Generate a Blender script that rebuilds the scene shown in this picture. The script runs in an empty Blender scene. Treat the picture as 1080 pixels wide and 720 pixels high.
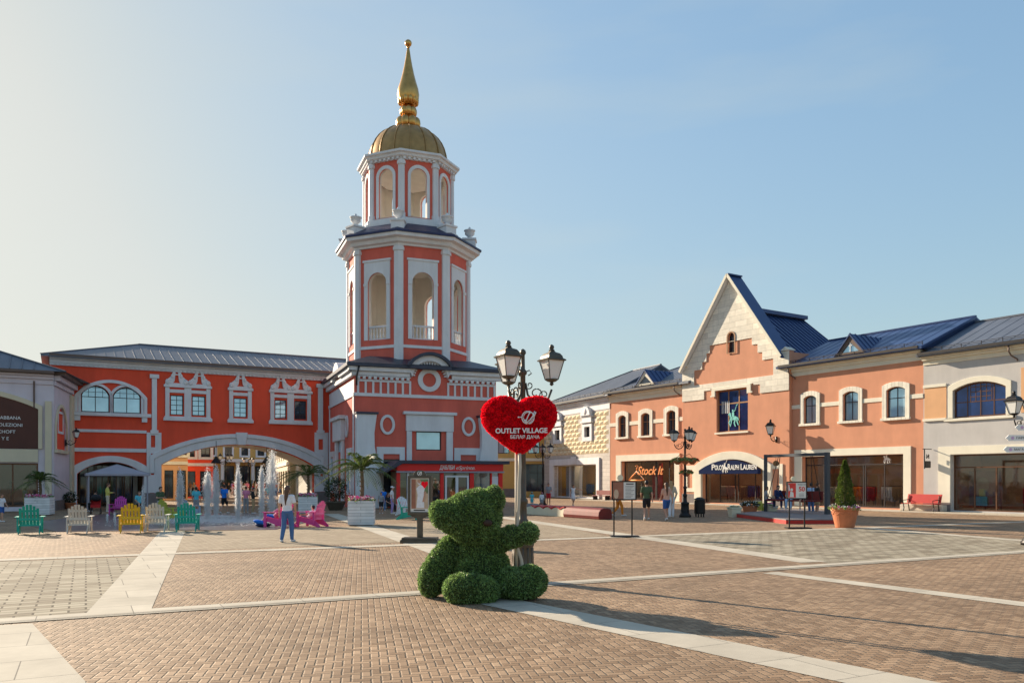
import bpy, bmesh, math, random
import numpy as np
from mathutils import Vector, Matrix, Euler
from mathutils.geometry import tessellate_polygon
random.seed(7); RNG = np.random.default_rng(11)
PI = math.pi; rad = math.radians
SC = bpy.context.scene; COL = SC.collection
F = 860.0; CH = 1.9; HY = 505.0; CX = 540.0       # lens in photo pixels, eye height, horizon row

# ------------------------------------------------------------------ materials
MATS = {}
def new_mat(name):
    m = bpy.data.materials.new(name); m.use_nodes = True
    nt = m.node_tree; b = nt.nodes['Principled BSDF']
    MATS[name] = m
    return m, nt, b
def mat(name, col, rough=.7, metal=0., var=.08, vscale=1.5, bump=0., bscale=40., spec=.4, island=0., stain=0.):
    m, nt, b = new_mat(name)
    N = nt.nodes; L = nt.links
    b.inputs['Base Color'].default_value = (*col, 1)
    b.inputs['Roughness'].default_value = rough; b.inputs['Metallic'].default_value = metal
    b.inputs['Specular IOR Level'].default_value = spec
    tc = N.new('ShaderNodeTexCoord')
    last = None
    if var > 0:
        n = N.new('ShaderNodeTexNoise'); n.inputs['Scale'].default_value = vscale; n.inputs['Detail'].default_value = 6
        L.new(tc.outputs['Object'], n.inputs['Vector'])
        mr = N.new('ShaderNodeMapRange'); mr.inputs['From Min'].default_value = .25; mr.inputs['From Max'].default_value = .75
        mr.inputs['To Min'].default_value = 1-var; mr.inputs['To Max'].default_value = 1+var
        L.new(n.outputs['Fac'], mr.inputs['Value']); last = mr.outputs['Result']
    if stain > 0:      # rain streaks: noise stretched down the wall
        mp = N.new('ShaderNodeMapping'); mp.inputs['Scale'].default_value = (.8, .8, .14)
        L.new(tc.outputs['Object'], mp.inputs['Vector'])
        n2 = N.new('ShaderNodeTexNoise'); n2.inputs['Scale'].default_value = 1.3; n2.inputs['Detail'].default_value = 8; n2.inputs['Roughness'].default_value = .7
        L.new(mp.outputs['Vector'], n2.inputs['Vector'])
        m2 = N.new('ShaderNodeMapRange'); m2.inputs['From Min'].default_value = .35; m2.inputs['From Max'].default_value = .7
        m2.inputs['To Min'].default_value = 1-stain; m2.inputs['To Max'].default_value = 1.0
        L.new(n2.outputs['Fac'], m2.inputs['Value'])
        if last:
            mu = N.new('ShaderNodeMath'); mu.operation = 'MULTIPLY'; L.new(last, mu.inputs[0]); L.new(m2.outputs['Result'], mu.inputs[1]); last = mu.outputs[0]
        else: last = m2.outputs['Result']
    if island > 0:
        g = N.new('ShaderNodeNewGeometry')
        mi = N.new('ShaderNodeMapRange'); mi.inputs['To Min'].default_value = 1-island; mi.inputs['To Max'].default_value = 1+island
        L.new(g.outputs['Random Per Island'], mi.inputs['Value'])
        if last:
            mu = N.new('ShaderNodeMath'); mu.operation = 'MULTIPLY'; L.new(last, mu.inputs[0]); L.new(mi.outputs['Result'], mu.inputs[1]); last = mu.outputs[0]
        else: last = mi.outputs['Result']
    if last:
        hs = N.new('ShaderNodeHueSaturation'); hs.inputs['Color'].default_value = (*col, 1)
        L.new(last, hs.inputs['Value']); L.new(hs.outputs['Color'], b.inputs['Base Color'])
    if bump > 0:
        nb = N.new('ShaderNodeTexNoise'); nb.inputs['Scale'].default_value = bscale; nb.inputs['Detail'].default_value = 5
        L.new(tc.outputs['Object'], nb.inputs['Vector'])
        bp = N.new('ShaderNodeBump'); bp.inputs['Strength'].default_value = bump; bp.inputs['Distance'].default_value = .02
        L.new(nb.outputs['Fac'], bp.inputs['Height']); L.new(bp.outputs['Normal'], b.inputs['Normal'])
    return m
def glass_mat(name, tint=(.9,.95,1), trans=.75):
    m, nt, b = new_mat(name); N = nt.nodes; L = nt.links
    N.remove(b); out = N['Material Output']
    t = N.new('ShaderNodeBsdfTransparent'); t.inputs['Color'].default_value = (*[c*trans for c in tint], 1)
    g = N.new('ShaderNodeBsdfGlossy'); g.inputs['Roughness'].default_value = .03; g.inputs['Color'].default_value = (.95,.97,1,1)
    ge = N.new('ShaderNodeNewGeometry'); dt = N.new('ShaderNodeVectorMath'); dt.operation = 'DOT_PRODUCT'; L.new(ge.outputs['Normal'], dt.inputs[0]); L.new(ge.outputs['Incoming'], dt.inputs[1])
    prev = dt.outputs['Value']
    for op, c in (('ABSOLUTE',None),('SUBTRACT',1.),('POWER',5.),('MULTIPLY_ADD',.93)):      # Schlick reflectance, the same from both sides
        q = N.new('ShaderNodeMath'); q.operation = op
        if op == 'SUBTRACT': q.inputs[0].default_value = 1; L.new(prev, q.inputs[1])
        else:
            L.new(prev, q.inputs[0])
            if c is not None: q.inputs[1].default_value = c
        if op == 'MULTIPLY_ADD': q.inputs[2].default_value = .07
        prev = q.outputs[0]
    mx = N.new('ShaderNodeMixShader'); L.new(prev, mx.inputs[0]); L.new(t.outputs[0], mx.inputs[1]); L.new(g.outputs[0], mx.inputs[2])
    L.new(mx.outputs[0], out.inputs['Surface']); return m
def block_mat(name, col, bw, bh, mortar=.012, mcol=None, rough=.8, var=.1, offset=.5):
    """masonry coursing on a vertical face (object x, z)"""
    m, nt, b = new_mat(name); N = nt.nodes; L = nt.links
    tc = N.new('ShaderNodeTexCoord'); sx = N.new('ShaderNodeSeparateXYZ'); L.new(tc.outputs['Object'], sx.inputs[0])
    cb = N.new('ShaderNodeCombineXYZ'); L.new(sx.outputs['X'], cb.inputs['X']); L.new(sx.outputs['Z'], cb.inputs['Y'])
    br = N.new('ShaderNodeTexBrick'); br.inputs['Scale'].default_value = 1; br.offset = offset
    br.inputs['Brick Width'].default_value = bw; br.inputs['Row Height'].default_value = bh; br.inputs['Mortar Size'].default_value = mortar
    br.inputs['Mortar Smooth'].default_value = .3
    c1 = [c*(1-var) for c in col]; c2 = [min(1, c*(1+var)) for c in col]
    br.inputs['Color1'].default_value = (*c1, 1); br.inputs['Color2'].default_value = (*c2, 1)
    br.inputs['Mortar'].default_value = (*(mcol or [c*.6 for c in col]), 1)
    L.new(cb.outputs[0], br.inputs['Vector'])
    n = N.new('ShaderNodeTexNoise'); n.inputs['Scale'].default_value = 3; n.inputs['Detail'].default_value = 6; L.new(tc.outputs['Object'], n.inputs['Vector'])
    mr = N.new('ShaderNodeMapRange'); mr.inputs['From Min'].default_value = .3; mr.inputs['From Max'].default_value = .7; mr.inputs['To Min'].default_value = .9; mr.inputs['To Max'].default_value = 1.08
    L.new(n.outputs['Fac'], mr.inputs['Value'])
    hs = N.new('ShaderNodeHueSaturation'); L.new(br.outputs['Color'], hs.inputs['Color']); L.new(mr.outputs['Result'], hs.inputs['Value'])
    L.new(hs.outputs['Color'], b.inputs['Base Color']); b.inputs['Roughness'].default_value = rough
    bp = N.new('ShaderNodeBump'); bp.inputs['Strength'].default_value = .5; bp.inputs['Distance'].default_value = .01; bp.invert = True
    L.new(br.outputs['Fac'], bp.inputs['Height']); L.new(bp.outputs['Normal'], b.inputs['Normal'])
    return m

M = MATS
mat('stucco_red', (.88,.10,.045), .85, var=.06, vscale=.8, bump=.15, stain=.17)
mat('stucco_block_red', (.72,.15,.105), .85, var=.07, vscale=.9, bump=.15, stain=.2)
mat('stucco_salmon', (.68,.31,.185), .88, var=.07, vscale=1.2, bump=.25, bscale=25, stain=.11)
mat('stucco_peach', (.74,.42,.22), .88, var=.07, vscale=1.2, bump=.25, bscale=25, stain=.08)
mat('stucco_grey', (.56,.54,.52), .88, var=.08, vscale=1.0, bump=.25, bscale=25, stain=.13)
mat('stucco_lilac', (.68,.62,.68), .88, var=.06, vscale=1.0, bump=.15, stain=.10)
mat('stucco_yellow', (.62,.40,.13), .88, var=.06, bump=.15, stain=.10)
mat('stucco_cream', (.66,.58,.42), .85, var=.05, bump=.12, stain=.08)
mat('trim_white', (.76,.77,.79), .75, var=.04, bump=.1, stain=.16)
mat('trim_cream', (.82,.77,.63), .8, var=.05, bump=.08, stain=.08)
block_mat('limestone', (.78,.73,.62), 1.1, .42)
block_mat('arch_stone', (.82,.77,.65), .24, 9, offset=0)
block_mat('rustic_stone', (.50,.46,.42), 1.4, .36)
block_mat('lap_board', (.74,.74,.74), 9, .13, mortar=.012)
mat('plinth_grey', (.19,.165,.16), .8, var=.15, vscale=3, bump=.2)
mat('inner_plaster', (.74,.71,.65), .9, var=.05)
mat('diamond_stone', (.68,.57,.38), .85, var=.08, island=.07)
mat('roof_blue', (.038,.072,.18), .38, .3, var=.12, vscale=.7)
mat('roof_slate', (.13,.145,.18), .5, .25, var=.12, vscale=.9)
mat('roof_dark', (.045,.05,.075), .45, .3, var=.15)
mat('tower_roof', (.03,.035,.09), .45, .3, var=.15)
mat('gutter_metal', (.05,.045,.045), .45, .4, var=.1)
mat('gutter_brown', (.13,.09,.075), .5, .2, var=.1)
mat('gold', (.62,.33,.10), .28, 1.0, var=.18, vscale=2.5, bump=.1, bscale=8)
mat('gold_matte', (.42,.24,.085), .45, .6, var=.18, vscale=2.5, bump=.1, bscale=10)
mat('frame_dark', (.035,.028,.028), .45, var=.1)
mat('frame_bronze', (.14,.065,.035), .4, .3, var=.1)
mat('frame_white', (.7,.72,.74), .5, var=.03)
mat('frame_wood', (.30,.14,.05), .5, var=.15)
mat('pane_sky_painted', (.38,.58,.72), .04, .55, var=.18, vscale=.8)  # bright sky reflection is put into the pane's own base colour
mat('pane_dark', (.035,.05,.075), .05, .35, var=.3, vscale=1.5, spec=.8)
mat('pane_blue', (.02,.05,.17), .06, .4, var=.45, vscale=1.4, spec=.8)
glass_mat('shop_glass')
mat('interior_dark', (.34,.22,.14), .8, var=.25, vscale=.8)
mat('interior_floor', (.30,.22,.16), .5, var=.2)
mat('stone_band', (.56,.51,.43), .72, var=.10, vscale=2.5, bump=.15, bscale=60)
mat('slot_drain', (.07,.065,.06), .6, .4)
mat('iron_dark', (.022,.02,.02), .42, .5, var=.2, vscale=6, bump=.1)
mat('bronze_paint', (.10,.085,.065), .45, .45, var=.2, vscale=6, bump=.1)
mat('opal_glass', (.76,.76,.73), .22, var=.05, spec=.6)
mat('heart_red', (.92,.010,.03), .7, var=.2, vscale=10, island=.4, spec=.25)
mat('letter_white', (.82,.82,.80), .5, var=0)
mat('rope_beige', (.55,.47,.37), .6, var=.1)
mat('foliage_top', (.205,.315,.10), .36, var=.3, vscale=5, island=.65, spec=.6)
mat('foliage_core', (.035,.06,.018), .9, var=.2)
mat('foliage_palm', (.09,.13,.03), .55, var=.3, vscale=4, island=.45)
mat('foliage_dark', (.025,.045,.015), .6, var=.3, vscale=6, island=.5)
mat('foliage_cypress', (.085,.125,.02), .65, var=.3, vscale=8, island=.5)
mat('palm_bark', (.16,.115,.07), .9, var=.3, vscale=12, bump=.6, bscale=30)
mat('terracotta', (.50,.17,.075), .8, var=.14, vscale=5, bump=.15)
mat('soil', (.045,.03,.02), .95)
mat('nose_dark', (.045,.022,.014), .7, var=.2)
mat('water', (.97,.97,.97), .6, var=0, spec=.3)
mat('bench_red', (.50,.03,.025), .55, var=.12, vscale=4)
mat('bench_maroon', (.17,.017,.014), .55, var=.15, vscale=4)
mat('cream_paint', (.70,.64,.48), .6, var=.06)
mat('deck_grey', (.20,.18,.18), .7, var=.15, vscale=5)
mat('steel_frame', (.075,.085,.10), .45, .4, var=.1)
mat('paper', (.72,.70,.66), .6, var=.04)
mat('print_red', (.66,.05,.04), .55, var=.2, vscale=6)
mat('print_brown', (.32,.13,.08), .55, var=.3, vscale=3)
mat('print_green', (.16,.22,.10), .55, var=.4, vscale=8)
mat('print_tan', (.55,.40,.28), .55, var=.2, vscale=8)
mat('ink', (.04,.035,.035), .6)
mat('shop_lamp', (.8,.7,.5), .5, var=0); M['shop_lamp'].node_tree.nodes['Principled BSDF'].inputs['Emission Color'].default_value = (1,.72,.42,1); M['shop_lamp'].node_tree.nodes['Principled BSDF'].inputs['Emission Strength'].default_value = 9
mat('navy', (.014,.024,.075), .9, var=.1, spec=.05)
mat('sign_red', (.80,.018,.015), .45, var=.05)
mat('banner_brown', (.085,.028,.018), .6, var=.12)
mat('neon_orange', (.85,.32,.10), .4, var=.1)
mat('turquoise_print', (.15,.55,.50), .5, var=.2, vscale=5)
mat('tent_grey', (.34,.32,.37), .8, var=.06)
for n, c in dict(teal=(.01,.36,.27), white=(.62,.58,.50), yellow=(.75,.47,.02), pink=(.72,.07,.30), lime=(.45,.48,.07),
                 paleblue=(.35,.52,.66), magenta=(.55,.06,.35), white2=(.75,.75,.76)).items():
    mat('paint_'+n, c, .5, var=.08, vscale=5, bump=.05)
for n, c in dict(white=(.74,.73,.76), green=(.06,.10,.05), peach=(.62,.36,.27), black=(.018,.018,.022), blue=(.03,.10,.32), jeans=(.07,.15,.33),
                 yellow=(.62,.56,.14), red=(.55,.025,.03), orange=(.72,.22,.02), cyan=(.10,.48,.58), pink=(.68,.22,.34), grey=(.30,.30,.32),
                 navy=(.02,.03,.10), tan=(.42,.28,.15), purple=(.36,.26,.52), lightblue=(.40,.55,.75), brightblue=(.01,.16,.62), beige=(.60,.50,.38)).items():
    mat('cloth_'+n, c, .85, var=.10, vscale=12, bump=.2, bscale=50)
mat('skin', (.52,.28,.19), .55, var=.05, vscale=8); mat('skin_tan', (.38,.19,.12), .55, var=.05, vscale=8)
mat('hair_brown', (.10,.045,.022), .5, var=.3, vscale=20); mat('hair_black', (.015,.012,.012), .5, var=.3, vscale=20); mat('hair_blond', (.42,.26,.12), .5, var=.3, vscale=20)
mat('shoe_white', (.66,.64,.62), .6); mat('eye_dark', (.02,.015,.015), .3)
for n, c in dict(pink=(.75,.10,.32), white=(.75,.72,.70), lilac=(.50,.34,.52), red=(.6,.03,.03)).items(): mat('petal_'+n, c, .7, var=.2, island=.3)
for n in ('foliage_top','foliage_palm','foliage_dark','foliage_cypress','heart_red','water'):      # thin leaves let some light through
    nt = M[n].node_tree; b = nt.nodes['Principled BSDF']; tr = nt.nodes.new('ShaderNodeBsdfTranslucent'); mx = nt.nodes.new('ShaderNodeMixShader'); mx.inputs[0].default_value = .55 if n == 'water' else .38
    src = b.inputs['Base Color'].links[0].from_socket if b.inputs['Base Color'].links else None
    if src: nt.links.new(src, tr.inputs['Color'])
    else: tr.inputs['Color'].default_value = b.inputs['Base Color'].default_value
    nt.links.new(b.outputs[0], mx.inputs[1]); nt.links.new(tr.outputs[0], mx.inputs[2]); nt.links.new(mx.outputs[0], nt.nodes['Material Output'].inputs['Surface'])

# ---------------------------------------------- pavement: herringbone bricks, from the plane's own x, y
def herringbone_mat(name, cols, joint, W=.105, rot=0.):
    m, nt, b = new_mat(name); N = nt.nodes; L = nt.links
    def mth(op, a, c=None, d=None):
        n = N.new('ShaderNodeMath'); n.operation = op
        for i, v in enumerate((a, c, d)):
            if v is None: continue
            if isinstance(v, (int, float)): n.inputs[i].default_value = v
            else: L.new(v, n.inputs[i])
        return n.outputs[0]
    tc = N.new('ShaderNodeTexCoord'); mp = N.new('ShaderNodeMapping'); mp.inputs['Rotation'].default_value = (0,0,rot)
    mp.inputs['Scale'].default_value = (1/W, 1/W, 1); L.new(tc.outputs['Object'], mp.inputs['Vector'])
    nw = N.new('ShaderNodeTexNoise'); nw.inputs['Scale'].default_value = 1.1; L.new(mp.outputs[0], nw.inputs['Vector'])
    va = N.new('ShaderNodeVectorMath'); va.operation = 'MULTIPLY_ADD'; va.inputs[1].default_value = (.13,.13,0)
    L.new(nw.outputs['Color'], va.inputs[0]); L.new(mp.outputs[0], va.inputs[2])
    s = N.new('ShaderNodeSeparateXYZ'); L.new(va.outputs[0], s.inputs[0]); X, Y = s.outputs['X'], s.outputs['Y']
    i = mth('FLOOR', X); j = mth('FLOOR', Y); fx = mth('SUBTRACT', X, i); fy = mth('SUBTRACT', Y, j)
    k = mth('FLOORED_MODULO', mth('SUBTRACT', i, j), 4.0)
    k1 = mth('COMPARE', k, 1.0, .1); k2 = mth('COMPARE', k, 2.0, .1); ver = mth('GREATER_THAN', k, 1.5)
    lx = mth('ADD', fx, k1); ly = mth('ADD', fy, k2)
    Lx = mth('SUBTRACT', 2.0, ver); Ly = mth('ADD', 1.0, ver)
    d = mth('MINIMUM', mth('MINIMUM', lx, mth('SUBTRACT', Lx, lx)), mth('MINIMUM', ly, mth('SUBTRACT', Ly, ly)))
    idx = mth('SUBTRACT', i, k1); idy = mth('SUBTRACT', j, k2)
    c = N.new('ShaderNodeCombineXYZ'); L.new(idx, c.inputs[0]); L.new(idy, c.inputs[1]); L.new(ver, c.inputs[2])
    wn = N.new('ShaderNodeTexWhiteNoise'); wn.noise_dimensions = '3D'; L.new(c.outputs[0], wn.inputs['Vector'])
    cr = N.new('ShaderNodeValToRGB'); el = cr.color_ramp.elements
    el[0].color = (*cols[0],1); el[1].color = (*cols[-1],1)
    for q, cc in enumerate(cols[1:-1]): e = el.new((q+1)/(len(cols)-1)); e.color = (*cc,1)
    L.new(wn.outputs['Value'], cr.inputs[0])
    nb = N.new('ShaderNodeTexNoise'); nb.inputs['Scale'].default_value = .45; nb.inputs['Detail'].default_value = 9; nb.inputs['Roughness'].default_value = .65; L.new(tc.outputs['Object'], nb.inputs['Vector'])
    mr = N.new('ShaderNodeMapRange'); mr.inputs['From Min'].default_value = .3; mr.inputs['From Max'].default_value = .7; mr.inputs['To Min'].default_value = .74; mr.inputs['To Max'].default_value = 1.20
    L.new(nb.outputs['Fac'], mr.inputs['Value'])
    ng = N.new('ShaderNodeTexNoise'); ng.inputs['Scale'].default_value = 90; ng.inputs['Detail'].default_value = 3; L.new(tc.outputs['Object'], ng.inputs['Vector'])
    mg = N.new('ShaderNodeMapRange'); mg.inputs['From Min'].default_value = .3; mg.inputs['From Max'].default_value = .7; mg.inputs['To Min'].default_value = .86; mg.inputs['To Max'].default_value = 1.12
    L.new(ng.outputs['Fac'], mg.inputs['Value'])
    hs = N.new('ShaderNodeHueSaturation'); L.new(cr.outputs[0], hs.inputs['Color']); 
    nl = N.new('ShaderNodeTexNoise'); nl.inputs['Scale'].default_value = .13; nl.inputs['Detail'].default_value = 4; nl.inputs['Distortion'].default_value = .8; L.new(tc.outputs['Object'], nl.inputs['Vector'])
    ml = N.new('ShaderNodeMapRange'); ml.inputs['From Min'].default_value = .3; ml.inputs['From Max'].default_value = .7; ml.inputs['To Min'].default_value = .86; ml.inputs['To Max'].default_value = 1.12; L.new(nl.outputs['Fac'], ml.inputs['Value'])
    vg = N.new('ShaderNodeTexVoronoi'); vg.inputs['Scale'].default_value = 1.6; L.new(tc.outputs['Object'], vg.inputs['Vector'])      # dropped gum and oil spots
    mv = N.new('ShaderNodeMapRange'); mv.inputs['From Min'].default_value = .03; mv.inputs['From Max'].default_value = .06; mv.inputs['To Min'].default_value = .72; L.new(vg.outputs['Distance'], mv.inputs['Value'])
    L.new(mth('MULTIPLY', mth('MULTIPLY', mr.outputs[0], mg.outputs[0]), mth('MULTIPLY', ml.outputs[0], mv.outputs[0])), hs.inputs['Value'])
    js = N.new('ShaderNodeMapRange'); js.interpolation_type = 'SMOOTHSTEP'; js.inputs['From Min'].default_value = .035; js.inputs['From Max'].default_value = .075
    L.new(d, js.inputs['Value'])
    mx = N.new('ShaderNodeMix'); mx.data_type = 'RGBA'; L.new(js.outputs[0], mx.inputs[0]); mx.inputs[6].default_value = (*joint,1); L.new(hs.outputs[0], mx.inputs[7])
    L.new(mx.outputs[2], b.inputs['Base Color']); b.inputs['Roughness'].default_value = .78; b.inputs['Specular IOR Level'].default_value = .3
    jb = N.new('ShaderNodeMapRange'); jb.interpolation_type = 'SMOOTHSTEP'; jb.inputs['From Min'].default_value = .01; jb.inputs['From Max'].default_value = .16
    L.new(d, jb.inputs['Value'])
    hh = mth('ADD', mth('ADD', jb.outputs[0], mth('MULTIPLY', wn.outputs['Value'], .35)), mth('MULTIPLY', ng.outputs['Fac'], .15))
    bp = N.new('ShaderNodeBump'); bp.inputs['Strength'].default_value = .9; bp.inputs['Distance'].default_value = .007
    L.new(hh, bp.inputs['Height']); L.new(bp.outputs[0], b.inputs['Normal'])
    return m
def paver_mat(name, c1, c2, joint, bw, bh, rot, mortar=.008):
    m, nt, b = new_mat(name); N = nt.nodes; L = nt.links
    tc = N.new('ShaderNodeTexCoord'); mp = N.new('ShaderNodeMapping'); mp.inputs['Rotation'].default_value = (0,0,rot); L.new(tc.outputs['Object'], mp.inputs['Vector'])
    br = N.new('ShaderNodeTexBrick'); br.inputs['Scale'].default_value = 1; br.inputs['Brick Width'].default_value = bw; br.inputs['Row Height'].default_value = bh
    br.inputs['Mortar Size'].default_value = mortar; br.inputs['Color1'].default_value = (*c1,1); br.inputs['Color2'].default_value = (*c2,1); br.inputs['Mortar'].default_value = (*joint,1)
    br.inputs['Bias'].default_value = 0; L.new(mp.outputs[0], br.inputs['Vector'])
    n = N.new('ShaderNodeTexNoise'); n.inputs['Scale'].default_value = 1.2; n.inputs['Detail'].default_value = 9; n.inputs['Roughness'].default_value = .7; L.new(tc.outputs['Object'], n.inputs['Vector'])
    mr = N.new('ShaderNodeMapRange'); mr.inputs['From Min'].default_value = .3; mr.inputs['From Max'].default_value = .7; mr.inputs['To Min'].default_value = .85; mr.inputs['To Max'].default_value = 1.13
    L.new(n.outputs['Fac'], mr.inputs['Value'])
    hs = N.new('ShaderNodeHueSaturation'); L.new(br.outputs['Color'], hs.inputs['Color']); L.new(mr.outputs[0], hs.inputs['Value']); L.new(hs.outputs[0], b.inputs['Base Color'])
    b.inputs['Roughness'].default_value = .9; b.inputs['Specular IOR Level'].default_value = .12
    bp = N.new('ShaderNodeBump'); bp.inputs['Strength'].default_value = .8; bp.inputs['Distance'].default_value = .008; bp.invert = True
    L.new(br.outputs['Fac'], bp.inputs['Height']); L.new(bp.outputs[0], b.inputs['Normal'])
    return m

# ------------------------------------------------------------------ mesh builder
def arc_open(x0, x1, z0, z1, rise=0., n=14):
    """opening outline, counter-clockwise from bottom left; z1 is the crown"""
    pts = [(x0, z0), (x1, z0)]
    if rise <= 0: return pts + [(x1, z1), (x0, z1)]
    w = x1-x0; c = (x0+x1)/2; zs = z1-rise
    if rise >= w/2*.98:
        for k in range(n+1):
            a = PI*k/n; pts.append((c+w/2*math.cos(a), zs+rise*math.sin(a)))
    else:
        R = (w*w/4+rise*rise)/(2*rise); a0 = math.asin(w/2/R)
        for k in range(n+1):
            a = a0-2*a0*k/n; pts.append((c+R*math.sin(a), z1-R+R*math.cos(a)))
    return pts
def ell(cx, cz, rx, rz, n=24): return [(cx+rx*math.cos(2*PI*k/n), cz+rz*math.sin(2*PI*k/n)) for k in range(n)]
def comb(x0, x1, z0, z1, pitch, tooth=.5, back=.05):
    """outline of a strip with square teeth hanging down"""
    n = max(1, int((x1-x0)/pitch)); p = (x1-x0)/n; pts = [(x0,z1+back),(x0,z1)]
    for i in range(n): a = x0+i*p; pts += [(a+p*(1-tooth)/2,z1),(a+p*(1-tooth)/2,z0),(a+p*(1+tooth)/2,z0),(a+p*(1+tooth)/2,z1)]
    return pts+[(x1,z1),(x1,z1+back)]
class MB:
    def __init__(s): s.v = []; s.f = []; s.m = []
    def add(s, vs, fs, m=0):
        o = len(s.v); s.v += [tuple(p) for p in vs]; s.f += [tuple(i+o for i in q) for q in fs]; s.m += [m]*len(fs); return s
    def box(s, x0, x1, y0, y1, z0, z1, m=0):
        return s.add([(x0,y0,z0),(x1,y0,z0),(x1,y1,z0),(x0,y1,z0),(x0,y0,z1),(x1,y0,z1),(x1,y1,z1),(x0,y1,z1)],
                     [(0,3,2,1),(4,5,6,7),(0,1,5,4),(1,2,6,5),(2,3,7,6),(3,0,4,7)], m)
    def prism(s, outer, y0, y1, holes=(), m=0, back=True):
        loops = [outer]+list(holes); flat = [p for l in loops for p in l]
        tris = tessellate_polygon([[Vector((p[0],p[1],0)) for p in l] for l in loops]); n = len(flat)
        vs = [(p[0],y0,p[1]) for p in flat]+[(p[0],y1,p[1]) for p in flat]; fs = [tuple(t) for t in tris]
        if back: fs += [tuple(i+n for i in reversed(t)) for t in tris]
        o = 0
        for l in loops:
            k = len(l)
            for i in range(k): a, b = o+i, o+(i+1) % k; fs.append((a,b,b+n,a+n))
            o += k
        return s.add(vs, fs, m)
    def ring(s, outer, inner, y0, y1, closed=True, m=0):
        n = len(outer); vs = []
        for o, i in zip(outer, inner): vs += [(o[0],y0,o[1]),(i[0],y0,i[1]),(i[0],y1,i[1]),(o[0],y1,o[1])]
        fs = []
        for k in range(n if closed else n-1):
            a = 4*k; b = 4*((k+1) % n)
            for q in range(4): fs.append((a+q, a+(q+1)%4, b+(q+1)%4, b+q))
        if not closed: fs += [(0,1,2,3), (4*n-1,4*n-2,4*n-3,4*n-4)]
        return s.add(vs, fs, m)
    def bar(s, p, q, w, h=None, m=0, up=(0,0,1)):
        p, q = Vector(p), Vector(q); h = w if h is None else h; d = (q-p).normalized(); up = Vector(up)
        if abs(d.dot(up)) > .98: up = Vector((0,1,0))
        a = d.cross(up).normalized()*w/2; b = d.cross(a).normalized()*h/2
        vs = [p-a-b,p+a-b,p+a+b,p-a+b,q-a-b,q+a-b,q+a+b,q-a+b]
        return s.add(vs, [(0,3,2,1),(4,5,6,7),(0,1,5,4),(1,2,6,5),(2,3,7,6),(3,0,4,7)], m)
    def tube(s, pts, r, n=8, m=0, cap=True):
        pts = [Vector(p) for p in pts]; R = r if isinstance(r, (list,tuple)) else [r]*len(pts)
        vs = []; fs = []; ref = None
        for i, p in enumerate(pts):
            d = (pts[min(i+1,len(pts)-1)]-pts[max(i-1,0)]).normalized()
            if ref is None:
                ref = Vector((0,0,1)) if abs(d.z) < .9 else Vector((1,0,0))
            a = d.cross(ref).normalized(); b = d.cross(a).normalized(); ref = b.cross(d)*1.0 if False else ref
            for k in range(n):
                t = 2*PI*k/n; vs.append(p+(a*math.cos(t)+b*math.sin(t))*R[i])
        for i in range(len(pts)-1):
            for k in range(n): fs.append((i*n+k, i*n+(k+1)%n, (i+1)*n+(k+1)%n, (i+1)*n+k))
        if cap: fs += [tuple(range(n-1,-1,-1)), tuple((len(pts)-1)*n+k for k in range(n))]
        return s.add(vs, fs, m)
    def lathe(s, prof, n=16, c=(0,0,0), ph=0., m=0, cap=True):
        vs = []; fs = []
        for r, z in prof:
            for k in range(n):
                a = ph+2*PI*k/n; vs.append((c[0]+r*math.cos(a), c[1]+r*math.sin(a), c[2]+z))
        for i in range(len(prof)-1):
            for k in range(n): fs.append((i*n+k, i*n+(k+1)%n, (i+1)*n+(k+1)%n, (i+1)*n+k))
        if cap: fs += [tuple(range(n-1,-1,-1)), tuple((len(prof)-1)*n+k for k in range(n))]
        return s.add(vs, fs, m)
    def ball(s, c, r, nu=12, nv=8, m=0, rot=None):
        r = (r,r,r) if isinstance(r, (int,float)) else r; c = Vector(c); vs = []; fs = []
        for j in range(1, nv):
            t = PI*j/nv
            for k in range(nu):
                a = 2*PI*k/nu; p = Vector((r[0]*math.sin(t)*math.cos(a), r[1]*math.sin(t)*math.sin(a), r[2]*math.cos(t)))
                if rot: p = rot @ p
                vs.append(c+p)
        top = Vector((0,0,r[2])); bot = Vector((0,0,-r[2]))
        if rot: top = rot @ top; bot = rot @ bot
        vs += [c+top, c+bot]; T = len(vs)-2
        for j in range(nv-2):
            for k in range(nu): fs.append((j*nu+k, (j+1)*nu+k, (j+1)*nu+(k+1)%nu, j*nu+(k+1)%nu))
        for k in range(nu): fs.append((T, k, (k+1)%nu)); fs.append((T+1, (nv-2)*nu+(k+1)%nu, (nv-2)*nu+k))
        return s.add(vs, fs, m)
    def cap(s, a, b, ra, rb, n=12, m=0):
        a, b = Vector(a), Vector(b); s.tube([a,b], [ra,rb], n, m); s.ball(a, ra, n, 8, m); s.ball(b, rb, n, 8, m); return s
    def xf(s, fn): s.v = [tuple(fn(p)) for p in s.v]; return s
    def mesh(s, name, mats, smooth=False):
        me = bpy.data.meshes.new(name); me.from_pydata(s.v, [], s.f); me.validate()
        for x in (mats if isinstance(mats, (list,tuple)) else [mats]): me.materials.append(M[x] if isinstance(x, str) else x)
        if len(s.m) == len(me.polygons) and any(s.m): me.polygons.foreach_set('material_index', s.m)
        bm = bmesh.new(); bm.from_mesh(me); bmesh.ops.recalc_face_normals(bm, faces=bm.faces); bm.to_mesh(me); bm.free()
        if smooth: me.polygons.foreach_set('use_smooth', [True]*len(me.polygons))
        return me
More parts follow.
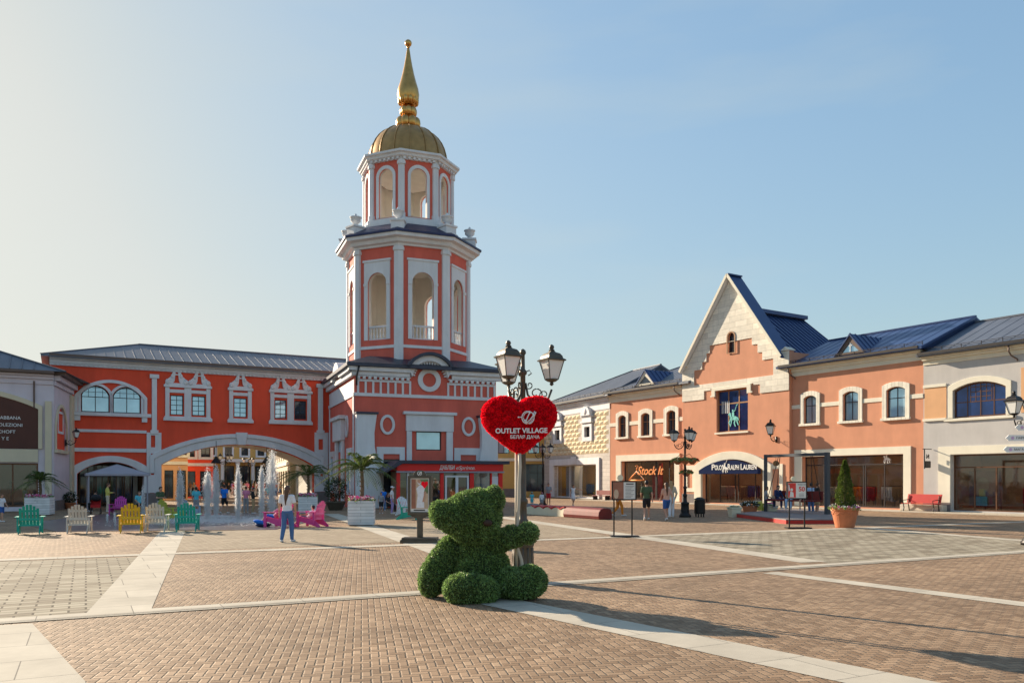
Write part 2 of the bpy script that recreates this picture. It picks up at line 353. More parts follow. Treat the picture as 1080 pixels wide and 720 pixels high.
    def build(s, name, mats, parent=None, smooth=False, loc=None, rz=0., bevel=0.):
        o = bpy.data.objects.new(name, s.mesh(name, mats, smooth)); COL.objects.link(o)
        if parent is not None: o.parent = parent
        if loc is not None: o.location = loc
        if rz: o.rotation_euler = (0,0,rz)
        if bevel:
            md = o.modifiers.new('bevel', 'BEVEL'); md.width = bevel; md.segments = 1; md.limit_method = 'ANGLE'
        return o
def thing(name, label, cat, loc=(0,0,0), rz=0., group=None):
    o = bpy.data.objects.new(name, None); COL.objects.link(o); o.location = loc; o.rotation_euler = (0,0,rz); o.empty_display_size = .2
    return tag(o, label, cat, group)
def tag(o, label, cat, group=None):
    o['label'] = label; o['category'] = cat
    if group: o['group'] = group
    return o
def struct(o, kind='structure'): o['kind'] = kind; return o
def copy_tree(o, parent=None):
    c = o.copy(); COL.objects.link(c)
    if parent is not None: c.parent = parent
    for ch in list(o.children): copy_tree(ch, c)
    return c
def recolor(o, mp):
    """swap materials on this copy only (object-level slots)"""
    for x in [o]+list(o.children_recursive):
        if x.type != 'MESH': continue
        for sl in x.material_slots:
            if sl.material and sl.material.name in mp:
                new = M[mp[sl.material.name]]; sl.link = 'OBJECT'; sl.material = new
def np_mesh(name, V, Fq, mats, mi=None):
    me = bpy.data.meshes.new(name); nv = len(V); k = Fq.shape[1]; nf = len(Fq)
    me.vertices.add(nv); me.vertices.foreach_set('co', V.astype(np.float32).ravel())
    me.loops.add(nf*k); me.loops.foreach_set('vertex_index', Fq.astype(np.int32).ravel())
    me.polygons.add(nf); me.polygons.foreach_set('loop_start', np.arange(nf, dtype=np.int32)*k)
    if mi is not None: me.polygons.foreach_set('material_index', mi.astype(np.int32))
    for x in mats: me.materials.append(M[x])
    me.update(calc_edges=True); return me
def leaves(P, Nn, size, tilt=.7, aspect=.45, jitter=.3):
    """one pointed leaf (4-vertex) per point, spread round the normal"""
    n = len(P); R = RNG.normal(size=(n,3)); d = Nn+tilt*R; d /= np.linalg.norm(d, axis=1)[:,None]
    R2 = RNG.normal(size=(n,3)); s = np.cross(d, R2); s /= np.linalg.norm(s, axis=1)[:,None]
    L = size*(1+jitter*RNG.uniform(-1,1,size=n))[:,None]; w = L*aspect
    V = np.stack([P, P+d*L*.5+s*w*.5, P+d*L, P+d*L*.5-s*w*.5], 1).reshape(-1,3)
    Fq = np.arange(4*n).reshape(n,4); return V, Fq
def link_np(name, me, parent, loc=None):
    o = bpy.data.objects.new(name, me); COL.objects.link(o); o.parent = parent
    if loc is not None: o.location = loc
    return o
def text_obj(s, name, size, m, parent, loc, rot=(PI/2,0,0), depth=.01, align='CENTER', shear=0., sx=1., bold=0.):
    cu = bpy.data.curves.new(name, 'FONT'); cu.body = s; cu.size = size; cu.extrude = depth; cu.align_x = align; cu.align_y = 'CENTER'; cu.shear = shear; cu.offset = bold
    t = bpy.data.objects.new('tmp', cu); COL.objects.link(t); bpy.context.view_layer.update()
    dg = bpy.context.evaluated_depsgraph_get(); me = bpy.data.meshes.new_from_object(t.evaluated_get(dg)); me.name = name
    bpy.data.objects.remove(t); me.materials.clear(); me.materials.append(M[m])
    o = bpy.data.objects.new(name, me); COL.objects.link(o); o.parent = parent; o.location = loc; o.rotation_euler = rot; o.scale = (sx,1,1)
    return o

def fit_text(s, name, x0, x1, capz, z, m, parent, y, **k):
    """lettering stretched to run from x0 to x1 with its own letter height"""
    o = text_obj(s, name, capz/.70, m, parent, ((x0+x1)/2, y, z), **k)
    w = max(v.co.x for v in o.data.vertices)-min(v.co.x for v in o.data.vertices); o.scale = ((x1-x0)/w,1,1); return o

# ------------------------------------------------------------------ facade frames (x along wall, y into building, z up)
class Frame:
    def __init__(s, ox, oy, ux, uy):
        l = math.hypot(ux, uy); s.o = (ox, oy); s.u = (ux/l, uy/l); s.y = (-uy/l, ux/l); s.rz = math.atan2(uy, ux)
    def pix(s, px, py, off=0.):
        """where the line of sight of photo pixel (px, py) meets the plane y = off of this facade"""
        rx = (px-CX)/F; ox = s.o[0]+s.y[0]*off; oy = s.o[1]+s.y[1]*off
        t = (ox*s.y[0]+oy*s.y[1])/(rx*s.y[0]+1*s.y[1])
        wx, wy = rx*t, t
        return ((wx-ox)*s.u[0]+(wy-oy)*s.u[1], CH+(HY-py)/F*t)
    def x(s, px, off=0.): return s.pix(px, 0, off)[0]
    def world(s, x, y, z=0.): return (s.o[0]+s.u[0]*x+s.y[0]*y, s.o[1]+s.u[1]*x+s.y[1]*y, z)
    def sub(s, x, y=0.):
        w = s.world(x, y); return Frame(w[0], w[1], s.u[0], s.u[1])
    @property
    def loc(s): return (s.o[0], s.o[1], 0)
def G(px, py):
    D = CH*F/(py-HY); return ((px-CX)/F*D, D)
def W(px, py, D): return Vector(((px-CX)/F*D, D, CH+(HY-py)/F*D))

# ------------------------------------------------------------------ building parts
def window(root, x0, x1, z0, z1, rise=0., cols=2, rows=(.68,), fm='frame_dark', gm='pane_sky_painted', y=.14, fw=.07, name='window', mull=.05, grid=None):
    op = arc_open(x0, x1, z0, z1, rise); k = (x1-x0-2*fw)/(x1-x0)
    inn = arc_open(x0+fw, x1-fw, z0+fw, z1-fw, rise*k if rise else 0)
    b = MB().ring(op, inn, y, y+.07)
    w = x1-x0; h = z1-z0
    def ztop(x):
        if rise <= 0: return z1-fw
        c = (x0+x1)/2; t = abs(x-c)/(w/2); return z1-fw-rise*(t*t if rise < w/2*.9 else 1-math.sqrt(max(0,1-t*t)))
    for i in range(1, cols):
        x = x0+w*i/cols; b.box(x-mull/2, x+mull/2, y+.01, y+.06, z0+fw*.5, ztop(x)+fw*.3)
    for r in rows:
        z = z0+h*r; hw = w/2
        if rise > 0 and z > z1-rise:
            q = (z1-z)/rise; hw = w/2*math.sqrt(max(0,q)) if rise < w/2*.9 else w/2*math.sqrt(max(0,1-((z-z1+rise)/rise)**2))
        c = (x0+x1)/2; b.box(c-hw+fw*.4, c+hw-fw*.4, y+.015, y+.055, z-mull/2, z+mull/2)
    if grid: grid(b, y)
    f = b.build(name, fm, root)
    MB().prism(inn, y+.03, y+.035).build('pane', gm, f)
    return f
def surround(root, x0, x1, z0, z1, rise, w, m='trim_white', y0=-.08, sill=True, name='window_surround', sillx=.12, y1=-.002):
    op = arc_open(x0, x1, z0, z1, rise); ou = arc_open(x0-w, x1+w, z0, z1+w*1.1, rise*1.05 if rise else 0)
    # open-bottomed frame: start at bottom right going round to bottom left
    o2 = ou[1:]+ou[:1]; i2 = op[1:]+op[:1]
    b = MB().ring(o2, i2, y0, y1, closed=False)
    if sill: b.box(x0-w-sillx, x1+w+sillx, y0-.08, y1, z0-.16, z0-.002)
    return b.build(name, m, root, bevel=.012)
def wall(root, outer, holes, m, name='wall', y1=.4): return MB().prism(outer, 0, y1, holes).build(name, m, root)
def shell(root, x0, x1, depth, h, m, y0=.4):
    MB().box(x0, x0+.3, y0+.002, depth, 0, h).box(x1-.3, x1, y0+.002, depth, 0, h).box(x0, x1, depth+.002, depth+.3, 0, h).build('side_wall', m, root)
    MB().box(x0+.3, x1-.3, y0+.01, depth, h-.25, h-.05).build('ceiling_slab', 'interior_dark', root)
def roof(root, x0, x1, y0, z0, y1, z1, m, rib=.55, hl=0., hr=0., name='roof', thick=.12, guard=True):
    b = MB(); y2 = 2*y1-y0
    A = [(x0,y0,z0),(x1,y0,z0),(x1-hr,y1,z1),(x0+hl,y1,z1),(x1,y2,z0),(x0,y2,z0)]
    b.add(A+[(p[0],p[1],p[2]-thick) for p in A], [(0,1,2,3),(3,2,4,5),(1,4,2),(5,0,3),(6,9,8,7),(9,11,10,8),(7,8,10),(11,9,6),(0,6,7,1),(1,7,10,4),(4,10,11,5),(5,11,6,0)])
    n = int((x1-x0)/rib)
    for i in range(n+1):
        x = x0+.06+(x1-x0-.12)*i/n; t = 1.
        if hl and x < x0+hl: t = (x-x0)/hl
        if hr and x > x1-hr: t = (x1-x)/hr
        if t < .04: continue
        b.bar((x,y0,z0+.004), (x,y0+(y1-y0)*t,z0+(z1-z0)*t+.004), .045, .024)
        b.bar((x,y2,z0+.03), (x,y2-(y1-y0)*t,z0+(z1-z0)*t+.03), .035, .06)
    b.bar((x0+hl,y1,z1+.03), (x1-hr,y1,z1+.03), .22, .09)
    if hl: b.bar((x0,y0,z0+.03), (x0+hl,y1,z1+.03), .14, .07)
    if hr: b.bar((x1,y0,z0+.03), (x1-hr,y1,z1+.03), .14, .07)
    r = b.build(name, m, root)
    if guard:      # snow guard along the eave
        g = MB(); d = Vector((0,y1-y0,z1-z0)).normalized(); k = int((x1-x0)/1.1)
        for i in range(k+1):
            x = x0+.2+(x1-x0-.4)*i/k; p = Vector((x,y0,z0))+d*.45; g.bar(p, p+Vector((0,-.02,.2)), .03)
        for hgt in (.1, .19):
            p = Vector((x0+.15,y0,z0+hgt))+d*.45; g.bar(p, p+Vector((x1-x0-.3,0,0)), .028)
        g.build('snow_guard', 'gutter_metal', r)
    return r
def cornice(root, x0, x1, z, m='trim_cream', steps=((.08,.55),(.22,.30),(.36,.12)), gutter='gutter_metal', over=.55, gz=.16):
    """stepped moulding under the eave; steps are (projection, height below z)"""
    b = MB(); zz = z; prev = 0
    for k, (p, h) in enumerate(steps):
        top = z if k == len(steps)-1 else z-steps[k+1][1]
        b.box(x0, x1, -p, -.002, z-h, top-.002)
    b.build('cornice', m, root, bevel=.02)
    MB().box(x0-.02, x1+.02, -over, -.004, z, z+.03).box(x0-.02, x1+.02, -over-.1, -over+.02, z+.032, z+.03+gz).build('gutter', gutter, root)
def downpipe(root, x, z, y=-.12):
    MB().tube([(x,-.5,z-.02),(x,-.48,z-.35),(x+.04,-.3,z-.55),(x+.25,y,z-.75),(x+.28,y,z-.85)], .045, 8).build('downpipe', 'gutter_brown', root, smooth=True)
def shopfront(root, x0, x1, z1, rise=0., depth=3.5, posts=(), transom=None, fm='frame_dark', z0=.12, back='interior_dark', y=.3, items=0, seed=1):
    op = arc_open(x0, x1, z0, z1, rise); fw = .07
    inn = arc_open(x0+fw, x1-fw, z0+fw, z1-fw, rise*(x1-x0-2*fw)/(x1-x0) if rise else 0)
    b = MB().ring(op, inn, y, y+.08); zt = z1-rise
    for p in posts: b.box(x0+(x1-x0)*p-.035, x0+(x1-x0)*p+.035, y+.01, y+.07, z0+fw, (transom or zt)-.01)
    if transom: b.box(x0+fw, x1-fw, y+.005, y+.075, transom, transom+.07)
    f = b.build('shopfront', fm, root)
    MB().prism(inn, y+.035, y+.04).build('pane', 'shop_glass', f)
    r = MB(); Z = z1+.2
    r.box(x0-.3,x1+.3,y+depth,y+depth+.05,0,Z).box(x0-.35,x0-.3,.45,y+depth,0,Z).box(x1+.3,x1+.35,.45,y+depth,0,Z).box(x0-.35,x1+.35,.45,y+depth,Z,Z+.05)
    r.build('shop_interior', back, root); MB().box(x0-.3,x1+.3,.45,y+depth,.02,.06).build('shop_floor', 'interior_floor', root)
    for q in (.2,.5,.8): MB().box(x0+(x1-x0)*q-.7,x0+(x1-x0)*q+.7,y+.9,y+1.15,z1+.10,z1+.16).build('shop_light','shop_lamp',root)
    rr = random.Random(seed); cl = ['cloth_'+c for c in ('white','peach','black','blue','red','orange','tan','grey','beige','yellow')]
    for k in range(items):      # clothes rails and shelves inside
        x = x0+.5+(x1-x0-1)*(k+.5)/items; yy = y+rr.uniform(.7, depth-.8); mm = rr.choice(cl)
        t = MB().box(x-.45,x+.45,yy-.02,yy+.02,1.42,1.46).box(x-.45,x-.42,yy-.02,yy+.02,.06,1.42).box(x+.42,x+.45,yy-.02,yy+.02,.06,1.42)
        rk = t.build('clothes_rail', 'frame_dark', root)
        g = MB()
        for q in range(9):
            xx = x-.38+q*.095; h = rr.uniform(.6,.95); w = rr.uniform(.16,.22)
            g.prism([(xx-.02,1.4-h),(xx+.03,1.4-h),(xx+.035,1.3),(xx+.005,1.4),(xx-.025,1.3)], yy-w, yy+w)
        g.build('garment', mm, rk)
    return f
# ================================================================== camera, sky, sun
cam = bpy.data.objects.new('camera', bpy.data.cameras.new('camera')); COL.objects.link(cam); SC.camera = cam
cam.location = (0,0,CH); cam.rotation_euler = (PI/2,0,0); cam.data.sensor_width = 36; cam.data.lens = 36*F/1080
cam.data.shift_y = (HY-360)/1080; cam.data.clip_end = 12000
SUN_EL = rad(21.0); SUN_D = Vector((-.735,.678,0)).normalized()      # ground direction towards the sun
wd = bpy.data.worlds.new('World'); SC.world = wd; wd.use_nodes = True
wn_ = wd.node_tree; bg = wn_.nodes['Background']; sky = wn_.nodes.new('ShaderNodeTexSky'); sky.sky_type = 'NISHITA'; sky.sun_disc = False
sky.sun_elevation = SUN_EL; sky.sun_rotation = math.atan2(SUN_D.x, SUN_D.y)
sky.air_density = 1.0; sky.dust_density = 1.0; sky.ozone_density = 1.6; sky.altitude = 100
# thin veil of high cloud, laid out by direction
tcw = wn_.nodes.new('ShaderNodeTexCoord'); mpw = wn_.nodes.new('ShaderNodeMapping'); mpw.inputs['Scale'].default_value = (1.2,1.2,5.5); mpw.inputs['Rotation'].default_value = (0,.12,0)
nw_ = wn_.nodes.new('ShaderNodeTexNoise'); nw_.inputs['Scale'].default_value = 1.7; nw_.inputs['Detail'].default_value = 7; nw_.inputs['Roughness'].default_value = .5
wn_.links.new(tcw.outputs['Generated'], mpw.inputs['Vector']); wn_.links.new(mpw.outputs[0], nw_.inputs['Vector'])
mrw = wn_.nodes.new('ShaderNodeMapRange'); mrw.inputs['From Min'].default_value = .52; mrw.inputs['From Max'].default_value = .78; mrw.inputs['To Max'].default_value = .13
wn_.links.new(nw_.outputs['Fac'], mrw.inputs['Value'])
mxw = wn_.nodes.new('ShaderNodeMix'); mxw.data_type = 'RGBA'; wn_.links.new(mrw.outputs[0], mxw.inputs[0]); wn_.links.new(sky.outputs[0], mxw.inputs[6]); mxw.inputs[7].default_value = (7.5,7.2,6.9,1)
# soften the aureole round the sun: scale each direction by a/(1+L/b) of its own luminance
dn = wn_.nodes.new('ShaderNodeVectorMath'); dn.operation = 'DOT_PRODUCT'; dn.inputs[1].default_value = (.2126,.7152,.0722); wn_.links.new(mxw.outputs[2], dn.inputs[0])
m1 = wn_.nodes.new('ShaderNodeMath'); m1.operation = 'MULTIPLY_ADD'; m1.inputs[1].default_value = 1/2.1; m1.inputs[2].default_value = 1; wn_.links.new(dn.outputs['Value'], m1.inputs[0])
m2 = wn_.nodes.new('ShaderNodeMath'); m2.operation = 'DIVIDE'; m2.inputs[0].default_value = 1.36; wn_.links.new(m1.outputs[0], m2.inputs[1])
ne = wn_.nodes.new('ShaderNodeCombineXYZ')      # the haze near the sun is close to neutral
for i_, q_ in enumerate((1.01,1.0,.95)):
    mm = wn_.nodes.new('ShaderNodeMath'); mm.operation = 'MULTIPLY'; mm.inputs[1].default_value = q_; wn_.links.new(dn.outputs['Value'], mm.inputs[0]); wn_.links.new(mm.outputs[0], ne.inputs[i_])
mr2 = wn_.nodes.new('ShaderNodeMapRange'); mr2.inputs['From Min'].default_value = 1.5; mr2.inputs['From Max'].default_value = 9; mr2.inputs['To Min'].default_value = .12; mr2.inputs['To Max'].default_value = .72; wn_.links.new(dn.outputs['Value'], mr2.inputs['Value'])
mx2 = wn_.nodes.new('ShaderNodeMix'); mx2.data_type = 'RGBA'; wn_.links.new(mr2.outputs[0], mx2.inputs[0]); wn_.links.new(mxw.outputs[2], mx2.inputs[6]); wn_.links.new(ne.outputs[0], mx2.inputs[7])
tn = wn_.nodes.new('ShaderNodeVectorMath'); tn.operation = 'MULTIPLY'; tn.inputs[1].default_value = (.86,1.0,.95); wn_.links.new(mxw.outputs[2], tn.inputs[0]); wn_.links.new(tn.outputs[0], mx2.inputs[6])
sc_ = wn_.nodes.new('ShaderNodeVectorMath'); sc_.operation = 'SCALE'; wn_.links.new(mx2.outputs[2], sc_.inputs[0]); wn_.links.new(m2.outputs[0], sc_.inputs['Scale'])
wn_.links.new(sc_.outputs[0], bg.inputs['Color']); bg.inputs['Strength'].default_value = .15
sl = bpy.data.lights.new('sun', 'SUN'); so = bpy.data.objects.new('sun', sl); COL.objects.link(so); sl.energy = 4.6; sl.angle = rad(.5); sl.color = (1,.84,.64)
dv = Vector((SUN_D.x*math.cos(SUN_EL), SUN_D.y*math.cos(SUN_EL), math.sin(SUN_EL))); so.rotation_euler = dv.to_track_quat('Z','Y').to_euler(); so.location = (-30,20,60)
vs_ = SC.view_settings; vs_.view_transform = 'Standard'; vs_.look = 'None'; vs_.gamma = 1; vs_.exposure = 1.14
SC.cycles.use_denoising = True; SC.cycles.max_bounces = 8; SC.cycles.transparent_max_bounces = 12
try: SC.cycles.denoiser = 'OPENIMAGEDENOISE'
except Exception: pass

# ================================================================== ground
R_BAND = math.atan2(.463,.886)
herringbone_mat('paving_herringbone', [(.215,.132,.075),(.28,.18,.107),(.33,.215,.13),(.39,.262,.162)], (.155,.112,.075), W=.094, rot=-R_BAND+.30)
paver_mat('paving_beige', (.24,.20,.145), (.42,.37,.28), (.09,.075,.055), .44, .22, -R_BAND, .016)
paver_mat('paving_small_beige', (.31,.245,.17), (.42,.34,.245), (.15,.11,.08), .24, .12, -R_BAND+.78, .006)
paver_mat('granite_band', (.47,.42,.34), (.54,.485,.395), (.22,.20,.17), 1.2, .9, -R_BAND, .006)
mat('wet_stone', (.13,.115,.12), .28, var=.3, vscale=.6)
def sheet(name, pts, z, m, kind='structure'):
    b = MB(); t = tessellate_polygon([[Vector((p[0],p[1],0)) for p in pts]]); b.add([(p[0],p[1],z) for p in pts], [tuple(q) for q in t])
    o = b.build(name, m)
    me = o.data
    for p in me.polygons:
        if p.normal.z < 0: p.flip()
    return struct(o)
sheet('ground', [(-500,-60),(500,-60),(500,1400),(-500,1400)], 0, 'paving_herringbone')
def band(name, p, q, w, z, m='granite_band'):
    p, q = Vector(p), Vector(q); d = (q-p).normalized(); n = Vector((-d.y,d.x))*w/2
    return sheet(name, [p-n,q-n,q+n,p+n], z, m)
mp = lambda a, b: ((a[0]+b[0])/2, (a[1]+b[1])/2)
mainL = mp(G(0,652.5),G(0,658)); mainR = mp(G(1080,579.6),G(1080,584)); dM = (Vector(mainR)-Vector(mainL)).normalized(); nM = Vector((-dM.y,dM.x))
P1 = Vector(mainL)-dM*12; P2 = Vector(mainR)+dM*26
sheet('paved_panel', [G(-260,601),G(152,587),G(99,646.5),G(-260,668)], .004, 'paving_beige')
sheet('paved_panel', [G(188,561),G(395,554),G(432,571),G(181,581.5)], .004, 'paving_small_beige')
sheet('paved_panel', [G(398,552.5),G(556,548),G(640,565),G(465,571.5),G(440,570)], .004, 'paving_small_beige')
sheet('paved_panel', [G(684,566),G(905,556),G(1110,570.5),G(1110,580),G(874,593.5)], .004, 'paving_beige')
band('stone_strip', P1, P2, .46, .010)
for dd in (-.13, -.06): band('drain_slot', P1+nM*dd, P2+nM*dd, .022 if dd < -.1 else .012, .014, 'slot_drain')
B2a = Vector(G(0,590.5)); B2b = Vector(mp(G(810,559),G(810,561.5))); d2 = (B2b-B2a).normalized()
band('stone_strip', B2a-d2*14, B2b+d2*34, .52, .010)
pa = Vector(mp(G(170,562.5),G(191,562.5))); pb = Vector(mp(G(98.7,647),G(152.5,641))); dd_ = (pb-pa).normalized(); band('stone_strip', pa-dd_*3, pb+dd_*.35, .84, .006)
sheet('stone_strip', [G(-60,663),G(34,657.3),G(95,724),G(220,1000),G(-300,1000)], .006, 'granite_band')
pa = Vector(G(391,556)); pb = Vector(G(455,578)); band('stone_strip', pa-(pb-pa)*1.3, pa+(pb-pa)*1.45, .8, .006)
pa = Vector(mp(G(540,634),G(565,646))); pb = Vector(mp(G(810,684),G(810,703))); band('stone_strip', pa-(pb-pa)*.25, pa+(pb-pa)*2.4, .72, .006)
pa = Vector(G(560,549.7)); pb = Vector(G(864,593.4)); band('stone_strip', pa-(pb-pa)*.25, pb-(pb-pa)*.01, .72, .006)
pa = Vector(G(812,603.5)); pb = Vector(G(1080,637)); band('stone_strip', pa, pa+(pb-pa)*2.5, .46, .006)
pa = Vector(G(905,555.8)); pb = Vector(G(1080,570)); band('stone_strip', pa, pa+(pb-pa)*3, .5, .006)

# ================================================================== frames of the place
FR = Frame(25, 46.7, .532, -.847)                     # right-hand row
FB = Frame(-14.8, 63, .874, .485)                     # bridge building
FT = Frame(-10.23, 53, .932, .363)                    # tower block
PK = (8.72, 72.6)

# footway kerb in front of the right row (real step)
k = MB(); k.box(-34, 22, -1.9, -.02, -.2, .05); ko = k.build('footway', 'granite_band'); ko.location = FR.loc; ko.rotation_euler = (0,0,FR.rz); struct(ko)

def rider(scale, m, root, loc, name='rider_emblem', depth=.02, rot=(0,0,0)):
    b = MB(); S = scale
    pl = lambda pts: b.prism([(x*S,z*S) for x, z in pts], -depth/2, depth/2)
    pl([(-.30,.50),(-.16,.62),(.20,.64),(.33,.58),(.38,.44),(.30,.38),(-.18,.38),(-.30,.42)])                                   # horse trunk
    pl([(-.30,.56),(-.16,.62),(-.22,.84),(-.28,.92),(-.46,.80),(-.44,.73),(-.34,.76)])                                          # neck and head
    pl([(-.28,.44),(-.19,.42),(-.34,.22),(-.24,.04),(-.30,.02),(-.43,.22)]); pl([(-.20,.42),(-.10,.40),(-.14,.18),(-.24,-.06),(-.31,-.06),(-.21,.18)])
    pl([(.14,.42),(.25,.40),(.14,.18),(.24,-.06),(.16,-.07),(.04,.18)]); pl([(.24,.46),(.38,.48),(.40,.24),(.50,.02),(.43,0),(.31,.22)])
    pl([(.34,.58),(.46,.50),(.52,.30),(.44,.36),(.36,.50)])                                                                      # tail
    pl([(-.10,.60),(.10,.60),(.08,.84),(.02,.96),(-.10,.92),(-.12,.78)]); pl([(-.08,.62),(.02,.60),(-.04,.40),(-.12,.36)]); b.prism(ell(-.04*S,1.03*S,.065*S,.075*S,12), -depth/2, depth/2)   # rider
    pl([(.0,.90),(.20,1.02),(.18,1.07),(-.02,.96)]); pl([(.16,1.0),(.34,1.40),(.31,1.41),(.13,1.03)]); pl([(.26,1.37),(.42,1.40),(.41,1.45),(.26,1.42)])
    o = b.build(name, m, root); o.location = loc; o.rotation_euler = rot; return o
# ------------------------------------------------------------------ right row: grey shop (nearest)
def make_bldg(name, label, px_left, base=FR, off=0.):
    x = base.x(px_left, off); fr = base.sub(x, off)
    t = thing(name, label, 'building', fr.loc, fr.rz, 'shop buildings round the square'); return t, fr
t3, f3 = make_bldg('shop_building', 'pale grey shop building with wide arched upper window at the right edge', 974)
xr = f3.x(1080)+9; H3 = f3.pix(1020, 371)[1]
wx0, wz0 = f3.pix(1005.5, 441); wx1, wz1 = f3.pix(1061.5, 399.5)
sx0, sz1 = f3.pix(1003, 479.5); sx1 = xr-1.2
MB().prism([(0,0),(xr,0),(xr,H3),(0,H3)], 0, .4, [arc_open(wx0,wx1,wz0,wz1,.38), arc_open(sx0,sx1,.12,sz1)]).build('wall', 'stucco_grey', t3)
shell(t3, 0, xr, 12, H3, 'stucco_grey')
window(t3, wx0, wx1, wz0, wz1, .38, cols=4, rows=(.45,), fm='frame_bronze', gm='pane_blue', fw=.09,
       grid=lambda b, y: [b.box(wx0+.9, wx1-.9, y+.02, y+.05, wz0+(wz1-wz0)*q, wz0+(wz1-wz0)*q+.04) for q in (.58,.72,.86)] + [b.box(wx0+(wx1-wx0)*q, wx0+(wx1-wx0)*q+.035, y+.02, y+.05, wz0+(wz1-wz0)*.45, wz1-.12) for q in (.3,.4,.6,.7)])
surround(t3, wx0, wx1, wz0, wz1, .38, .27, 'trim_cream', sill=False)
bl, bt = f3.pix(975, 405); bb = f3.pix(975, 443.5)[1]
pe = wx0-.38
MB().box(.06, pe-.02, -.02, -.002, bb+.1, bt-.25).build('peach_panel', 'stucco_peach', t3)
p2 = wx1+.75
MB().box(p2, xr-.1, -.02, -.002, bb+.1, bt+.35).build('peach_panel', 'stucco_peach', t3)
for z_a, z_b, y_a in ((bt-.25,bt-.08,-.07),(bb-.06,bb+.09,-.1)): MB().box(0, pe-.01, y_a, -.021, z_a, z_b).build('string_course', 'trim_cream', t3, bevel=.01)
MB().box(wx0-.5, wx1+.5, -.1, -.003, wz0-.17, wz0-.03).build('sill', 'trim_cream', t3, bevel=.01)
fx0 = f3.x(990)
MB().prism([(fx0,.55),(sx0-.02,.55),(sx0-.02,sz1+.02),(sx1+.02,sz1+.02),(sx1+.02,.55),(sx1+.6,.55),(sx1+.6,sz1+.48),(fx0,sz1+.48)], -.05, -.002).build('shop_surround', 'trim_cream', t3, bevel=.01)
MB().box(0, sx0-.03, -.06, -.003, 0, .54).build('plinth', 'plinth_grey', t3)
shopfront(t3, sx0, sx1, sz1, posts=(.1,.2,.44,.56,.8), transom=sz1-.75, items=5, seed=4, fm='frame_bronze')
ip, _ = f3.pix(1022, 500); po = MB().box(f3.x(1022,.8), f3.x(1056,.8), .8, .84, .35, 2.35).build('shop_poster', 'print_brown', t3)
ex = (f3.x(1022,.8)+f3.x(1056,.8))/2
MB().ball((ex-.1,.78,1.55),(.36,.015,.45)).box(ex-.42,ex-.05,.77,.795,1.0,1.5).build('poster_figure', 'cloth_tan', po)
MB().box(ex-.3,ex+.05,.755,.768,.95,1.35).build('poster_figure', 'cloth_yellow', po); MB().box(ex-.5,ex+.15,.755,.768,.4,.93).build('poster_figure', 'cloth_cyan', po)
cornice(t3, 0, xr, H3+.02, gutter='gutter_metal', steps=((.06,.5),(.2,.25),(.34,.1)))
rz_ = f3.pix(1010, 343, 5.2)[1]
roof(t3, -.1, xr+.3, -.62, H3+.12, 5.2, rz_, 'roof_slate', rib=.8)
downpipe(t3, f3.x(1072,-.3)-.3, H3)
sg = thing('hanging_sign', 'small black projecting sign on the grey shop wall beside the red bench', 'sign', f3.world(f3.x(979),-.02,0), f3.rz)
MB().box(.2,.24,-.9,-.02,3.62,3.66).box(.2,.24,-.75,-.7,2.5,3.62).build('bracket', 'iron_dark', sg); 
MB().box(.19,.25,-.68,-.12,2.55,2.95).build('sign_board', 'ink', sg, bevel=.02)
text_obj('N', 'letter', .38, 'ink', sg, (.22,-.4,3.2), rot=(PI/2,0,-PI/2+.001), depth=.02)

# ------------------------------------------------------------------ right row: salmon building with three windows
t2, f2 = make_bldg('shop_building', 'salmon shop building with three sky-blue windows and a small glazed gable on its roof', 832)
x2 = f2.x(974); H2 = f2.pix(905, 378.5)[1]
wins = [((848.2,446.8),(861.5,416.5)), ((889.5,444),(905.8,411.5)), ((935.3,441),(955.3,407))]
hl = []
for (a, b_) in wins:
    X0, Z0 = f2.pix(*a); X1, Z1 = f2.pix(*b_); hl.append((X0,X1,Z0,Z1))
zt = sum(h[3] for h in hl)/3; zb = sum(h[2] for h in hl)/3
hl = [(h[0],h[1],zb,zt) for h in hl]
sx0, sz1 = f2.pix(846.5, 482.5); sx1, sz1b = f2.pix(953, 478); sz1 = (sz1+sz1b)/2
MB().prism([(-1,0),(x2,0),(x2,H2),(-1,H2)], 0, .4, [arc_open(h[0],h[1],zb,zt,.18) for h in hl]+[arc_open(sx0,sx1,.12,sz1)]).build('wall', 'stucco_salmon', t2)
shell(t2, -1, x2-.01, 12, H2-.05, 'stucco_salmon')
for h in hl:
    window(t2, h[0], h[1], zb, zt, .18, cols=2, rows=(.64,), gm='pane_sky_painted', fm='frame_dark')
    surround(t2, h[0], h[1], zb, zt, .18, .28, 'arch_stone', y0=-.09, sillx=.06)
zc = f2.pix(875, 426)[1]; segs = [(-.9,hl[0][0]-.3),(hl[0][1]+.3,hl[1][0]-.3),(hl[1][1]+.3,hl[2][0]-.3),(hl[2][1]+.3,x2-.003)]
for a, c in segs: MB().box(a,c,-.05,-.002,zc-.13,zc+.13).build('string_course', 'trim_cream', t2, bevel=.01)
MB().prism([(sx0-.62,.1),(sx0-.02,.1),(sx0-.02,sz1+.02),(sx1+.02,sz1+.02),(sx1+.02,.1),(sx1+.5,.1),(sx1+.5,sz1+.48),(sx0-.62,sz1+.48)], -.08, -.002).build('shop_surround', 'trim_cream', t2, bevel=.01)
shopfront(t2, sx0, sx1, sz1, posts=(.2,.42,.6,.62,.8), items=8, seed=11, transom=sz1-.6)
rider(.5, 'letter_white', t2, (f2.x(935,.25),.25,sz1-.5))
cornice(t2, -.4, x2-.003, H2+.02, steps=((.05,.62),(.12,.34),(.3,.12)))
rz_ = f2.pix(895, 356, 5.2)[1]
roof(t2, -.6, x2+.25, -.62, H2+.12, 5.2, rz_, 'roof_blue', rib=.72)
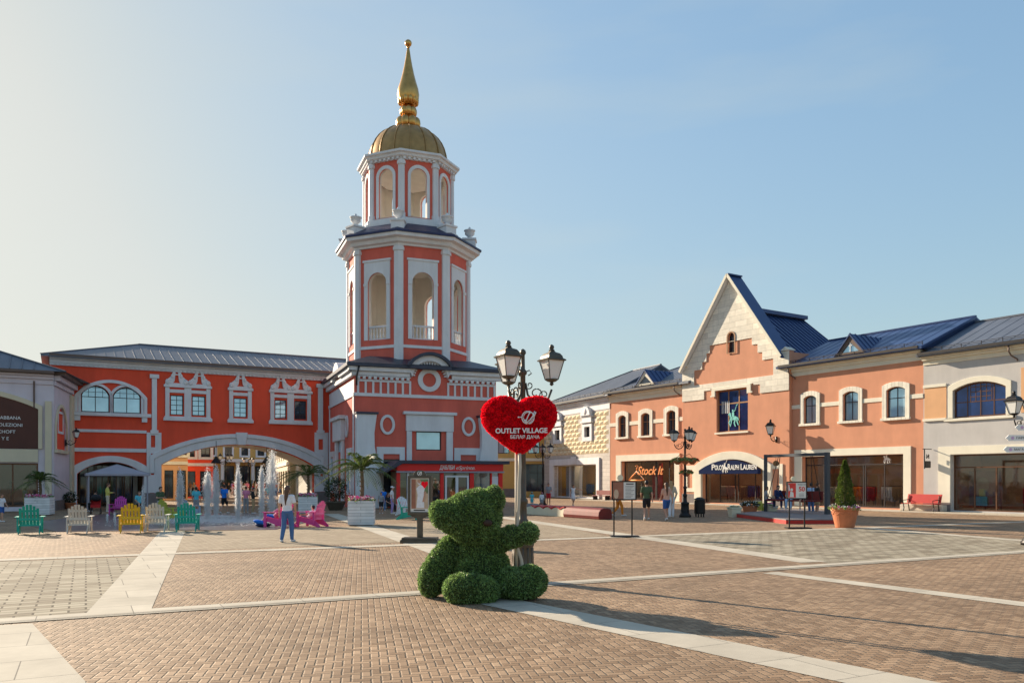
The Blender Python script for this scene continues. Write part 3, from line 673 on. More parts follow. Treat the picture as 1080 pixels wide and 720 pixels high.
downpipe(t2, f2.x(832,-.3)+.1, H2+.05)
def dormer(root, fr, pl, pr, pa_, m, off=-.1, glazed=False):
    x0, z0 = fr.pix(*pl, off); x1, z1 = fr.pix(*pr, off); xa, za = fr.pix(*pa_, off); z0 = min(z0,z1); xa = (x0+x1)/2
    b = MB().ring([(x0,z0),(x1,z0),(xa,za)], [(x0+.42,z0+.14),(x1-.42,z0+.14),(xa,za-.42)], off, off+.12); d = b.build('dormer', 'trim_cream' if not glazed else 'gutter_brown', root)
    MB().prism([(x0+.4,z0+.1),(x1-.4,z0+.1),(xa,za-.4)], off+.06, off+.1).build('pane', 'pane_sky_painted' if glazed else 'pane_dark', d)
    if glazed:
        MB().bar((xa,off+.04,z0+.1),(xa,off+.04,za-.4),.06).bar((x0+.9,off+.04,z0+.55),(x1-.9,off+.04,z0+.55),.06).build('glazing_bar','frame_white',d)
    q = MB(); dp = 3.2
    for s_, xe in ((-1,x0),(1,x1)):
        q.add([(xe+s_*.12,off-.08,z0-.06),(xa,off-.08,za+.12),(xa,off+dp,za+.12),(xe+s_*.12,off+dp,z0-.06),(xe+s_*.12,off-.08,z0-.16),(xa,off-.08,za),(xa,off+dp,za),(xe+s_*.12,off+dp,z0-.16)],
              [(0,1,2,3),(4,7,6,5),(0,4,5,1),(3,2,6,7),(0,3,7,4)])
        for i in range(7):
            y = off+dp*i/6; q.bar((xe+s_*.1,y,z0-.02),(xa,y,za+.15),.04,.05)
    q.build('dormer_roof', m, d)
dormer(t2, f2, (881.5,375.5), (912,370.5), (894.5,354), 'roof_blue', glazed=True)

# ------------------------------------------------------------------ right row: gabled building
t1, f1 = make_bldg('gabled_building', 'tall salmon building with steep stone gable and blue metal roof', 720, off=-.3)
x1 = f1.x(832.5); Hs = f1.pix(775, 383)[1]; xg = f1.x(770.5)
za = f1.pix(769.7, 303)[1]; zl = f1.pix(727, 389)[1]; zr = f1.pix(818, 373)[1]; ze = (zl+zr)/2
gl, gr = .55, x1-.95
H1 = ze+.15
wx0, wz0 = f1.pix(755.7, 456); wx1, wz1 = f1.pix(788.8, 408.5)
ax0 = f1.x(741.3); ax1 = f1.x(806); azt = f1.pix(773, 484.5)[1]; azs = f1.pix(743, 496)[1]
gw0, gz0 = f1.pix(768.2, 372.5); gw1, gz1 = f1.pix(775.2, 350)
zA = max(f1.pix(772.8,289.5)[1], za+.7); sl_ = (zA-ze+.25)/(xg-gl+.55); eg = (H1-ze+.25+.24)/sl_; gl_, gr_, za_w = gl-.55+eg, gr+.55-eg, zA-.24
sil = [(0,0),(x1,0),(x1,H1),(gr_,H1),(xg,za_w),(gl_,H1),(0,H1)]
MB().prism(sil, 0, .45, [arc_open(wx0,wx1,wz0,wz1), arc_open(ax0,ax1,.12,azt,azt-azs), arc_open(gw0,gw1,gz0,gz1,(gw1-gw0)/2)]).build('wall', 'stucco_salmon', t1)
shell(t1, 0, x1, 12, H1-.1, 'stucco_salmon', y0=.45)
# stone facing: gable, corner blocks and band
def P(px, py): return f1.pix(px, py)
sb = P(726,412)[1]; 
bandT = (P(732,407.3)[1]+P(816,394.5)[1])/2; bandB = (P(722,423.5)[1]+P(829,411.8)[1])/2
midT = bandB+(bandT-bandB)*.55
lft = .0; 
stone = [(0,bandB),(P(743,1)[0],bandB),(P(743,1)[0],midT),(wx0-.55,midT),(wx0-.55,wz1+.24),(wx1+.55,wz1+.24),(wx1+.55,midT),(P(802,1)[0],midT),(P(802,1)[0],bandB),(x1,bandB),(x1,H1-.02),(gr_,H1-.02),(xg,za_w-.05),(gl_,H1-.02),(0,H1-.02)]
st = [(724,385.5,735,389)]
zz = lambda px, py: P(px,py)[1]
pL = P(732.5,1)[0]; pR = P(816,1)[0]
steps_l = [(pL,bandT),(pL,zz(732,391)),(P(741,1)[0],zz(732,391)),(P(741,1)[0],zz(741,382)),(P(745.5,1)[0],zz(741,382)),(P(745.5,1)[0],zz(745,373)),(P(749,1)[0],zz(745,373)),(P(749,1)[0],zz(749,364.5))]
top = zz(765,361.5)
steps_r = [(P(793.5,1)[0],top),(P(793.5,1)[0],zz(795,363.5)),(P(799.5,1)[0],zz(795,363.5)),(P(799.5,1)[0],zz(800,372)),(P(804.5,1)[0],zz(800,372)),(P(804.5,1)[0],zz(806,379.5)),(pR,zz(806,379.5)),(pR,bandT)]
steps_l[-1] = (steps_l[-1][0], top)
inner = steps_l+steps_r
inner = [(a, b_) for a, b_ in inner]
MB().prism(stone, -.06, -.003, [inner, arc_open(gw0-.02,gw1+.02,max(gz0,top+.03),gz1+.02,(gw1-gw0)/2+.02)]).build('stone_facing', 'limestone', t1, bevel=.008)
MB().prism([(wx0-.5,wz1-.42),(wx0-.02,wz1-.42),(wx0-.02,wz1+.02),(wx1+.02,wz1+.02),(wx1+.02,wz1-.42),(wx1+.5,wz1-.42),(wx1+.5,wz1-.3),(wx1+.38,wz1-.3),(wx1+.38,wz1+.25),(wx0-.38,wz1+.25),(wx0-.38,wz1-.3),(wx0-.5,wz1-.3)], -.16, -.062).build('drip_mould', 'trim_cream', t1, bevel=.01)
MB().box(wx0-.1, wx1+.1, -.12, -.003, wz0-.14, wz0-.02).build('sill', 'trim_cream', t1)
wn3 = window(t1, wx0, wx1, wz0, wz1, cols=3, rows=(.68,), fm='frame_wood', gm='pane_blue', y=.2, fw=.08, mull=.1)
# small horse-rider mark behind the upper window
rider(1.08, 'turquoise_print', wn3, (f1.x(773.3,.19), .19, wz0+.45))
q = MB(); [q.box(wx0+.35+.17*i, wx0+.42+.17*i, .195, .205, wz0+1.4, wz0+2.3) for i in range(5)]; q.build('window_sticker', 'frame_white', wn3)
window(t1, gw0, gw1, gz0, gz1, (gw1-gw0)/2, cols=2, rows=(), fm='frame_dark', gm='pane_dark', fw=.05)
MB().ring(arc_open(gw0-.1,gw1+.1,gz0-.05,gz1+.1,(gw1-gw0)/2+.1), arc_open(gw0,gw1,gz0,gz1,(gw1-gw0)/2), -.1, -.062).build('window_surround', 'frame_wood', t1)
# arched shop entrance with awning fascia
ra = azt-azs
MB().ring((lambda a: a[1:]+a[:1])(arc_open(ax0-.75,ax1+.75,.1,azt+.62,ra+.25,18)), (lambda a: a[1:]+a[:1])(arc_open(ax0-.02,ax1+.02,.1,azt+.02,ra,18)), -.2, -.003, closed=False).build('shop_surround', 'trim_cream', t1, bevel=.015)
shopfront(t1, ax0, ax1, azt, ra, posts=(.25,.5,.55,.82), items=5, seed=3, transom=None)
fz = f1.pix(773, 499.5)[1]
aw = MB(); pts = arc_open(ax0+.1, ax1-.1, fz, azt-.05, ra-.05, 16); aw.prism(pts, -.55, -.21); aw.build('awning', 'navy', t1, bevel=.02)
zp = f1.pix(775,492.8,-.57)[1]
for s_, q0, q1 in (('P',750.5,753.6),('OLO',753.9,761.2),('R',767.3,770.4),('ALPH',770.7,779.6),('L',781,783.6),('AUREN',783.9,798)):
    fit_text(s_, 'shop_lettering', f1.x(q0,-.57), f1.x(q1,-.57), .42 if len(s_) == 1 else .34, zp+(.03 if len(s_) == 1 else 0), 'letter_white', t1, -.57, bold=.008)
rider(.62, 'letter_white', t1, (f1.x(764.3,-.57),-.57,zp-.34))
nx0, nx1 = f1.x(811), f1.x(826); nz0, nz1 = f1.pix(818,540)[1], f1.pix(818,489)[1]
MB().ring([(nx0,nz0+.6),(nx1,nz0+.6),(nx1,nz1),(nx0,nz1)], [(nx0+.3,nz0+.9),(nx1-.3,nz0+.9),(nx1-.3,nz1-.35),(nx0+.3,nz1-.35)], -.06, -.003).build('niche_frame', 'trim_cream', t1, bevel=.01)
lx0, lx1 = f1.x(723), f1.x(733)
MB().ring([(lx0,.9),(lx1,.9),(lx1,nz1),(lx0,nz1)], [(lx0+.25,1.2),(lx1-.25,1.2),(lx1-.25,nz1-.35),(lx0+.25,nz1-.35)], -.06, -.003).build('niche_frame', 'trim_cream', t1, bevel=.01)
for q0, q1 in ((0,ax0-.78),(ax1+.78,x1)): MB().box(q0, q1, -.1, -.003, 0, .75).build('plinth', 'plinth_grey', t1)
# steep front roof, then the lower seamed roof behind
zA = f1.pix(772.8,289.5)[1]; zA = max(zA, za+.7)
def gable_roof(root, y0, y1, xc, za_, xl, xr_, zl_, zr_, th, m, name, ribs=0, upright=False):
    b = MB()
    for xe, zz_ in ((xl,zl_),(xr_,zr_)):
        b.add([(xe,y0,zz_),(xc,y0,za_),(xc,y1,za_),(xe,y1,zz_),(xe,y0,zz_-th),(xc,y0,za_-th),(xc,y1,za_-th),(xe,y1,zz_-th)],
              [(0,1,2,3),(4,7,6,5),(0,4,5,1),(3,2,6,7),(0,3,7,4)])
        for i in range(ribs+1):
            y = y0+.1+(y1-y0-.2)*i/max(1,ribs); b.bar((xe,y,zz_+.03),(xc,y,za_+.03),.05,.08)
    b.bar((xc,y0,za_+.03),(xc,y1,za_+.03),.3,.1); return b.build(name, m, root)
gable_roof(t1, -.38, 1.1, xg, zA, gl-.55, gr+.55, ze-.25, ze-.25, .12, 'roof_blue', 'roof')
MB().bar((gl-.53,-.41,ze-.25),(xg,-.41,zA),.05,.2).build('bargeboard', 'trim_cream', t1)
MB().bar((gr+.53,-.41,ze-.25),(xg,-.41,zA),.05,.2).build('bargeboard', 'trim_cream', t1)
sof = MB()
for xe in (gl-.50, gr+.50): sof.add([(xe,-.37,ze-.26),(xg,-.37,zA-.13),(xg,-.01,zA-.13),(xe,-.01,ze-.26),(xe,-.37,ze-.36),(xg,-.37,zA-.22),(xg,-.01,zA-.22),(xe,-.01,ze-.36)], [(0,1,2,3),(4,7,6,5),(0,4,5,1),(3,2,6,7)])
sof.build('soffit', 'trim_white', t1)
zR = za-1.6
gable_roof(t1, 1.15, 8.2, xg, zR, gl-1.2, gr+1.3, ze-.8, ze-.8, .1, 'roof_blue', 'roof', ribs=13)
MB().box(xg-.35, xg+.35, 1.2, 8.3, zR+.02, zR+.3).build('ridge_vent', 'roof_blue', t1)
MB().prism([(gl-1,ze-.9),(gr+1,ze-.9),(xg,zR-.15)], 7.9, 8.1).build('rear_gable', 'stucco_grey', t1)
for xx in (-.02, x1-.62): MB().box(xx, xx+.66, -.14, .6, H1-.01, H1+.10).prism([(xx+.03,H1+.101),(xx+.63,H1+.101),(xx+.33,H1+.28)], -.1, .55).build('kneeler', 'limestone', t1, bevel=.02)

# ------------------------------------------------------------------ right row: low salmon building with the hanger sign
t0, f0 = make_bldg('shop_building', 'salmon shop building with three narrow arched windows, left of the gabled building', 643)
x0_ = f0.x(720.5); H0 = f0.pix(680, 411.5)[1]
wins = [((652.7,461.5),(660.7,437.5)), ((676.6,459.5),(685.7,435)), ((703.5,457.5),(713,432))]
hl = [(*f0.pix(*a), *f0.pix(*b_)) for a, b_ in wins]; zb = sum(h[1] for h in hl)/3; zt = sum(h[3] for h in hl)/3
sx0, sz1 = f0.pix(656, 486.5); sx1 = f0.x(712); 
MB().prism([(0,0),(x0_+.6,0),(x0_+.6,H0),(0,H0)], 0, .4, [arc_open(h[0],h[2],zb,zt,.2) for h in hl]+[arc_open(sx0,sx1,.12,sz1)]).build('wall', 'stucco_salmon', t0)
shell(t0, 0.01, x0_+.25, 12, H0-.05, 'stucco_salmon')
for h in hl:
    window(t0, h[0], h[2], zb, zt, .2, cols=2, rows=(.62,), fm='frame_wood', gm='pane_dark')
    surround(t0, h[0], h[2], zb, zt, .2, .34, 'arch_stone', y0=-.09, sillx=.06)
zc = f0.pix(680, 445)[1]; segs = [(.003,hl[0][0]-.36),(hl[0][2]+.36,hl[1][0]-.36),(hl[1][2]+.36,hl[2][0]-.36),(hl[2][2]+.36,x0_)]
for a, c in segs: MB().box(a,c,-.05,-.002,zc-.16,zc+.16).build('string_course', 'trim_cream', t0, bevel=.01)
MB().prism([(sx0-.7,.1),(sx0-.02,.1),(sx0-.02,sz1+.02),(sx1+.02,sz1+.02),(sx1+.02,.1),(sx1+.6,.1),(sx1+.6,sz1+.55),(sx0-.7,sz1+.55)], -.12, -.002).build('shop_surround', 'trim_cream', t0, bevel=.01)
shopfront(t0, sx0, sx1, sz1, posts=(.33,.6,.62,.85), items=6, seed=8)
ng = MB(); hx, hz = f0.pix(671.5, 503, .2); w_ = 1.05
ng.tube([(hx-w_,.2,hz-.25),(hx+w_,.2,hz-.25),(hx,.2,hz+.5),(hx-w_,.2,hz-.25)], .06, 6).tube([(hx,.2,hz+.5),(hx,.2,hz+.75),(hx+.18,.2,hz+.9),(hx,.2,hz+1.05),(hx-.15,.2,hz+.95)], .05, 6)
ng.build('hanger_sign', 'neon_orange', t0, smooth=True)
text_obj('Stock It', 'shop_lettering', 1.0, 'neon_orange', t0, (f0.x(685,.2),.2,sz1-.85), shear=.35, bold=.012)
MB().box(f0.x(688,1), f0.x(694,1), 1, 1.1, .1, sz1-.6).box(f0.x(696,1), f0.x(699,1), .9, 1.0, .1, sz1-.2).build('shop_banner', 'print_red', t0)
cornice(t0, -.1, x0_, H0+.02, steps=((.06,.75),(.14,.42),(.32,.14)))
rz_ = f0.pix(690, 389.5, 5.2)[1]
roof(t0, -.3, x0_+1.2, -.62, H0+.12, 5.2, rz_, 'roof_slate', rib=.55, hl=5.2)
downpipe(t0, f0.x(714.5,-.3)-.2, H0)
dormer(t0, f0, (670,407.5), (690.5,404.5), (679,391), 'roof_blue')

# ------------------------------------------------------------------ diamond-stone building
FL = Frame(PK[0], PK[1], .41, -.912); xL = FL.x(574)
tL = thing('shop_building', 'cream shop building faced with diamond-cut stones and two small pedimented windows', 'building', FL.world(xL,0), FL.rz, 'shop buildings round the square')
fL = FL.sub(xL); WL = -xL; HL = fL.pix(615, 423)[1]
w1 = (*fL.pix(586.3,463.5), *fL.pix(591.3,453)); w2 = (*fL.pix(617.5,461.5), *fL.pix(623,450)); zb = (w1[1]+w2[1])/2; zt = (w1[3]+w2[3])/2
sx0, sz1 = fL.pix(585, 491); sx1 = fL.x(630)
MB().prism([(0,0),(WL,0),(WL,HL),(0,HL)], 0, .4, [arc_open(w[0],w[2],zb,zt) for w in (w1,w2)]+[arc_open(sx0,sx1,.12,sz1)]).build('wall', 'rustic_stone', tL)
shell(tL, 0, WL-.02, 11, HL, 'stucco_cream')
for w in (w1,w2):
    window(tL, w[0], w[2], zb, zt, cols=2, rows=(.6,), fm='frame_dark', gm='pane_dark')
    c = (w[0]+w[2])/2; hw = (w[2]-w[0])/2
    b = MB().ring([(c-hw-.4,zb-.4),(c+hw+.4,zb-.4),(c+hw+.4,zt+.35),(c-hw-.4,zt+.35)], [(c-hw,zb),(c+hw,zb),(c+hw,zt),(c-hw,zt)], -.14, -.003)
    b.box(c-hw-.55,c+hw+.55,-.28,-.003,zt+.36,zt+.52).box(c-hw-.35,c+hw+.35,-.18,-.003,zt+.53,zt+.9).box(c-hw-.55,c+hw+.55,-.26,-.003,zt+.91,zt+1.02)
    b.prism([(c-hw-.5,zt+1.03)]+[(c-(hw+.4)*math.cos(PI*k/10), zt+1.05+.85*math.sin(PI*k/10)) for k in range(11)]+[(c+hw+.5,zt+1.03)], -.36, -.003)
    b.ball((c,-.36,zt+1.4),(.3,.1,.3)).build('window_surround', 'trim_white', tL, bevel=.02)
zd0 = fL.pix(620,478.5)[1]; zd1 = fL.pix(620,438)[1]; dm = MB(); cw, chh = .86, .42; nr = int((zd1-zd0)/chh)
for r in range(nr+1):
    for c in range(int(WL/cw)+1):
        x = c*cw+(cw/2 if r % 2 else 0); z = zd0+r*chh
        if x+cw > WL-.02: continue
        if any(w[0]-.62 < x+cw and x < w[2]+.62 and z > zb-.5 and z < zt+1.6 for w in (w1,w2)) : continue
        dm.add([(x,-.002,z),(x+cw,-.002,z),(x+cw,-.002,z+chh),(x,-.002,z+chh),(x+cw*.42,-.13,z+chh*.5)], [(0,1,4),(1,2,4),(2,3,4),(3,0,4),(0,3,2,1)])
dm.build('diamond_facing', 'diamond_stone', tL)
MB().box(0, WL, -.04, -.003, zd1+.35, HL-.6).build('frieze', 'trim_white', tL)
MB().ring([(sx0-.9,.1),(sx1+.55,.1),(sx1+.55,sz1+.62),(sx0-.9,sz1+.62)], [(sx0-.02,.08),(sx1+.02,.08),(sx1+.02,sz1+.02),(sx0-.02,sz1+.02)], -.16, -.003).box((sx0+sx1)/2-.5,(sx0+sx1)/2+.5,-.22,-.17,sz1+.1,sz1+.8).build('shop_surround', 'trim_white', tL, bevel=.02)
fw_ = shopfront(tL, sx0, sx1, sz1, posts=(.3,.33,.55,.58), items=4, seed=21, back='stucco_yellow', fm='trim_white')
MB().box(fL.x(597,.5),fL.x(606,.5),.5,1.4,.1,sz1).build('column', 'trim_white', tL)
cornice(tL, 0, WL, HL+.02, m='trim_white', steps=((.06,.6),(.2,.35),(.36,.14)))
rz_ = fL.pix(640, 397, 5)[1]
roof(tL, -.3, WL+.6, -.62, HL+.12, 5, rz_, 'roof_slate', rib=.5, hl=9.5)
# ------------------------------------------------------------------ yellow building
yx, yy = (513-CX)/F*86, 86.0
tY = thing('shop_building', 'small ochre yellow building behind the heart, next to the diamond-stone building', 'building', (yx,yy,0), 0, 'shop buildings round the square')
fY = Frame(yx,yy,1,0); WY = (578-513)/F*86
MB().prism([(0,0),(WY,0),(WY,8),(0,8)], 0, .4, [arc_open(3.8,6.2,.6,3.5), arc_open(1.2,2.4,4.6,6.4), arc_open(4.4,5.6,4.6,6.4)]).build('wall', 'stucco_yellow', tY)
shell(tY, 0, WY, 9, 8, 'stucco_yellow'); window(tY, 3.8,6.2,.6,3.5, cols=3, gm='pane_dark'); window(tY,1.2,2.4,4.6,6.4); window(tY,4.4,5.6,4.6,6.4)
for q0, q1 in ((0,3.78),(6.22,WY)): MB().box(q0,q1,-.1,-.003,0,.9).build('plinth','plinth_grey',tY)
MB().box(0,WY,-.12,-.003,3.8,4.1).build('string_course','trim_cream',tY); cornice(tY,0,WY,8.02); roof(tY,-.3,WY+.3,-.6,8.12,4.5,9.4,'roof_slate',guard=False,hl=4,hr=3)
# ================================================================== bridge building over the arch
xW = FB.x(45); fB = FB.sub(xW+.4)
tB = thing('bridge_building', 'long red building with white trim bridging the street on a wide arch', 'building', fB.loc, fB.rz)
P = fB.pix
WB = fB.x(352)+1.5; HB = P(200, 386)[1]
# arch
ax0, ax1 = fB.x(170.5), fB.x(331); azc = (P(253,468.8))[1]; azs = (P(170.5,490)[1]+P(331,491)[1])/2; ar = azc-azs
lx0, lx1 = fB.x(81.5), fB.x(151); lzt = P(116,487.3)[1]; lzs = P(150,500)[1]; lr = lzt-lzs
# windows
grp = [((179.6,437.3),(193.3,417.6)), ((202.6,438.2),(216.5,418.5)), ((246.6,440),(260.3,420)), ((289.8,440.8),(302,421.6)), ((310.6,441.5),(323,422))]
ws = [(P(*a)[0], P(*b_)[0], P(*a)[1], P(*b_)[1]) for a, b_ in grp]; zb = sum(w[2] for w in ws)/5; zt = sum(w[3] for w in ws)/5
ws = [(w[0],w[1],zb,zt) for w in ws]
dw = [(fB.x(85.5),fB.x(115.6)), (fB.x(119),fB.x(148.5))]; dz0 = P(115,435)[1]; dz1 = P(101,406.5)[1]; dr = .62
holes = [arc_open(ax0,ax1,.0,azc,ar,28), arc_open(lx0,lx1,.0,lzt,lr,20)]+[arc_open(*w[:2],w[2],w[3]) for w in ws]+[arc_open(a,b_,dz0,dz1,dr) for a, b_ in dw]
# openings that reach the ground: cut them out of the outline instead
out = [(0,0)]
for hh in (holes[1], holes[0]):
    h_ = hh[:]; out += [(h_[0][0],0)]+[p for p in reversed(h_[2:])]+[(h_[1][0],0)]
out += [(WB,0),(WB,HB),(0,HB)]
MB().prism(out, 0, .5, holes[2:]).build('wall', 'stucco_red', tB)
# passage vault and rear wall
ro = [(p[0],p[1]) for p in arc_open(ax0,ax1,0,azc,ar,28)]; ri = ro[2:]
v = MB(); q = [(ax1,0)]+ri+[(ax0,0)]; q2 = [(ax1+.35,0)]+[(p[0]+(p[0]-(ax0+ax1)/2)*.045, p[1]+.3) for p in ri]+[(ax0-.35,0)]
v.ring(q2, q, .51, 4.6, closed=False); v.build('arch_vault', 'inner_plaster', tB)
DB = 10.
MB().box(0,.4,.51,DB,0,HB).box(WB-.4,WB,.51,DB,0,HB).build('side_wall', 'stucco_red', tB)
MB().prism([(0,0),(ax0-1.2,0),(ax0-1.2,azc+.4),(ax1+1.2,azc+.4),(ax1+1.2,0),(WB,0),(WB,HB),(0,HB)], DB+.01, DB+.35).build('rear_wall', 'stucco_cream', tB)
MB().box(ax0-1.2,ax1+1.2,4.62,DB,azc+.42,azc+.6).box(ax0-1.5,ax0-1.2,4.62,DB,0,azc+.6).box(ax1+1.2,ax1+1.5,4.62,DB,0,azc+.6).build('passage_lining', 'inner_plaster', tB)
MB().box(.45,WB-.45,.55,DB-.05,HB-.4,HB-.15).build('ceiling_slab', 'interior_dark', tB)
# white arch rings
def arch_ring(x0, x1, zt_, rise, w, y0, y1, name, zb0=0., m='trim_white'):
    a = arc_open(x0, x1, zb0, zt_, rise, 28); o = arc_open(x0-w, x1+w, zb0, zt_+w*1.02, rise+w*.12, 28)
    MB().ring(o[1:]+o[:1], a[1:]+a[:1], y0, y1, closed=False).build(name, m, tB, bevel=.02)
rw = P(253,457.8)[1]-azc
arch_ring(ax0-.02, ax1+.02, azc+.02, ar, rw*.62, -.10, -.004, 'arch_band'); arch_ring(ax0-rw*.66, ax1+rw*.66, azc+rw*.66, ar+.12, rw*.36, -.20, -.005, 'arch_band', zb0=azs-.6)
kc = (ax0+ax1)/2; MB().prism([(kc-.28,azc-.02),(kc+.28,azc-.02),(kc+.42,azc+rw+.12),(kc-.42,azc+rw+.12)], -.30, -.21).build('keystone', 'trim_white', tB, bevel=.02)
arch_ring(lx0-.02, lx1+.02, lzt+.02, lr, .42, -.10, -.004, 'arch_band')
# pilasters, piers
def pil(px0, px1, top=HB-.75, lo=None):
    a, b_ = fB.x(px0), fB.x(px1); z0 = P((px0+px1)/2, 455)[1] if lo is None else lo; b = MB().box(a,b_,-.16,-.003,z0,top).box(a-.14,b_+.14,-.24,-.003,top-.28,top).box(a-.1,b_+.1,-.2,-.003,z0-.16,z0+.1)
    b.build('pilaster', 'trim_white', tB, bevel=.015)
pil(160,165.3); pil(335.2,340.2)
def pier(px0, px1, panels):
    a, b_ = fB.x(px0), fB.x(px1); z1 = P((px0+px1)/2,456)[1]; z0 = .95
    hs = []
    for (pa,pb,ya,yb) in panels: X0,Z0 = P(pa,yb); X1,Z1 = P(pb,ya); hs.append([(X0,Z0),(X1,Z0),(X1,Z1),(X0,Z1)])
    MB().prism([(a,z0),(b_,z0),(b_,z1),(a,z1)], -.13, -.006, hs).build('pier_frame', 'trim_white', tB)
pier(154.6, 170.0, [(159,163.6,459,471.5),(159,163.6,478,500.5)])
pier(331.6, 345.5, [(335.5,340.5,463,474),(335.5,340.5,481,502)])
pier(346.5, 351.5, [(347.5,350.5,463,474),(347.5,350.5,481,502)])
MB().box(0,lx0-.42,-.14,-.004,0,.9).build('plinth', 'plinth_grey', tB)
for q0, q1 in ((lx1+.03,ax0-.03),(ax1+.03,WB)): MB().box(q0, q1, -.2, -.135, 0, .93).build('plinth', 'plinth_grey', tB)
# string courses left section
xa, xb = 0, fB.x(154.6)-.01
z1_ = P(116,454.5)[1]; z2_ = P(116,474.3)[1]
MB().box(xa,xb,-.09,-.004,z1_-.1,z1_+.1).box(xa,xb,-.1,-.004,z2_-.14,z2_+.12).build('string_course', 'trim_white', tB, bevel=.01)
# arched double window
b = MB(); ox0, ox1 = dw[0][0]-.3, dw[1][1]+.3; oz1 = P(117,401.3)[1]
for a, c in dw:
    o = arc_open(a-.18,c+.18,dz0,dz1+.18,dr+.1); i = arc_open(a-.01,c+.01,dz0,dz1+.01,dr); b.ring(o[1:]+o[:1], i[1:]+i[:1], -.10, -.004, closed=False)
o = arc_open(ox0-.10,ox1+.10,dz0,oz1+.05,1.15,24); i = arc_open(ox0+.1,ox1-.1,dz0,oz1-.17,1.05,24); b.ring(o[1:]+o[:1], i[1:]+i[:1], -.16, -.101, closed=False)
b.box(ox0-.35,ox1+.35,-.3,-.004,dz0-.26,dz0-.02).box(ox0-.1,ox0+.25,-.22,-.004,dz0-.6,dz0-.27).box(ox1-.25,ox1+.1,-.22,-.004,dz0-.6,dz0-.27)
b.build('window_surround', 'trim_white', tB, bevel=.015)
for a, c in dw:
    zm = dz0+(dz1-dz0)*.58
    window(tB, a, c, dz0, dz1, dr, cols=2, rows=(.58,), gm='pane_sky_painted', y=.16, grid=lambda b, y, a=a, c=c, zm=zm: [b.box(a+.08,c-.08,y+.02,y+.05,z,z+.03) for z in (zm+.32,zm+.62)]+[b.box(a+(c-a)*q,a+(c-a)*q+.03,y+.02,y+.05,zm,dz1-.25) for q in (.25,.75)])
# ornamental windows with crests
def crest(b, c, hw, z):
    b.ring([(c-hw-.18,z),(c+hw+.18,z),(c+hw+.05,z+.34),(c+.36,z+.62),(c+.14,z+1.30),(c-.14,z+1.30),(c-.36,z+.62),(c-hw-.05,z+.34)],
           [(c-hw*.4,z+.12),(c+hw*.4,z+.12),(c+hw*.25,z+.24),(c+.13,z+.42),(c+.05,z+1.22),(c-.05,z+1.22),(c-.13,z+.42),(c-hw*.25,z+.24)], -.16, -.004)
    for s_ in (-1,1):
        b.ball((c+s_*(hw-.02),-.16,z+.20),(.18,.10,.20),10,6).ball((c+s_*.30,-.16,z+.60),(.10,.08,.16),8,6)
    b.bar((c-.22,-.14,z+.72),(c+.22,-.14,z+.72),.05,.09)
def orn(lst):
    b = MB(); a = lst[0][0]; d = lst[-1][1]; fw = .34
    zt2 = zt+.72
    b.box(a-fw-.12,d+fw+.12,-.2,-.004,zb-.42,zb-.2).box(a-fw-.05,d+fw+.05,-.12,-.004,zb-.2,zb-.1)
    xs = [a-fw]+[x for w in lst for x in (w[0]-.06,w[1]+.06)]+[d+fw]
    for i in range(0,len(xs),2): b.box(xs[i],xs[i+1],-.12,-.004,zb-.1,zt2-.18)
    b.box(a-fw-.1,d+fw+.1,-.2,-.004,zt2-.18,zt2)
    for w in lst: b.box(w[0]-.06,w[1]+.06,-.1,-.004,zt+.16,zt+.40)
    ww = (d-a+2*fw)/len(lst)/2
    for k in range(len(lst)): crest(b, a-fw+ww*(2*k+1), ww-.14, zt2)
    b.build('window_surround', 'trim_white', tB, bevel=.012)
    for w in lst: window(tB, w[0], w[1], zb, zt, cols=2, rows=(.25,.5,.75), gm='pane_dark' if w is ws[4] else 'pane_sky_painted', fw=.06, mull=.04, y=.1)
orn(ws[0:2]); orn(ws[2:3]); orn(ws[3:5])
# dentil cornice and roof
cornice(tB, 0, WB, HB+.02, m='trim_white', steps=((.12,.52),(.22,.36),(.42,.14)), gutter='gutter_brown', over=.62)
MB().prism(comb(.05,WB-.05,HB-.50,HB-.40,.28), -.2, -.121).build('dentil_band', 'trim_white', tB)
rzz = P(300,374.5,5)[1]
roof(tB, -.5, WB+2, -.7, HB+.1, 5, rzz, 'roof_slate', rib=.62, hl=fB.x(146,5)+.5, guard=False)
# shops behind the left arch
r = MB().box(lx0-1,lx1+1,5.5,5.6,0,5.2).box(lx0-1.1,lx0-1,.52,5.6,0,5.2).box(lx1+1,lx1+1.1,.52,5.6,0,5.2).box(lx0-1.1,lx1+1.1,.52,5.6,5.2,5.3).build('loggia_lining', 'interior_dark', tB)
for k in range(4):
    x = lx0+.2+k*(lx1-lx0-.3)/4; ff = MB().ring(arc_open(x,x+1.15,.1,3.0), arc_open(x+.07,x+1.08,.17,2.93), 5.2, 5.28).box(x+.54,x+.6,5.2,5.26,.15,2.9).build('shopfront', 'frame_bronze', tB)
    MB().box(x+.08,x+1.08,5.22,5.24,.18,2.9).build('pane', 'pane_dark', ff)
tag(tB, tB['label'], 'building')

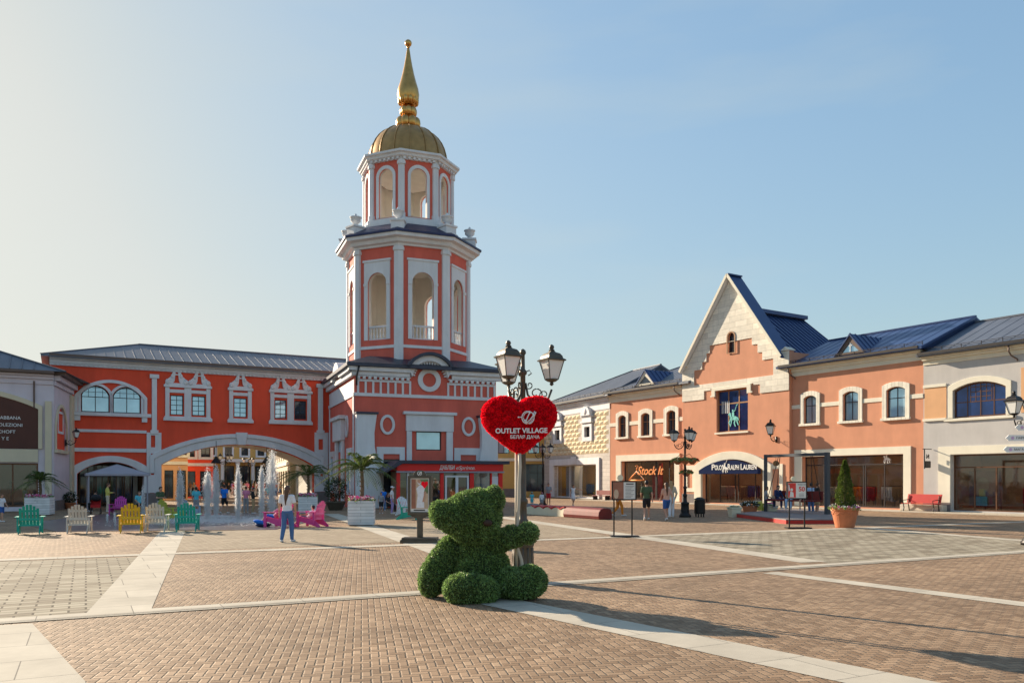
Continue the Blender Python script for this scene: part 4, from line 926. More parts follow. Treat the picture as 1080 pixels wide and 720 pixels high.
# ================================================================== left grey building
P2w = (-29.5,54.7); P1w = (-27.7,49.3)
tG = thing('shop_building', 'lilac grey corner building with a brown advertising banner in its arch, at the left edge', 'building', (P1w[0],P1w[1],0), math.atan2(.485,.874))
fG = Frame(P1w[0],P1w[1],.874,.485); HG = fG.pix(57,396)[1]
gx0, gx1 = -9.0, fG.x(40.3); gzt = fG.pix(0,421.5)[1]; gzs = fG.pix(40,431.5)[1]; gzb = fG.pix(20,473)[1]
MB().prism([(-13,0),(0,0),(0,HG),(-13,HG)], 0, .4, [[(-9,gzb-.75-2.6-.1),(gx1,gzb-3.45),(gx1,gzb-.85),(-9,gzb-.85)]]).build('wall', 'stucco_lilac', tG)
arcp = arc_open(gx0, gx1, gzb, gzt+.45, gzt+.45-gzs, 20)
MB().prism(arcp, -.08, -.004).build('banner', 'banner_brown', tG)
o = arc_open(gx0-.2,gx1+.22,gzb,gzt+.75,gzt+.45-gzs+.1,20); MB().ring(o[1:]+o[:1], arcp[1:]+arcp[:1], -.14, -.004, closed=False).box(gx0,gx1,-.1,-.004,gzb-.8,gzb-.02).build('banner_surround', 'stucco_cream', tG, bevel=.02)
for s_, px, py, sz in (('& GABBANA',22,441,.27),('CCOLEZIONI',24,448.5,.27),('BY CHOFT',16.5,455.5,.27),('& Y E',9.5,462.5,.27)):
    x, z = fG.pix(px, py); text_obj(s_, 'banner_lettering', sz, 'letter_white', tG, (x,-.1,z), align='RIGHT')
fs = MB(); zs1 = gzb-.85
MB().ring([(-9,zs1-2.6),(gx1,zs1-2.6),(gx1,zs1),(-9,zs1)],[(-8.9,zs1-2.5),(gx1-.1,zs1-2.5),(gx1-.1,zs1-.1),(-8.9,zs1-.1)],.1,.2).box(gx1-1.35,gx1-1.27,.1,.18,.1,zs1).box(gx1-2.6,gx1-2.5,.1,.18,.1,zs1).build('shopfront','frame_bronze',tG)
MB().box(-8.9,gx1-.1,.14,.15,.1,zs1-.1).build('pane','shop_glass',tG)
MB().box(-9,gx1,3,3.1,0,zs1).box(-9,gx1,.3,3,zs1,zs1+.05).box(gx1,gx1+.05,.3,3,0,zs1).build('shop_interior','interior_dark',tG)
for i, c in enumerate(('yellow','black','lightblue','white')):
    MB().cap((gx1-.7-i*.75,1.2,.5),(gx1-.7-i*.75,1.2,1.35),.14,.2,8).ball((gx1-.7-i*.75,1.2,1.68),.11,8,6).build('mannequin','cloth_'+c,tG,smooth=True)
px_a, px_b = fG.x(47.5), fG.x(54.5); MB().box(px_a,px_b,-.2,-.003,0,fG.pix(50,423)[1]).build('pilaster','stucco_cream',tG,bevel=.015)
MB().box(px_b+.02,.0,-.12,-.003,0,.55).build('plinth','plinth_grey',tG)
cornice(tG, -13, 0, HG+.02, m='stucco_lilac', steps=((.08,.6),(.2,.3),(.34,.12)), gutter='gutter_brown')
# second face, turned into the corner
L2 = math.hypot(P2w[0]-P1w[0],P2w[1]-P1w[1]); f2g = Frame(P1w[0],P1w[1],P2w[0]-P1w[0],P2w[1]-P1w[1]); da = f2g.rz-fG.rz
def turn(o): o.rotation_euler = (0,0,da); return o
a0, a1 = f2g.x(58.3), f2g.x(69.3); hz0, hz1 = f2g.pix(64,474)[1], f2g.pix(64,430)[1]
turn(MB().prism([(0,0),(L2,0),(L2,HG),(0,HG)], 0.001, .06, [arc_open(a0,a1,hz0,hz1,(a1-a0)/2)]).build('wall', 'stucco_lilac', tG))
o = arc_open(a0-.22,a1+.22,hz0,hz1+.22,(a1-a0)/2+.2); i = arc_open(a0,a1,hz0,hz1,(a1-a0)/2)
turn(MB().ring(o[1:]+o[:1], i[1:]+i[:1], -.1, -.004, closed=False).box(a0-.3,a1+.3,-.16,-.004,hz0-.25,hz0-.02).build('arch_surround','stucco_cream',tG,bevel=.015))
turn(MB().box(a0-.3,a1+.3,.065,.4,hz0-.3,hz1+.3).build('niche_back','stucco_red',tG))
nf = turn(MB().ring(arc_open(a0+1.0,a1-.5,hz0+1.0,hz0+2.4),arc_open(a0+1.15,a1-.65,hz0+1.15,hz0+2.25),.02,.06).build('niche_window','trim_white',tG))
turn(MB().box(L2-.95,L2-.02,-.14,-.003,0,HG-.7).build('pilaster','stucco_cream',tG,bevel=.015)); turn(MB().box(.02,L2-.97,-.12,-.003,0,.6).build('plinth','plinth_grey',tG))
c2 = MB().box(0,L2,-.12,-.004,HG-.6,HG-.32).box(0,L2,-.34,-.004,HG-.3,HG+.02).build('cornice','stucco_lilac',tG,bevel=.02); turn(c2)
turn(MB().box(-.2,L2+.1,-.65,.1,HG+.03,HG+.2).build('gutter','gutter_brown',tG))
# hipped roof over both faces (plan polygon: far left, near corner, inner corner, back)
def loc(p): v = Vector((p[0]-P1w[0],p[1]-P1w[1])); c_, s_ = math.cos(-fG.rz), math.sin(-fG.rz); return (v.x*c_-v.y*s_, v.x*s_+v.y*c_)
ov = loc((P2w[0]+.9,P2w[1]+.4)); nn = (.62,-.62)
e = [(-13,-.66),(.62,-.66),(ov[0]+.1,ov[1]),(-1.0,11),(-13,11)]; rA = (-7.0,4.6); rB = (-13,4.6); zE = HG+.2; zR2 = HG+3.0
rf = MB(); vs = [(p[0],p[1],zE) for p in e]+[(rA[0],rA[1],zR2),(rB[0],rB[1],zR2)]; rf.add(vs, [(0,1,5,6),(1,2,5),(2,3,5),(3,4,6,5),(0,6,4),(4,3,2,1,0)])
for i in range(20): x = -12.8+i*.62; t = 1 if x < -7 else max(.06,(.62-x)/7.6); rf.bar((x,-.66,zE+.03),(x+( 0),-.66+5.26*t,zE+2.8*t+.03),.035,.06)
rf.bar((.62,-.66,zE+.03),(rA[0],rA[1],zR2+.03),.14,.07); rf.build('roof','roof_slate',tG)
MB().box(-13.3,-13,.41,11,0,HG).build('side_wall','stucco_lilac',tG); MB().tube([(fG.x(36),-.12,HG-.4),(fG.x(36),-.12,HG-2.0)],.05).build('downpipe','gutter_brown',tG)

# ================================================================== tower block and bell tower (one building)
tT = thing('bell_tower', 'tall orange red and white octagonal bell tower with gold dome over a square block', 'tower', FT.loc, FT.rz)
P = FT.pix
WT = FT.x(523); DT = 10.6; HT = P(440,401)[1]-0.0
HT = P(405,388)[1]
gcx, gcz = P(452.5,400.8); gR = FT.x(452.5+12)-gcx
ox = [(FT.x(408.5), P(408.5,448)[1]), (FT.x(494), P(494,449.5)[1])]; oz = (ox[0][1]+ox[1][1])/2
wx0, wz0 = P(438.8,474.5); wx1, wz1 = P(465.5,455)
lw0, lwz0 = P(404.5,505); lw1, lwz1 = P(422.5,484)
gab = gR+.80
def top_outline():
    pts = [(0,0),(WT,0),(WT,HT)]
    a = math.acos(max(-1,min(1,(HT-gcz)/gab))) if abs(HT-gcz) < gab else PI/2
    a1_ = math.asin((HT-gcz)/gab)
    for k in range(21):
        t = a1_+(PI-2*a1_)*k/20; pts.append((gcx+gab*math.cos(t), gcz+gab*math.sin(t)))
    return pts+[(0,HT)]
MB().prism(top_outline(), 0, .5, [arc_open(wx0,wx1,wz0,wz1), arc_open(lw0,lw1,.9,lwz1)]).build('wall', 'stucco_block_red', tT)
MB().box(0,.4,.51,DT,0,HT).box(WT-.4,WT,.51,DT,0,HT).box(.41,WT-.41,DT-.4,DT,0,HT).build('side_wall', 'stucco_block_red', tT)
MB().ring(ell(gcx,gcz,gR,gR,32), ell(gcx,gcz,gR*.58,gR*.58,32), -.12, -.004).build('round_moulding', 'trim_white', tT, bevel=.02)
for cx_, _ in ox: MB().ring(ell(cx_,oz,.50,.66), ell(cx_,oz,.32,.48), -.1, -.004).build('oval_moulding', 'trim_white', tT, bevel=.015)
# cornice: straight runs with dentils, arched over the roundel
a1_ = math.asin((HT-gcz)/gab); xl_, xr2 = gcx-gab*math.cos(a1_), gcx+gab*math.cos(a1_)
b = MB()
for (s0,s1) in ((-.45,xl_+.1),(xr2-.1,WT+.45)): b.box(s0,s1,-.42,-.004,HT-.28,HT-.01).box(s0+.2,s1-.0,-.24,-.005,HT-.55,HT-.29)
arcO = [(gcx+(gab+.02)*math.cos(a1_+(PI-2*a1_)*k/24), gcz+(gab+.02)*math.sin(a1_+(PI-2*a1_)*k/24)) for k in range(25)]
arcI = [(gcx+(gab-.36)*math.cos(.1+(PI-.2)*k/24), gcz+(gab-.36)*math.sin(.1+(PI-.2)*k/24)) for k in range(25)]
b.ring(arcO, arcI, -.36, -.006, closed=False); b.build('cornice', 'trim_white', tT, bevel=.015)
for q0, q1 in ((.05,xl_+.15),(xr2-.15,WT-.05)): MB().prism(comb(q0,q1,HT-.78,HT-.62,.36), -.2, -.006).build('dentil_band', 'trim_white', tT)
r0 = gab-.55; pts = []; kk = 17
for k in range(kk):
    ta, tb_ = .25+(PI-.5)*(k-.28)/(kk-1), .25+(PI-.5)*(k+.28)/(kk-1); pts += [((r0+.14)*math.cos(ta),(r0+.14)*math.sin(ta)),(r0*math.cos(ta),r0*math.sin(ta)),(r0*math.cos(tb_),r0*math.sin(tb_)),((r0+.14)*math.cos(tb_),(r0+.14)*math.sin(tb_))]
pts += [((r0+.2)*math.cos(.2+(PI-.4)*(20-k)/20),(r0+.2)*math.sin(.2+(PI-.4)*(20-k)/20)) for k in range(21)]
MB().prism([(gcx+p[0],gcz+p[1]) for p in pts], -.2, -.006).build('dentil_band', 'trim_white', tT)
# panelled frieze
fz1 = P(405,401.5)[1]; fz0 = P(405,416.5)[1]
b = MB().box(-.02,WT+.02,-.08,-.006,fz0-.12,fz0+.1)
for (q0,q1) in ((.15,FT.x(433.5)),(FT.x(471.5),WT-.05)):
    b.box(q0,q1,-.07,-.007,fz1-.1,fz1+.05); k = 7
    for i in range(k+1): x = q0+(q1-q0-.14)*i/k; b.box(x,x+.14,-.066,-.008,fz0+.1,fz1-.1)
b.build('frieze', 'trim_white', tT, bevel=.01)
# big central portal frame
px0, px1 = FT.x(427), FT.x(478.5); pz1 = P(452,434.5)[1]
MB().box(px0-.15,px1+.15,-.34,-.006,pz1-.2,pz1).box(px0+.05,px1-.05,-.2,-.007,pz1-1.3,pz1-.2).box(px0+.1,wx0-.32,-.18,-.008,0,pz1-1.3).box(wx1+.32,px1-.1,-.18,-.008,0,pz1-1.3).build('portal_frame', 'trim_white', tT, bevel=.02)
window(tT, wx0, wx1, wz0, wz1, cols=1, rows=(), gm='pane_sky_painted', fm='frame_dark', y=.12)
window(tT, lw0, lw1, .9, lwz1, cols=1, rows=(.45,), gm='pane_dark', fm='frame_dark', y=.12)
bz = P(400,475)[1]
for (q0,q1) in ((FT.x(397),px0-.02),(px1+.02,FT.x(507))):
    if q0 < q1: MB().ring([(q0,1),(q1,1),(q1,bz+.25),(q0,bz+.25)],[(q0+.45,.9),(q1-.35,.9),(q1-.35,bz-.22),(q0+.45,bz-.22)],-.1,-.006).build('side_frame','trim_white',tT,bevel=.01)
# flared corner buttresses, capped dark
for s_, xe in ((1,.02),(-1,WT-.02)):
    zt_ = P(382,437)[1]; pts = [(xe,0),(xe+s_*2.0,0),(xe+s_*1.75,1.2),(xe+s_*1.42,2.6),(xe+s_*1.18,zt_*.66),(xe+s_*1.16,zt_*.8),(xe+s_*1.28,zt_-.3),(xe+s_*1.32,zt_),(xe,zt_)]
    MB().prism(pts, -.6 if s_ > 0 else -.5, -.009).build('buttress', 'trim_white', tT, bevel=.03)
    MB().box(min(xe-s_*.05,xe+s_*1.42),max(xe-s_*.05,xe+s_*1.42),-.7,.0,zt_+.01,zt_+.14).build('buttress_cap', 'roof_dark', tT)
MB().box(2.6,WT-2.6,-.1,-.01,0,.8).build('plinth','plinth_grey',tT)
# left side wall: its own decorated face
fS = Frame(*FT.world(0,DT)[:2], *(FT.world(0,0)[i]-FT.world(0,DT)[i] for i in (0,1)))
class SideMB(MB):
    """built in side-face coordinates (x from the back corner to the front corner), turned into the block's own"""
    def build(s, name, m, root, **k): s.xf(lambda p: (p[1], DT-p[0], p[2])); return MB.build(s, name, m, root, **k)
SW = DT; c_ = SW*.5
SideMB().box(-.02,SW,-.08,-.006,fz0-.12,fz0+.1).box(.1,.45,-.05,-.007,0,fz0-.13).box(SW-.5,SW-.1,-.05,-.007,0,fz0-.13).box(.1,SW-.1,-.03,-.008,fz0+.11,HT-.8).build('frieze','trim_white',tT)
b = SideMB().box(-.45,c_-gab+.3,-.42,-.004,HT-.28,HT-.01).box(c_+gab-.3,SW+.45,-.42,-.004,HT-.28,HT-.01).box(-.2,SW+.2,-.24,-.005,HT-.6,HT-.29); b.build('cornice','trim_white',tT,bevel=.015)
arcp = [(c_+gab*math.cos(PI*k/16), gcz+gab*math.sin(PI*k/16)) for k in range(17)]
SideMB().prism([(c_-gab,HT-.3)]+list(reversed(arcp[:]))+[(c_+gab,HT-.3)], -.40, .3).build('side_gable','trim_white',tT,bevel=.015) if gcz > HT-.3 else SideMB().prism([p for p in reversed(arcp) if p[1] > HT-.3], -.40, .3).build('side_gable','trim_white',tT,bevel=.015)
for dx in (-2.6,2.6): SideMB().ring(ell(c_+dx,oz,.5,.75), ell(c_+dx,oz,.32,.55), -.09, -.006).build('oval_moulding','trim_white',tT)
SideMB().box(c_-2.0,c_+2.0,-.5,-.006,pz1-.35,pz1-.1).box(c_-1.7,c_+1.7,-.34,-.007,pz1-1.8,pz1-.36).box(c_-1.6,c_-1.0,-.2,-.008,0,pz1-1.8).box(c_+1.0,c_+1.6,-.2,-.008,0,pz1-1.8).build('portal_frame','trim_white',tT,bevel=.02)
SideMB().box(c_-.9,c_+.9,-.02,-.005,wz0,wz1+.3).build('window','pane_sky_painted',tT)
for (a,d) in ((.7,2.6),(SW-2.6,SW-.7)):
    SideMB().ring([(a,.9),(d,.9),(d,bz+.2),(a,bz+.2)],[(a+.35,.85),(d-.35,.85),(d-.35,bz-.2),(a+.35,bz-.2)],-.1,-.006).build('side_frame','trim_white',tT)
    SideMB().box(a+.4,d-.4,-.03,-.005,1,bz-.3).build('window','pane_sky_painted',tT)
# low roof with edge, arched strip over the roundels
TC = (WT/2, DT/2)
rf = MB(); z0 = HT+.0; vs = [(-.6,-.6,z0),(WT+.6,-.6,z0),(WT+.6,DT+.6,z0),(-.6,DT+.6,z0),(-.6,-.6,z0+.22),(WT+.6,-.6,z0+.22),(WT+.6,DT+.6,z0+.22),(-.6,DT+.6,z0+.22),
      (TC[0]-3.6,TC[1]-3.6,z0+1.0),(TC[0]+3.6,TC[1]-3.6,z0+1.0),(TC[0]+3.6,TC[1]+3.6,z0+1.0),(TC[0]-3.6,TC[1]+3.6,z0+1.0)]
rf.add(vs,[(0,3,2,1),(0,1,5,4),(1,2,6,5),(2,3,7,6),(3,0,4,7),(4,5,9,8),(5,6,10,9),(6,7,11,10),(7,4,8,11),(8,9,10,11)])
o_ = [(gcx+(gab+.22)*math.cos(a1_+(PI-2*a1_)*k/24), gcz+(gab+.22)*math.sin(a1_+(PI-2*a1_)*k/24)) for k in range(25)]; o_[0] = (o_[0][0]+.3,HT+.2); o_[-1] = (o_[-1][0]-.3,HT+.2)
rf.ring(o_, arcO, -.6, 3.2, closed=False); rf.build('roof','roof_dark',tT)
MB().tube([(.2,-.5,HT),(.05,-.45,HT-.7),(.1,-.15,HT-1.2)],.06).build('downpipe','gutter_metal',tT,smooth=True)

# ---- octagonal tiers; face k has its middle at angle -90+45k in block axes, so tier faces run parallel to the block
def oct_face(k, R):
    """returns the transform from face coordinates (x along, y inwards, z) to block coordinates"""
    ang = rad(-90+45*k); ap = R*math.cos(PI/8); n = (math.cos(ang), math.sin(ang)); u = (-n[1], n[0])
    return lambda p: (TC[0]+n[0]*(ap-p[1])+u[0]*p[0], TC[1]+n[1]*(ap-p[1])+u[1]*p[0], p[2])
def octa(prof, mname, name, parent, ph=PI/8): return MB().lathe(prof, 8, (TC[0],TC[1],0), ph).build(name, mname, parent)
def tier(R, z0, z1, ow, oz0, oz1, sw, base, wallm, deep, corn, balus=True, pw=.34):
    hw = R*math.sin(PI/8)
    hollow = MB(); 
    for k in range(8):
        T_ = oct_face(k, R); xf = lambda b: b.xf(T_)
        xf(MB().prism([(-hw,z0),(hw,z0),(hw,z1),(-hw,z1)], 0, .10, [arc_open(-ow-.01,ow+.01,oz0,oz1+.01,ow,14)])).build('wall_panel', wallm, tT)
        h2 = (R*math.cos(PI/8)-.104)*math.tan(PI/8); xf(MB().prism([(-h2,z0),(h2,z0),(h2,z1),(-h2,z1)], .103, deep, [arc_open(-ow,ow,oz0,oz1,ow,14)])).build('inner_wall', 'inner_plaster', tT)
        i = arc_open(-ow,ow,oz0,oz1,ow,14); o = arc_open(-sw,sw,oz0,oz1+.0+(sw-ow)*1.15,ow+(sw-ow)*.6,14)
        if balus:  # squared surround
            b = MB(); zt2 = oz1+.75
            b.prism([(-sw,oz0+.0),(-ow-.001,oz0+.0),(-ow-.001,oz1-ow)]+[(ow*math.cos(PI-PI*q/14), oz1-ow+ow*math.sin(PI-PI*q/14)) for q in range(1,14)]+[(ow+.001,oz1-ow),(ow+.001,oz0),(sw,oz0),(sw,zt2),(-sw,zt2)], -.08, -.003)
            b.box(-sw-.08,sw+.08,-.14,-.004,zt2+.0,zt2+.14).box(-sw-.02,-ow+.0,-.13,-.081,oz1-ow-.12,oz1-ow+.06).box(ow,sw+.02,-.13,-.081,oz1-ow-.12,oz1-ow+.06)
            b.box(-hw,hw,-.07,-.0035,oz0-.62,oz0-.42)
            xf(b).build('opening_surround','trim_white',tT)
            rl = MB().box(-ow,ow,.1,.24,oz0,oz0+.1).box(-ow,ow,.08,.26,oz0+.86,oz0+.98)
            for q in range(6):
                x = -ow+ow*2*(q+.5)/6; rl.lathe([(.05,.1),(.075,.25),(.035,.5),(.06,.7),(.05,.86)],6,(x,.17,oz0))
            xf(rl).build('balustrade','trim_white',tT)
        else:
            xf(MB().ring(o[1:]+o[:1], i[1:]+i[:1], -.08, -.003, closed=False)).build('opening_surround','trim_white',tT)
        # corner pilaster: a prism straddling the corner
        ca = rad(-90+45*k+22.5); cx, cy = TC[0]+R*math.cos(ca), TC[1]+R*math.sin(ca)
        b = MB(); pts = []
        u1 = (-math.sin(rad(-90+45*k)), math.cos(rad(-90+45*k))); u2 = (-math.sin(rad(-45+45*k)), math.cos(rad(-45+45*k)))
        rr_ = lambda p, d, e: (p[0]+d[0]*e, p[1]+d[1]*e)
        outc = (TC[0]+(R+.15)*math.cos(ca), TC[1]+(R+.15)*math.sin(ca)); inc = (TC[0]+(R-.02)*math.cos(ca), TC[1]+(R-.02)*math.sin(ca))
        def pp(e, w2): 
            oc = (TC[0]+(R+e)*math.cos(ca), TC[1]+(R+e)*math.sin(ca)); return [rr_(oc,u1,-w2), oc, rr_(oc,u2,w2), rr_(inc,u2,w2), inc, rr_(inc,u1,-w2)]
        for (e, w2, a_, c2_) in ((.14,pw,z0+.35,z1-.34),(.20,pw+.05,z0,z0+.35),(.22,pw+.07,z1-.34,z1-.14),(.17,pw+.02,z1-.14,z1-.01)):
            ps = pp(e, w2); n = 6; b.add([(p[0],p[1],a_) for p in ps]+[(p[0],p[1],c2_) for p in ps], [tuple(range(5,-1,-1)),tuple(range(6,12))]+[(i_,(i_+1)%6,(i_+1)%6+6,i_+6) for i_ in range(6)])
        b.build('corner_pilaster','trim_white',tT)
    b = MB().lathe([(R-deep-.35,z1-.32),(R-deep-.35,z1-.2)],8,(TC[0],TC[1],0),PI/8); b.build('tier_ceiling','inner_plaster',tT)
    MB().lathe([(R-.1,z0+.02),(R-.1,z0+.2)],8,(TC[0],TC[1],0),PI/8).build('tier_floor','stone_band',tT)
    octa(corn, 'trim_white', 'cornice', tT)
R1_ = 4.42; z10 = 9.6; z11 = 17.75
tier(R1_, z10, z11, .76, 11.45, 16.05, 1.04, 0, 'stucco_block_red', .38,
     [(R1_-.5,z11),(R1_+.16,z11),(R1_+.20,z11+.12),(R1_+.42,z11+.2),(R1_+.5,z11+.42),(R1_+.82,z11+.5),(R1_+.86,z11+.72),(R1_-.5,z11+.72)])
octa([(R1_+.6,z11+.73),(R1_+.95,z11+.73),(R1_+.95,z11+.86),(3.75,z11+1.75),(3.3,z11+1.75)], 'tower_roof', 'tier_roof', tT)
R2_ = 3.22; z20 = z11+1.76; z21 = 24.05
octa([(3.2,z20),(3.66,z20),(3.66,z20+.18),(3.52,z20+.22),(3.52,z20+.5),(3.0,z20+.5)], 'trim_white', 'tier_plinth', tT)
tier(R2_, z20+.5, z21, .58, z20+.62, 23.55, .78, 0, 'stucco_block_red', .3,
     [(R2_-.4,z21),(R2_+.10,z21),(R2_+.14,z21+.14),(R2_+.36,z21+.2),(R2_+.40,z21+.36),(R2_+.55,z21+.42),(R2_+.55,z21+.56),(R2_-.4,z21+.6)], balus=False, pw=.24)
for k in range(8):
    hw = R2_*math.sin(PI/8); MB().prism(comb(-hw,hw,z21+.0,z21+.14,hw/3.5,back=.03), -.16, .02).xf(oct_face(k, R2_+.10)).build('dentil_band','trim_white',tT)
# pedestals with urns on the lower cornice
for k in range(8):
    a = rad(-90+45*k+22.5); c = (TC[0]+4.5*math.cos(a), TC[1]+4.5*math.sin(a)); zb_ = z11+.86
    pd = MB().lathe([(.62,zb_),(.62,zb_+.62),(.72,zb_+.66),(.72,zb_+.78)],4,(c[0],c[1],0),a+PI/4).build('pedestal','trim_white',tT)
    MB().lathe([(.12,zb_+.78),(.2,zb_+.84),(.09,zb_+.92),(.2,zb_+1.0),(.36,zb_+1.16),(.34,zb_+1.34),(.42,zb_+1.38),(.42,zb_+1.44),(.26,zb_+1.46),(.1,zb_+1.56),(.09,zb_+1.62),(.02,zb_+1.7)],14,(c[0],c[1],0)).build('urn','trim_white',pd,smooth=True)
# gilded dome, onion and ball
zd = z21+.6
dome = [(3.05,zd),(3.02,zd+.12)]+[(2.92*math.cos(t)**.85 if t < PI/2 else 0, zd+.12+2.75*math.sin(t)) for t in [rad(q) for q in (4,12,22,32,42,52,61,69,75)]]
dm_ = MB().lathe(dome, 32, (TC[0],TC[1],0), PI/32, cap=True)
for k in range(16):
    a = 2*PI*k/16+PI/16; pts = [(TC[0]+(r+.02)*math.cos(a),TC[1]+(r+.02)*math.sin(a),z) for r, z in dome[1:]]; dm_.tube(pts,.04,5)
dobj = dm_.build('dome','gold_matte',tT)
dobj.data.polygons.foreach_set('use_smooth',[True]*len(dobj.data.polygons))
zt_ = dome[-1][1]
fn = MB().lathe([(.80,zt_-.12),(.78,zt_+.05),(.45,zt_+.12),(.42,zt_+1.0),(.3,zt_+1.1),(.3,zt_+1.85),(.5,zt_+1.9)],20,(TC[0],TC[1],0))
for k in range(8):
    a = 2*PI*k/8+.2; fn.ball((TC[0]+.60*math.cos(a),TC[1]+.60*math.sin(a),zt_+.42),(.34,.34,.48),10,8); fn.ball((TC[0]+.38*math.cos(a+.4),TC[1]+.38*math.sin(a+.4),zt_+1.32),(.27,.27,.40),10,8)
fn.build('finial_cluster','gold',tT,smooth=True)
zo = zt_+1.85
on = MB(); prof = [(.40,zo-.1),(.62,zo+.05),(.76,zo+.35),(.80,zo+.75),(.74,zo+1.15),(.60,zo+1.6),(.44,zo+2.2),(.31,zo+2.8),(.20,zo+3.4),(.11,zo+4.0),(.07,zo+4.2)]
on.lathe(prof,28,(TC[0],TC[1],0))
for k in range(12):
    a = 2*PI*k/12; on.ball((TC[0]+.60*math.cos(a),TC[1]+.60*math.sin(a),zo+.28),(.2,.2,.34),8,6)
on.build('onion','gold',tT,smooth=True)
MB().lathe([(.06,zo+4.1),(.13,zo+4.2),(.05,zo+4.3)],12,(TC[0],TC[1],0)).ball((TC[0],TC[1],zo+4.5),.26,16,12).build('gold_ball','gold',tT,smooth=True)

# ------------------------------------------------------------------ red coffee kiosk against the block
kx0, kx1 = FT.x(417), FT.x(529.5); off = -2.6
kx0 = FT.x(418,off); kx1 = FT.x(529.5,off); fK = FT.sub(kx0, off)
tK = thing('coffee_kiosk', 'red glazed coffee kiosk with a flat dark roof in front of the tower block', 'kiosk', fK.loc, fK.rz)
KW = kx1-kx0; kzt = fK.pix(470,486.5)[1]; kzf = fK.pix(470,489)[1]; kzb = fK.pix(470,497)[1]
MB().prism([(-.9,kzf-.55),(-.8,kzf-.6),(.3,kzf+.0),(KW+.35,kzf),(KW+.35,kzt+.05),(.1,kzt+.05)], -.5, 2.58).build('roof','roof_dark',tK)
MB().box(0,KW,-.25,-.15,kzb+.03,kzf-.01).box(-.02,.08,-.14,2.5,kzb+.03,kzf-.01).box(KW-.08,KW+.02,-.14,2.5,kzb+.03,kzf-.01).build('fascia','sign_red',tK)
MB().box(-.05,KW+.05,-.3,-.14,kzb-.08,kzb+.02).build('fascia_trim','tent_grey',tK)
fit_text('ДАБЛБИ', 'shop_lettering', fK.x(462.3), fK.x(478.2), .26, (kzb+kzf)/2, 'letter_white', tK, -.27, shear=.15, bold=.006); fit_text('eSprinte.', 'shop_lettering', fK.x(479.6), fK.x(499.5), .24, (kzb+kzf)/2-.01, 'letter_white', tK, -.27, shear=.35)
posts = [0]+[fK.x(p) for p in (438,462,466,495)]+[KW-.75,KW-.25]
for p, w_, m_ in ((0,.22,'sign_red'),(fK.x(429),.12,'frame_white'),(fK.x(438)-.1,.1,'gold_matte'),(fK.x(464),.22,'sign_red'),(fK.x(495),.28,'sign_red'),(KW-.85,.1,'sign_red'),(KW-.28,.28,'sign_red')):
    MB().box(p,p+w_,-.12,.1,0,kzb-.09).build('post',m_,tK)
MB().box(KW-.73,KW-.3,-.06,.02,.1,kzb-.3).build('white_panel','frame_white',tK)
MB().box(.2,KW-.3,-.02,-.01,.5,kzb-.1).build('pane','shop_glass',tK)
dx0, dx1 = fK.x(469), fK.x(494)
MB().ring([(dx0,0),(dx1,0),(dx1,kzb-.25),(dx0,kzb-.25)],[(dx0+.12,.1),(dx1-.12,.1),(dx1-.12,kzb-.37),(dx0+.12,kzb-.37)],-.1,-.03).box((dx0+dx1)/2-.09,(dx0+dx1)/2+.09,-.09,-.035,.1,kzb-.37).build('door','frame_white',tK)
MB().box(.2,KW-.3,-.05,.05,0,.48).build('stall_riser','sign_red',tK)
MB().box(.3,KW-.3,2.3,2.4,0,kzb).box(.2,.3,.2,2.4,0,kzb).box(.3,KW-.3,.2,2.4,kzb-.05,kzb).build('kiosk_interior','interior_dark',tK)
for i, (c, x) in enumerate((('yellow',1.6),('black',2.2),('tan',4.0),('yellow',.7),('lightblue',6.0))):
    MB().box(x-.25,x+.25,1.2,1.5,.06,1.6+.2*(i%2)).build('display_shelf','cloth_'+c,tK)

# ================================================================== the street seen through the arch
mid = (ax0+ax1)/2
def street_bldg(label, fr, w, h, m, cols, rows_, depth=6, base_h=3.2, trim='trim_white', shop=True, roofm='roof_slate', ww=.9):
    t = thing('street_building', label, 'building', fr.loc, fr.rz, 'buildings of the street beyond the arch')
    hs = []; shops = []
    for r_ in range(rows_):
        for c in range(cols):
            x = w*(c+.5)/cols; z = base_h+.9+r_*3; hs.append((x-ww/2,x+ww/2,z,z+1.5))
    if shop:
        for c in range(cols): x = w*(c+.5)/cols; shops.append((x-w/cols*.36,x+w/cols*.36,.15,base_h-.5))
    MB().prism([(0,0),(w,0),(w,h),(0,h)],0,.35,[arc_open(*q) for q in hs+shops]).build('wall',m,t)
    MB().box(0,w,depth,depth+.3,0,h).box(0,.3,.36,depth,0,h).box(w-.3,w,.36,depth,0,h).build('side_wall',m,t)
    for q in hs:
        window(t,*q,gm='pane_dark'); MB().ring([(q[0]-.25,q[2]-.25),(q[1]+.25,q[2]-.25),(q[1]+.25,q[3]+.35),(q[0]-.25,q[3]+.35)],[(q[0],q[2]),(q[1],q[2]),(q[1],q[3]),(q[0],q[3])],-.1,-.003).build('window_surround',trim,t)
    for q in shops: window(t,*q,cols=2,rows=(.8,),gm='pane_dark',name='shopfront')
    MB().box(0,w,-.12,-.004,base_h,base_h+.3).build('string_course',trim,t); cornice(t,0,w,h+.02,m=trim); roof(t,-.3,w+.3,-.6,h+.12,depth/2,h+2,roofm,guard=False); return t
fM = fB
s1 = fM.sub(fM.x(192,24), 24); street_bldg('red street building with a white framed window seen through the left of the arch', s1, fM.x(225,24)-fM.x(192,24), 8.0, 'stucco_red', 2, 1)
s1 = fM.sub(fM.x(158,17), 17); street_bldg('beige shop with bronze door frames just inside the left of the arch', s1, fM.x(198,17)-fM.x(158,17), 6.6, 'stucco_peach', 3, 1, depth=5, trim='trim_cream')
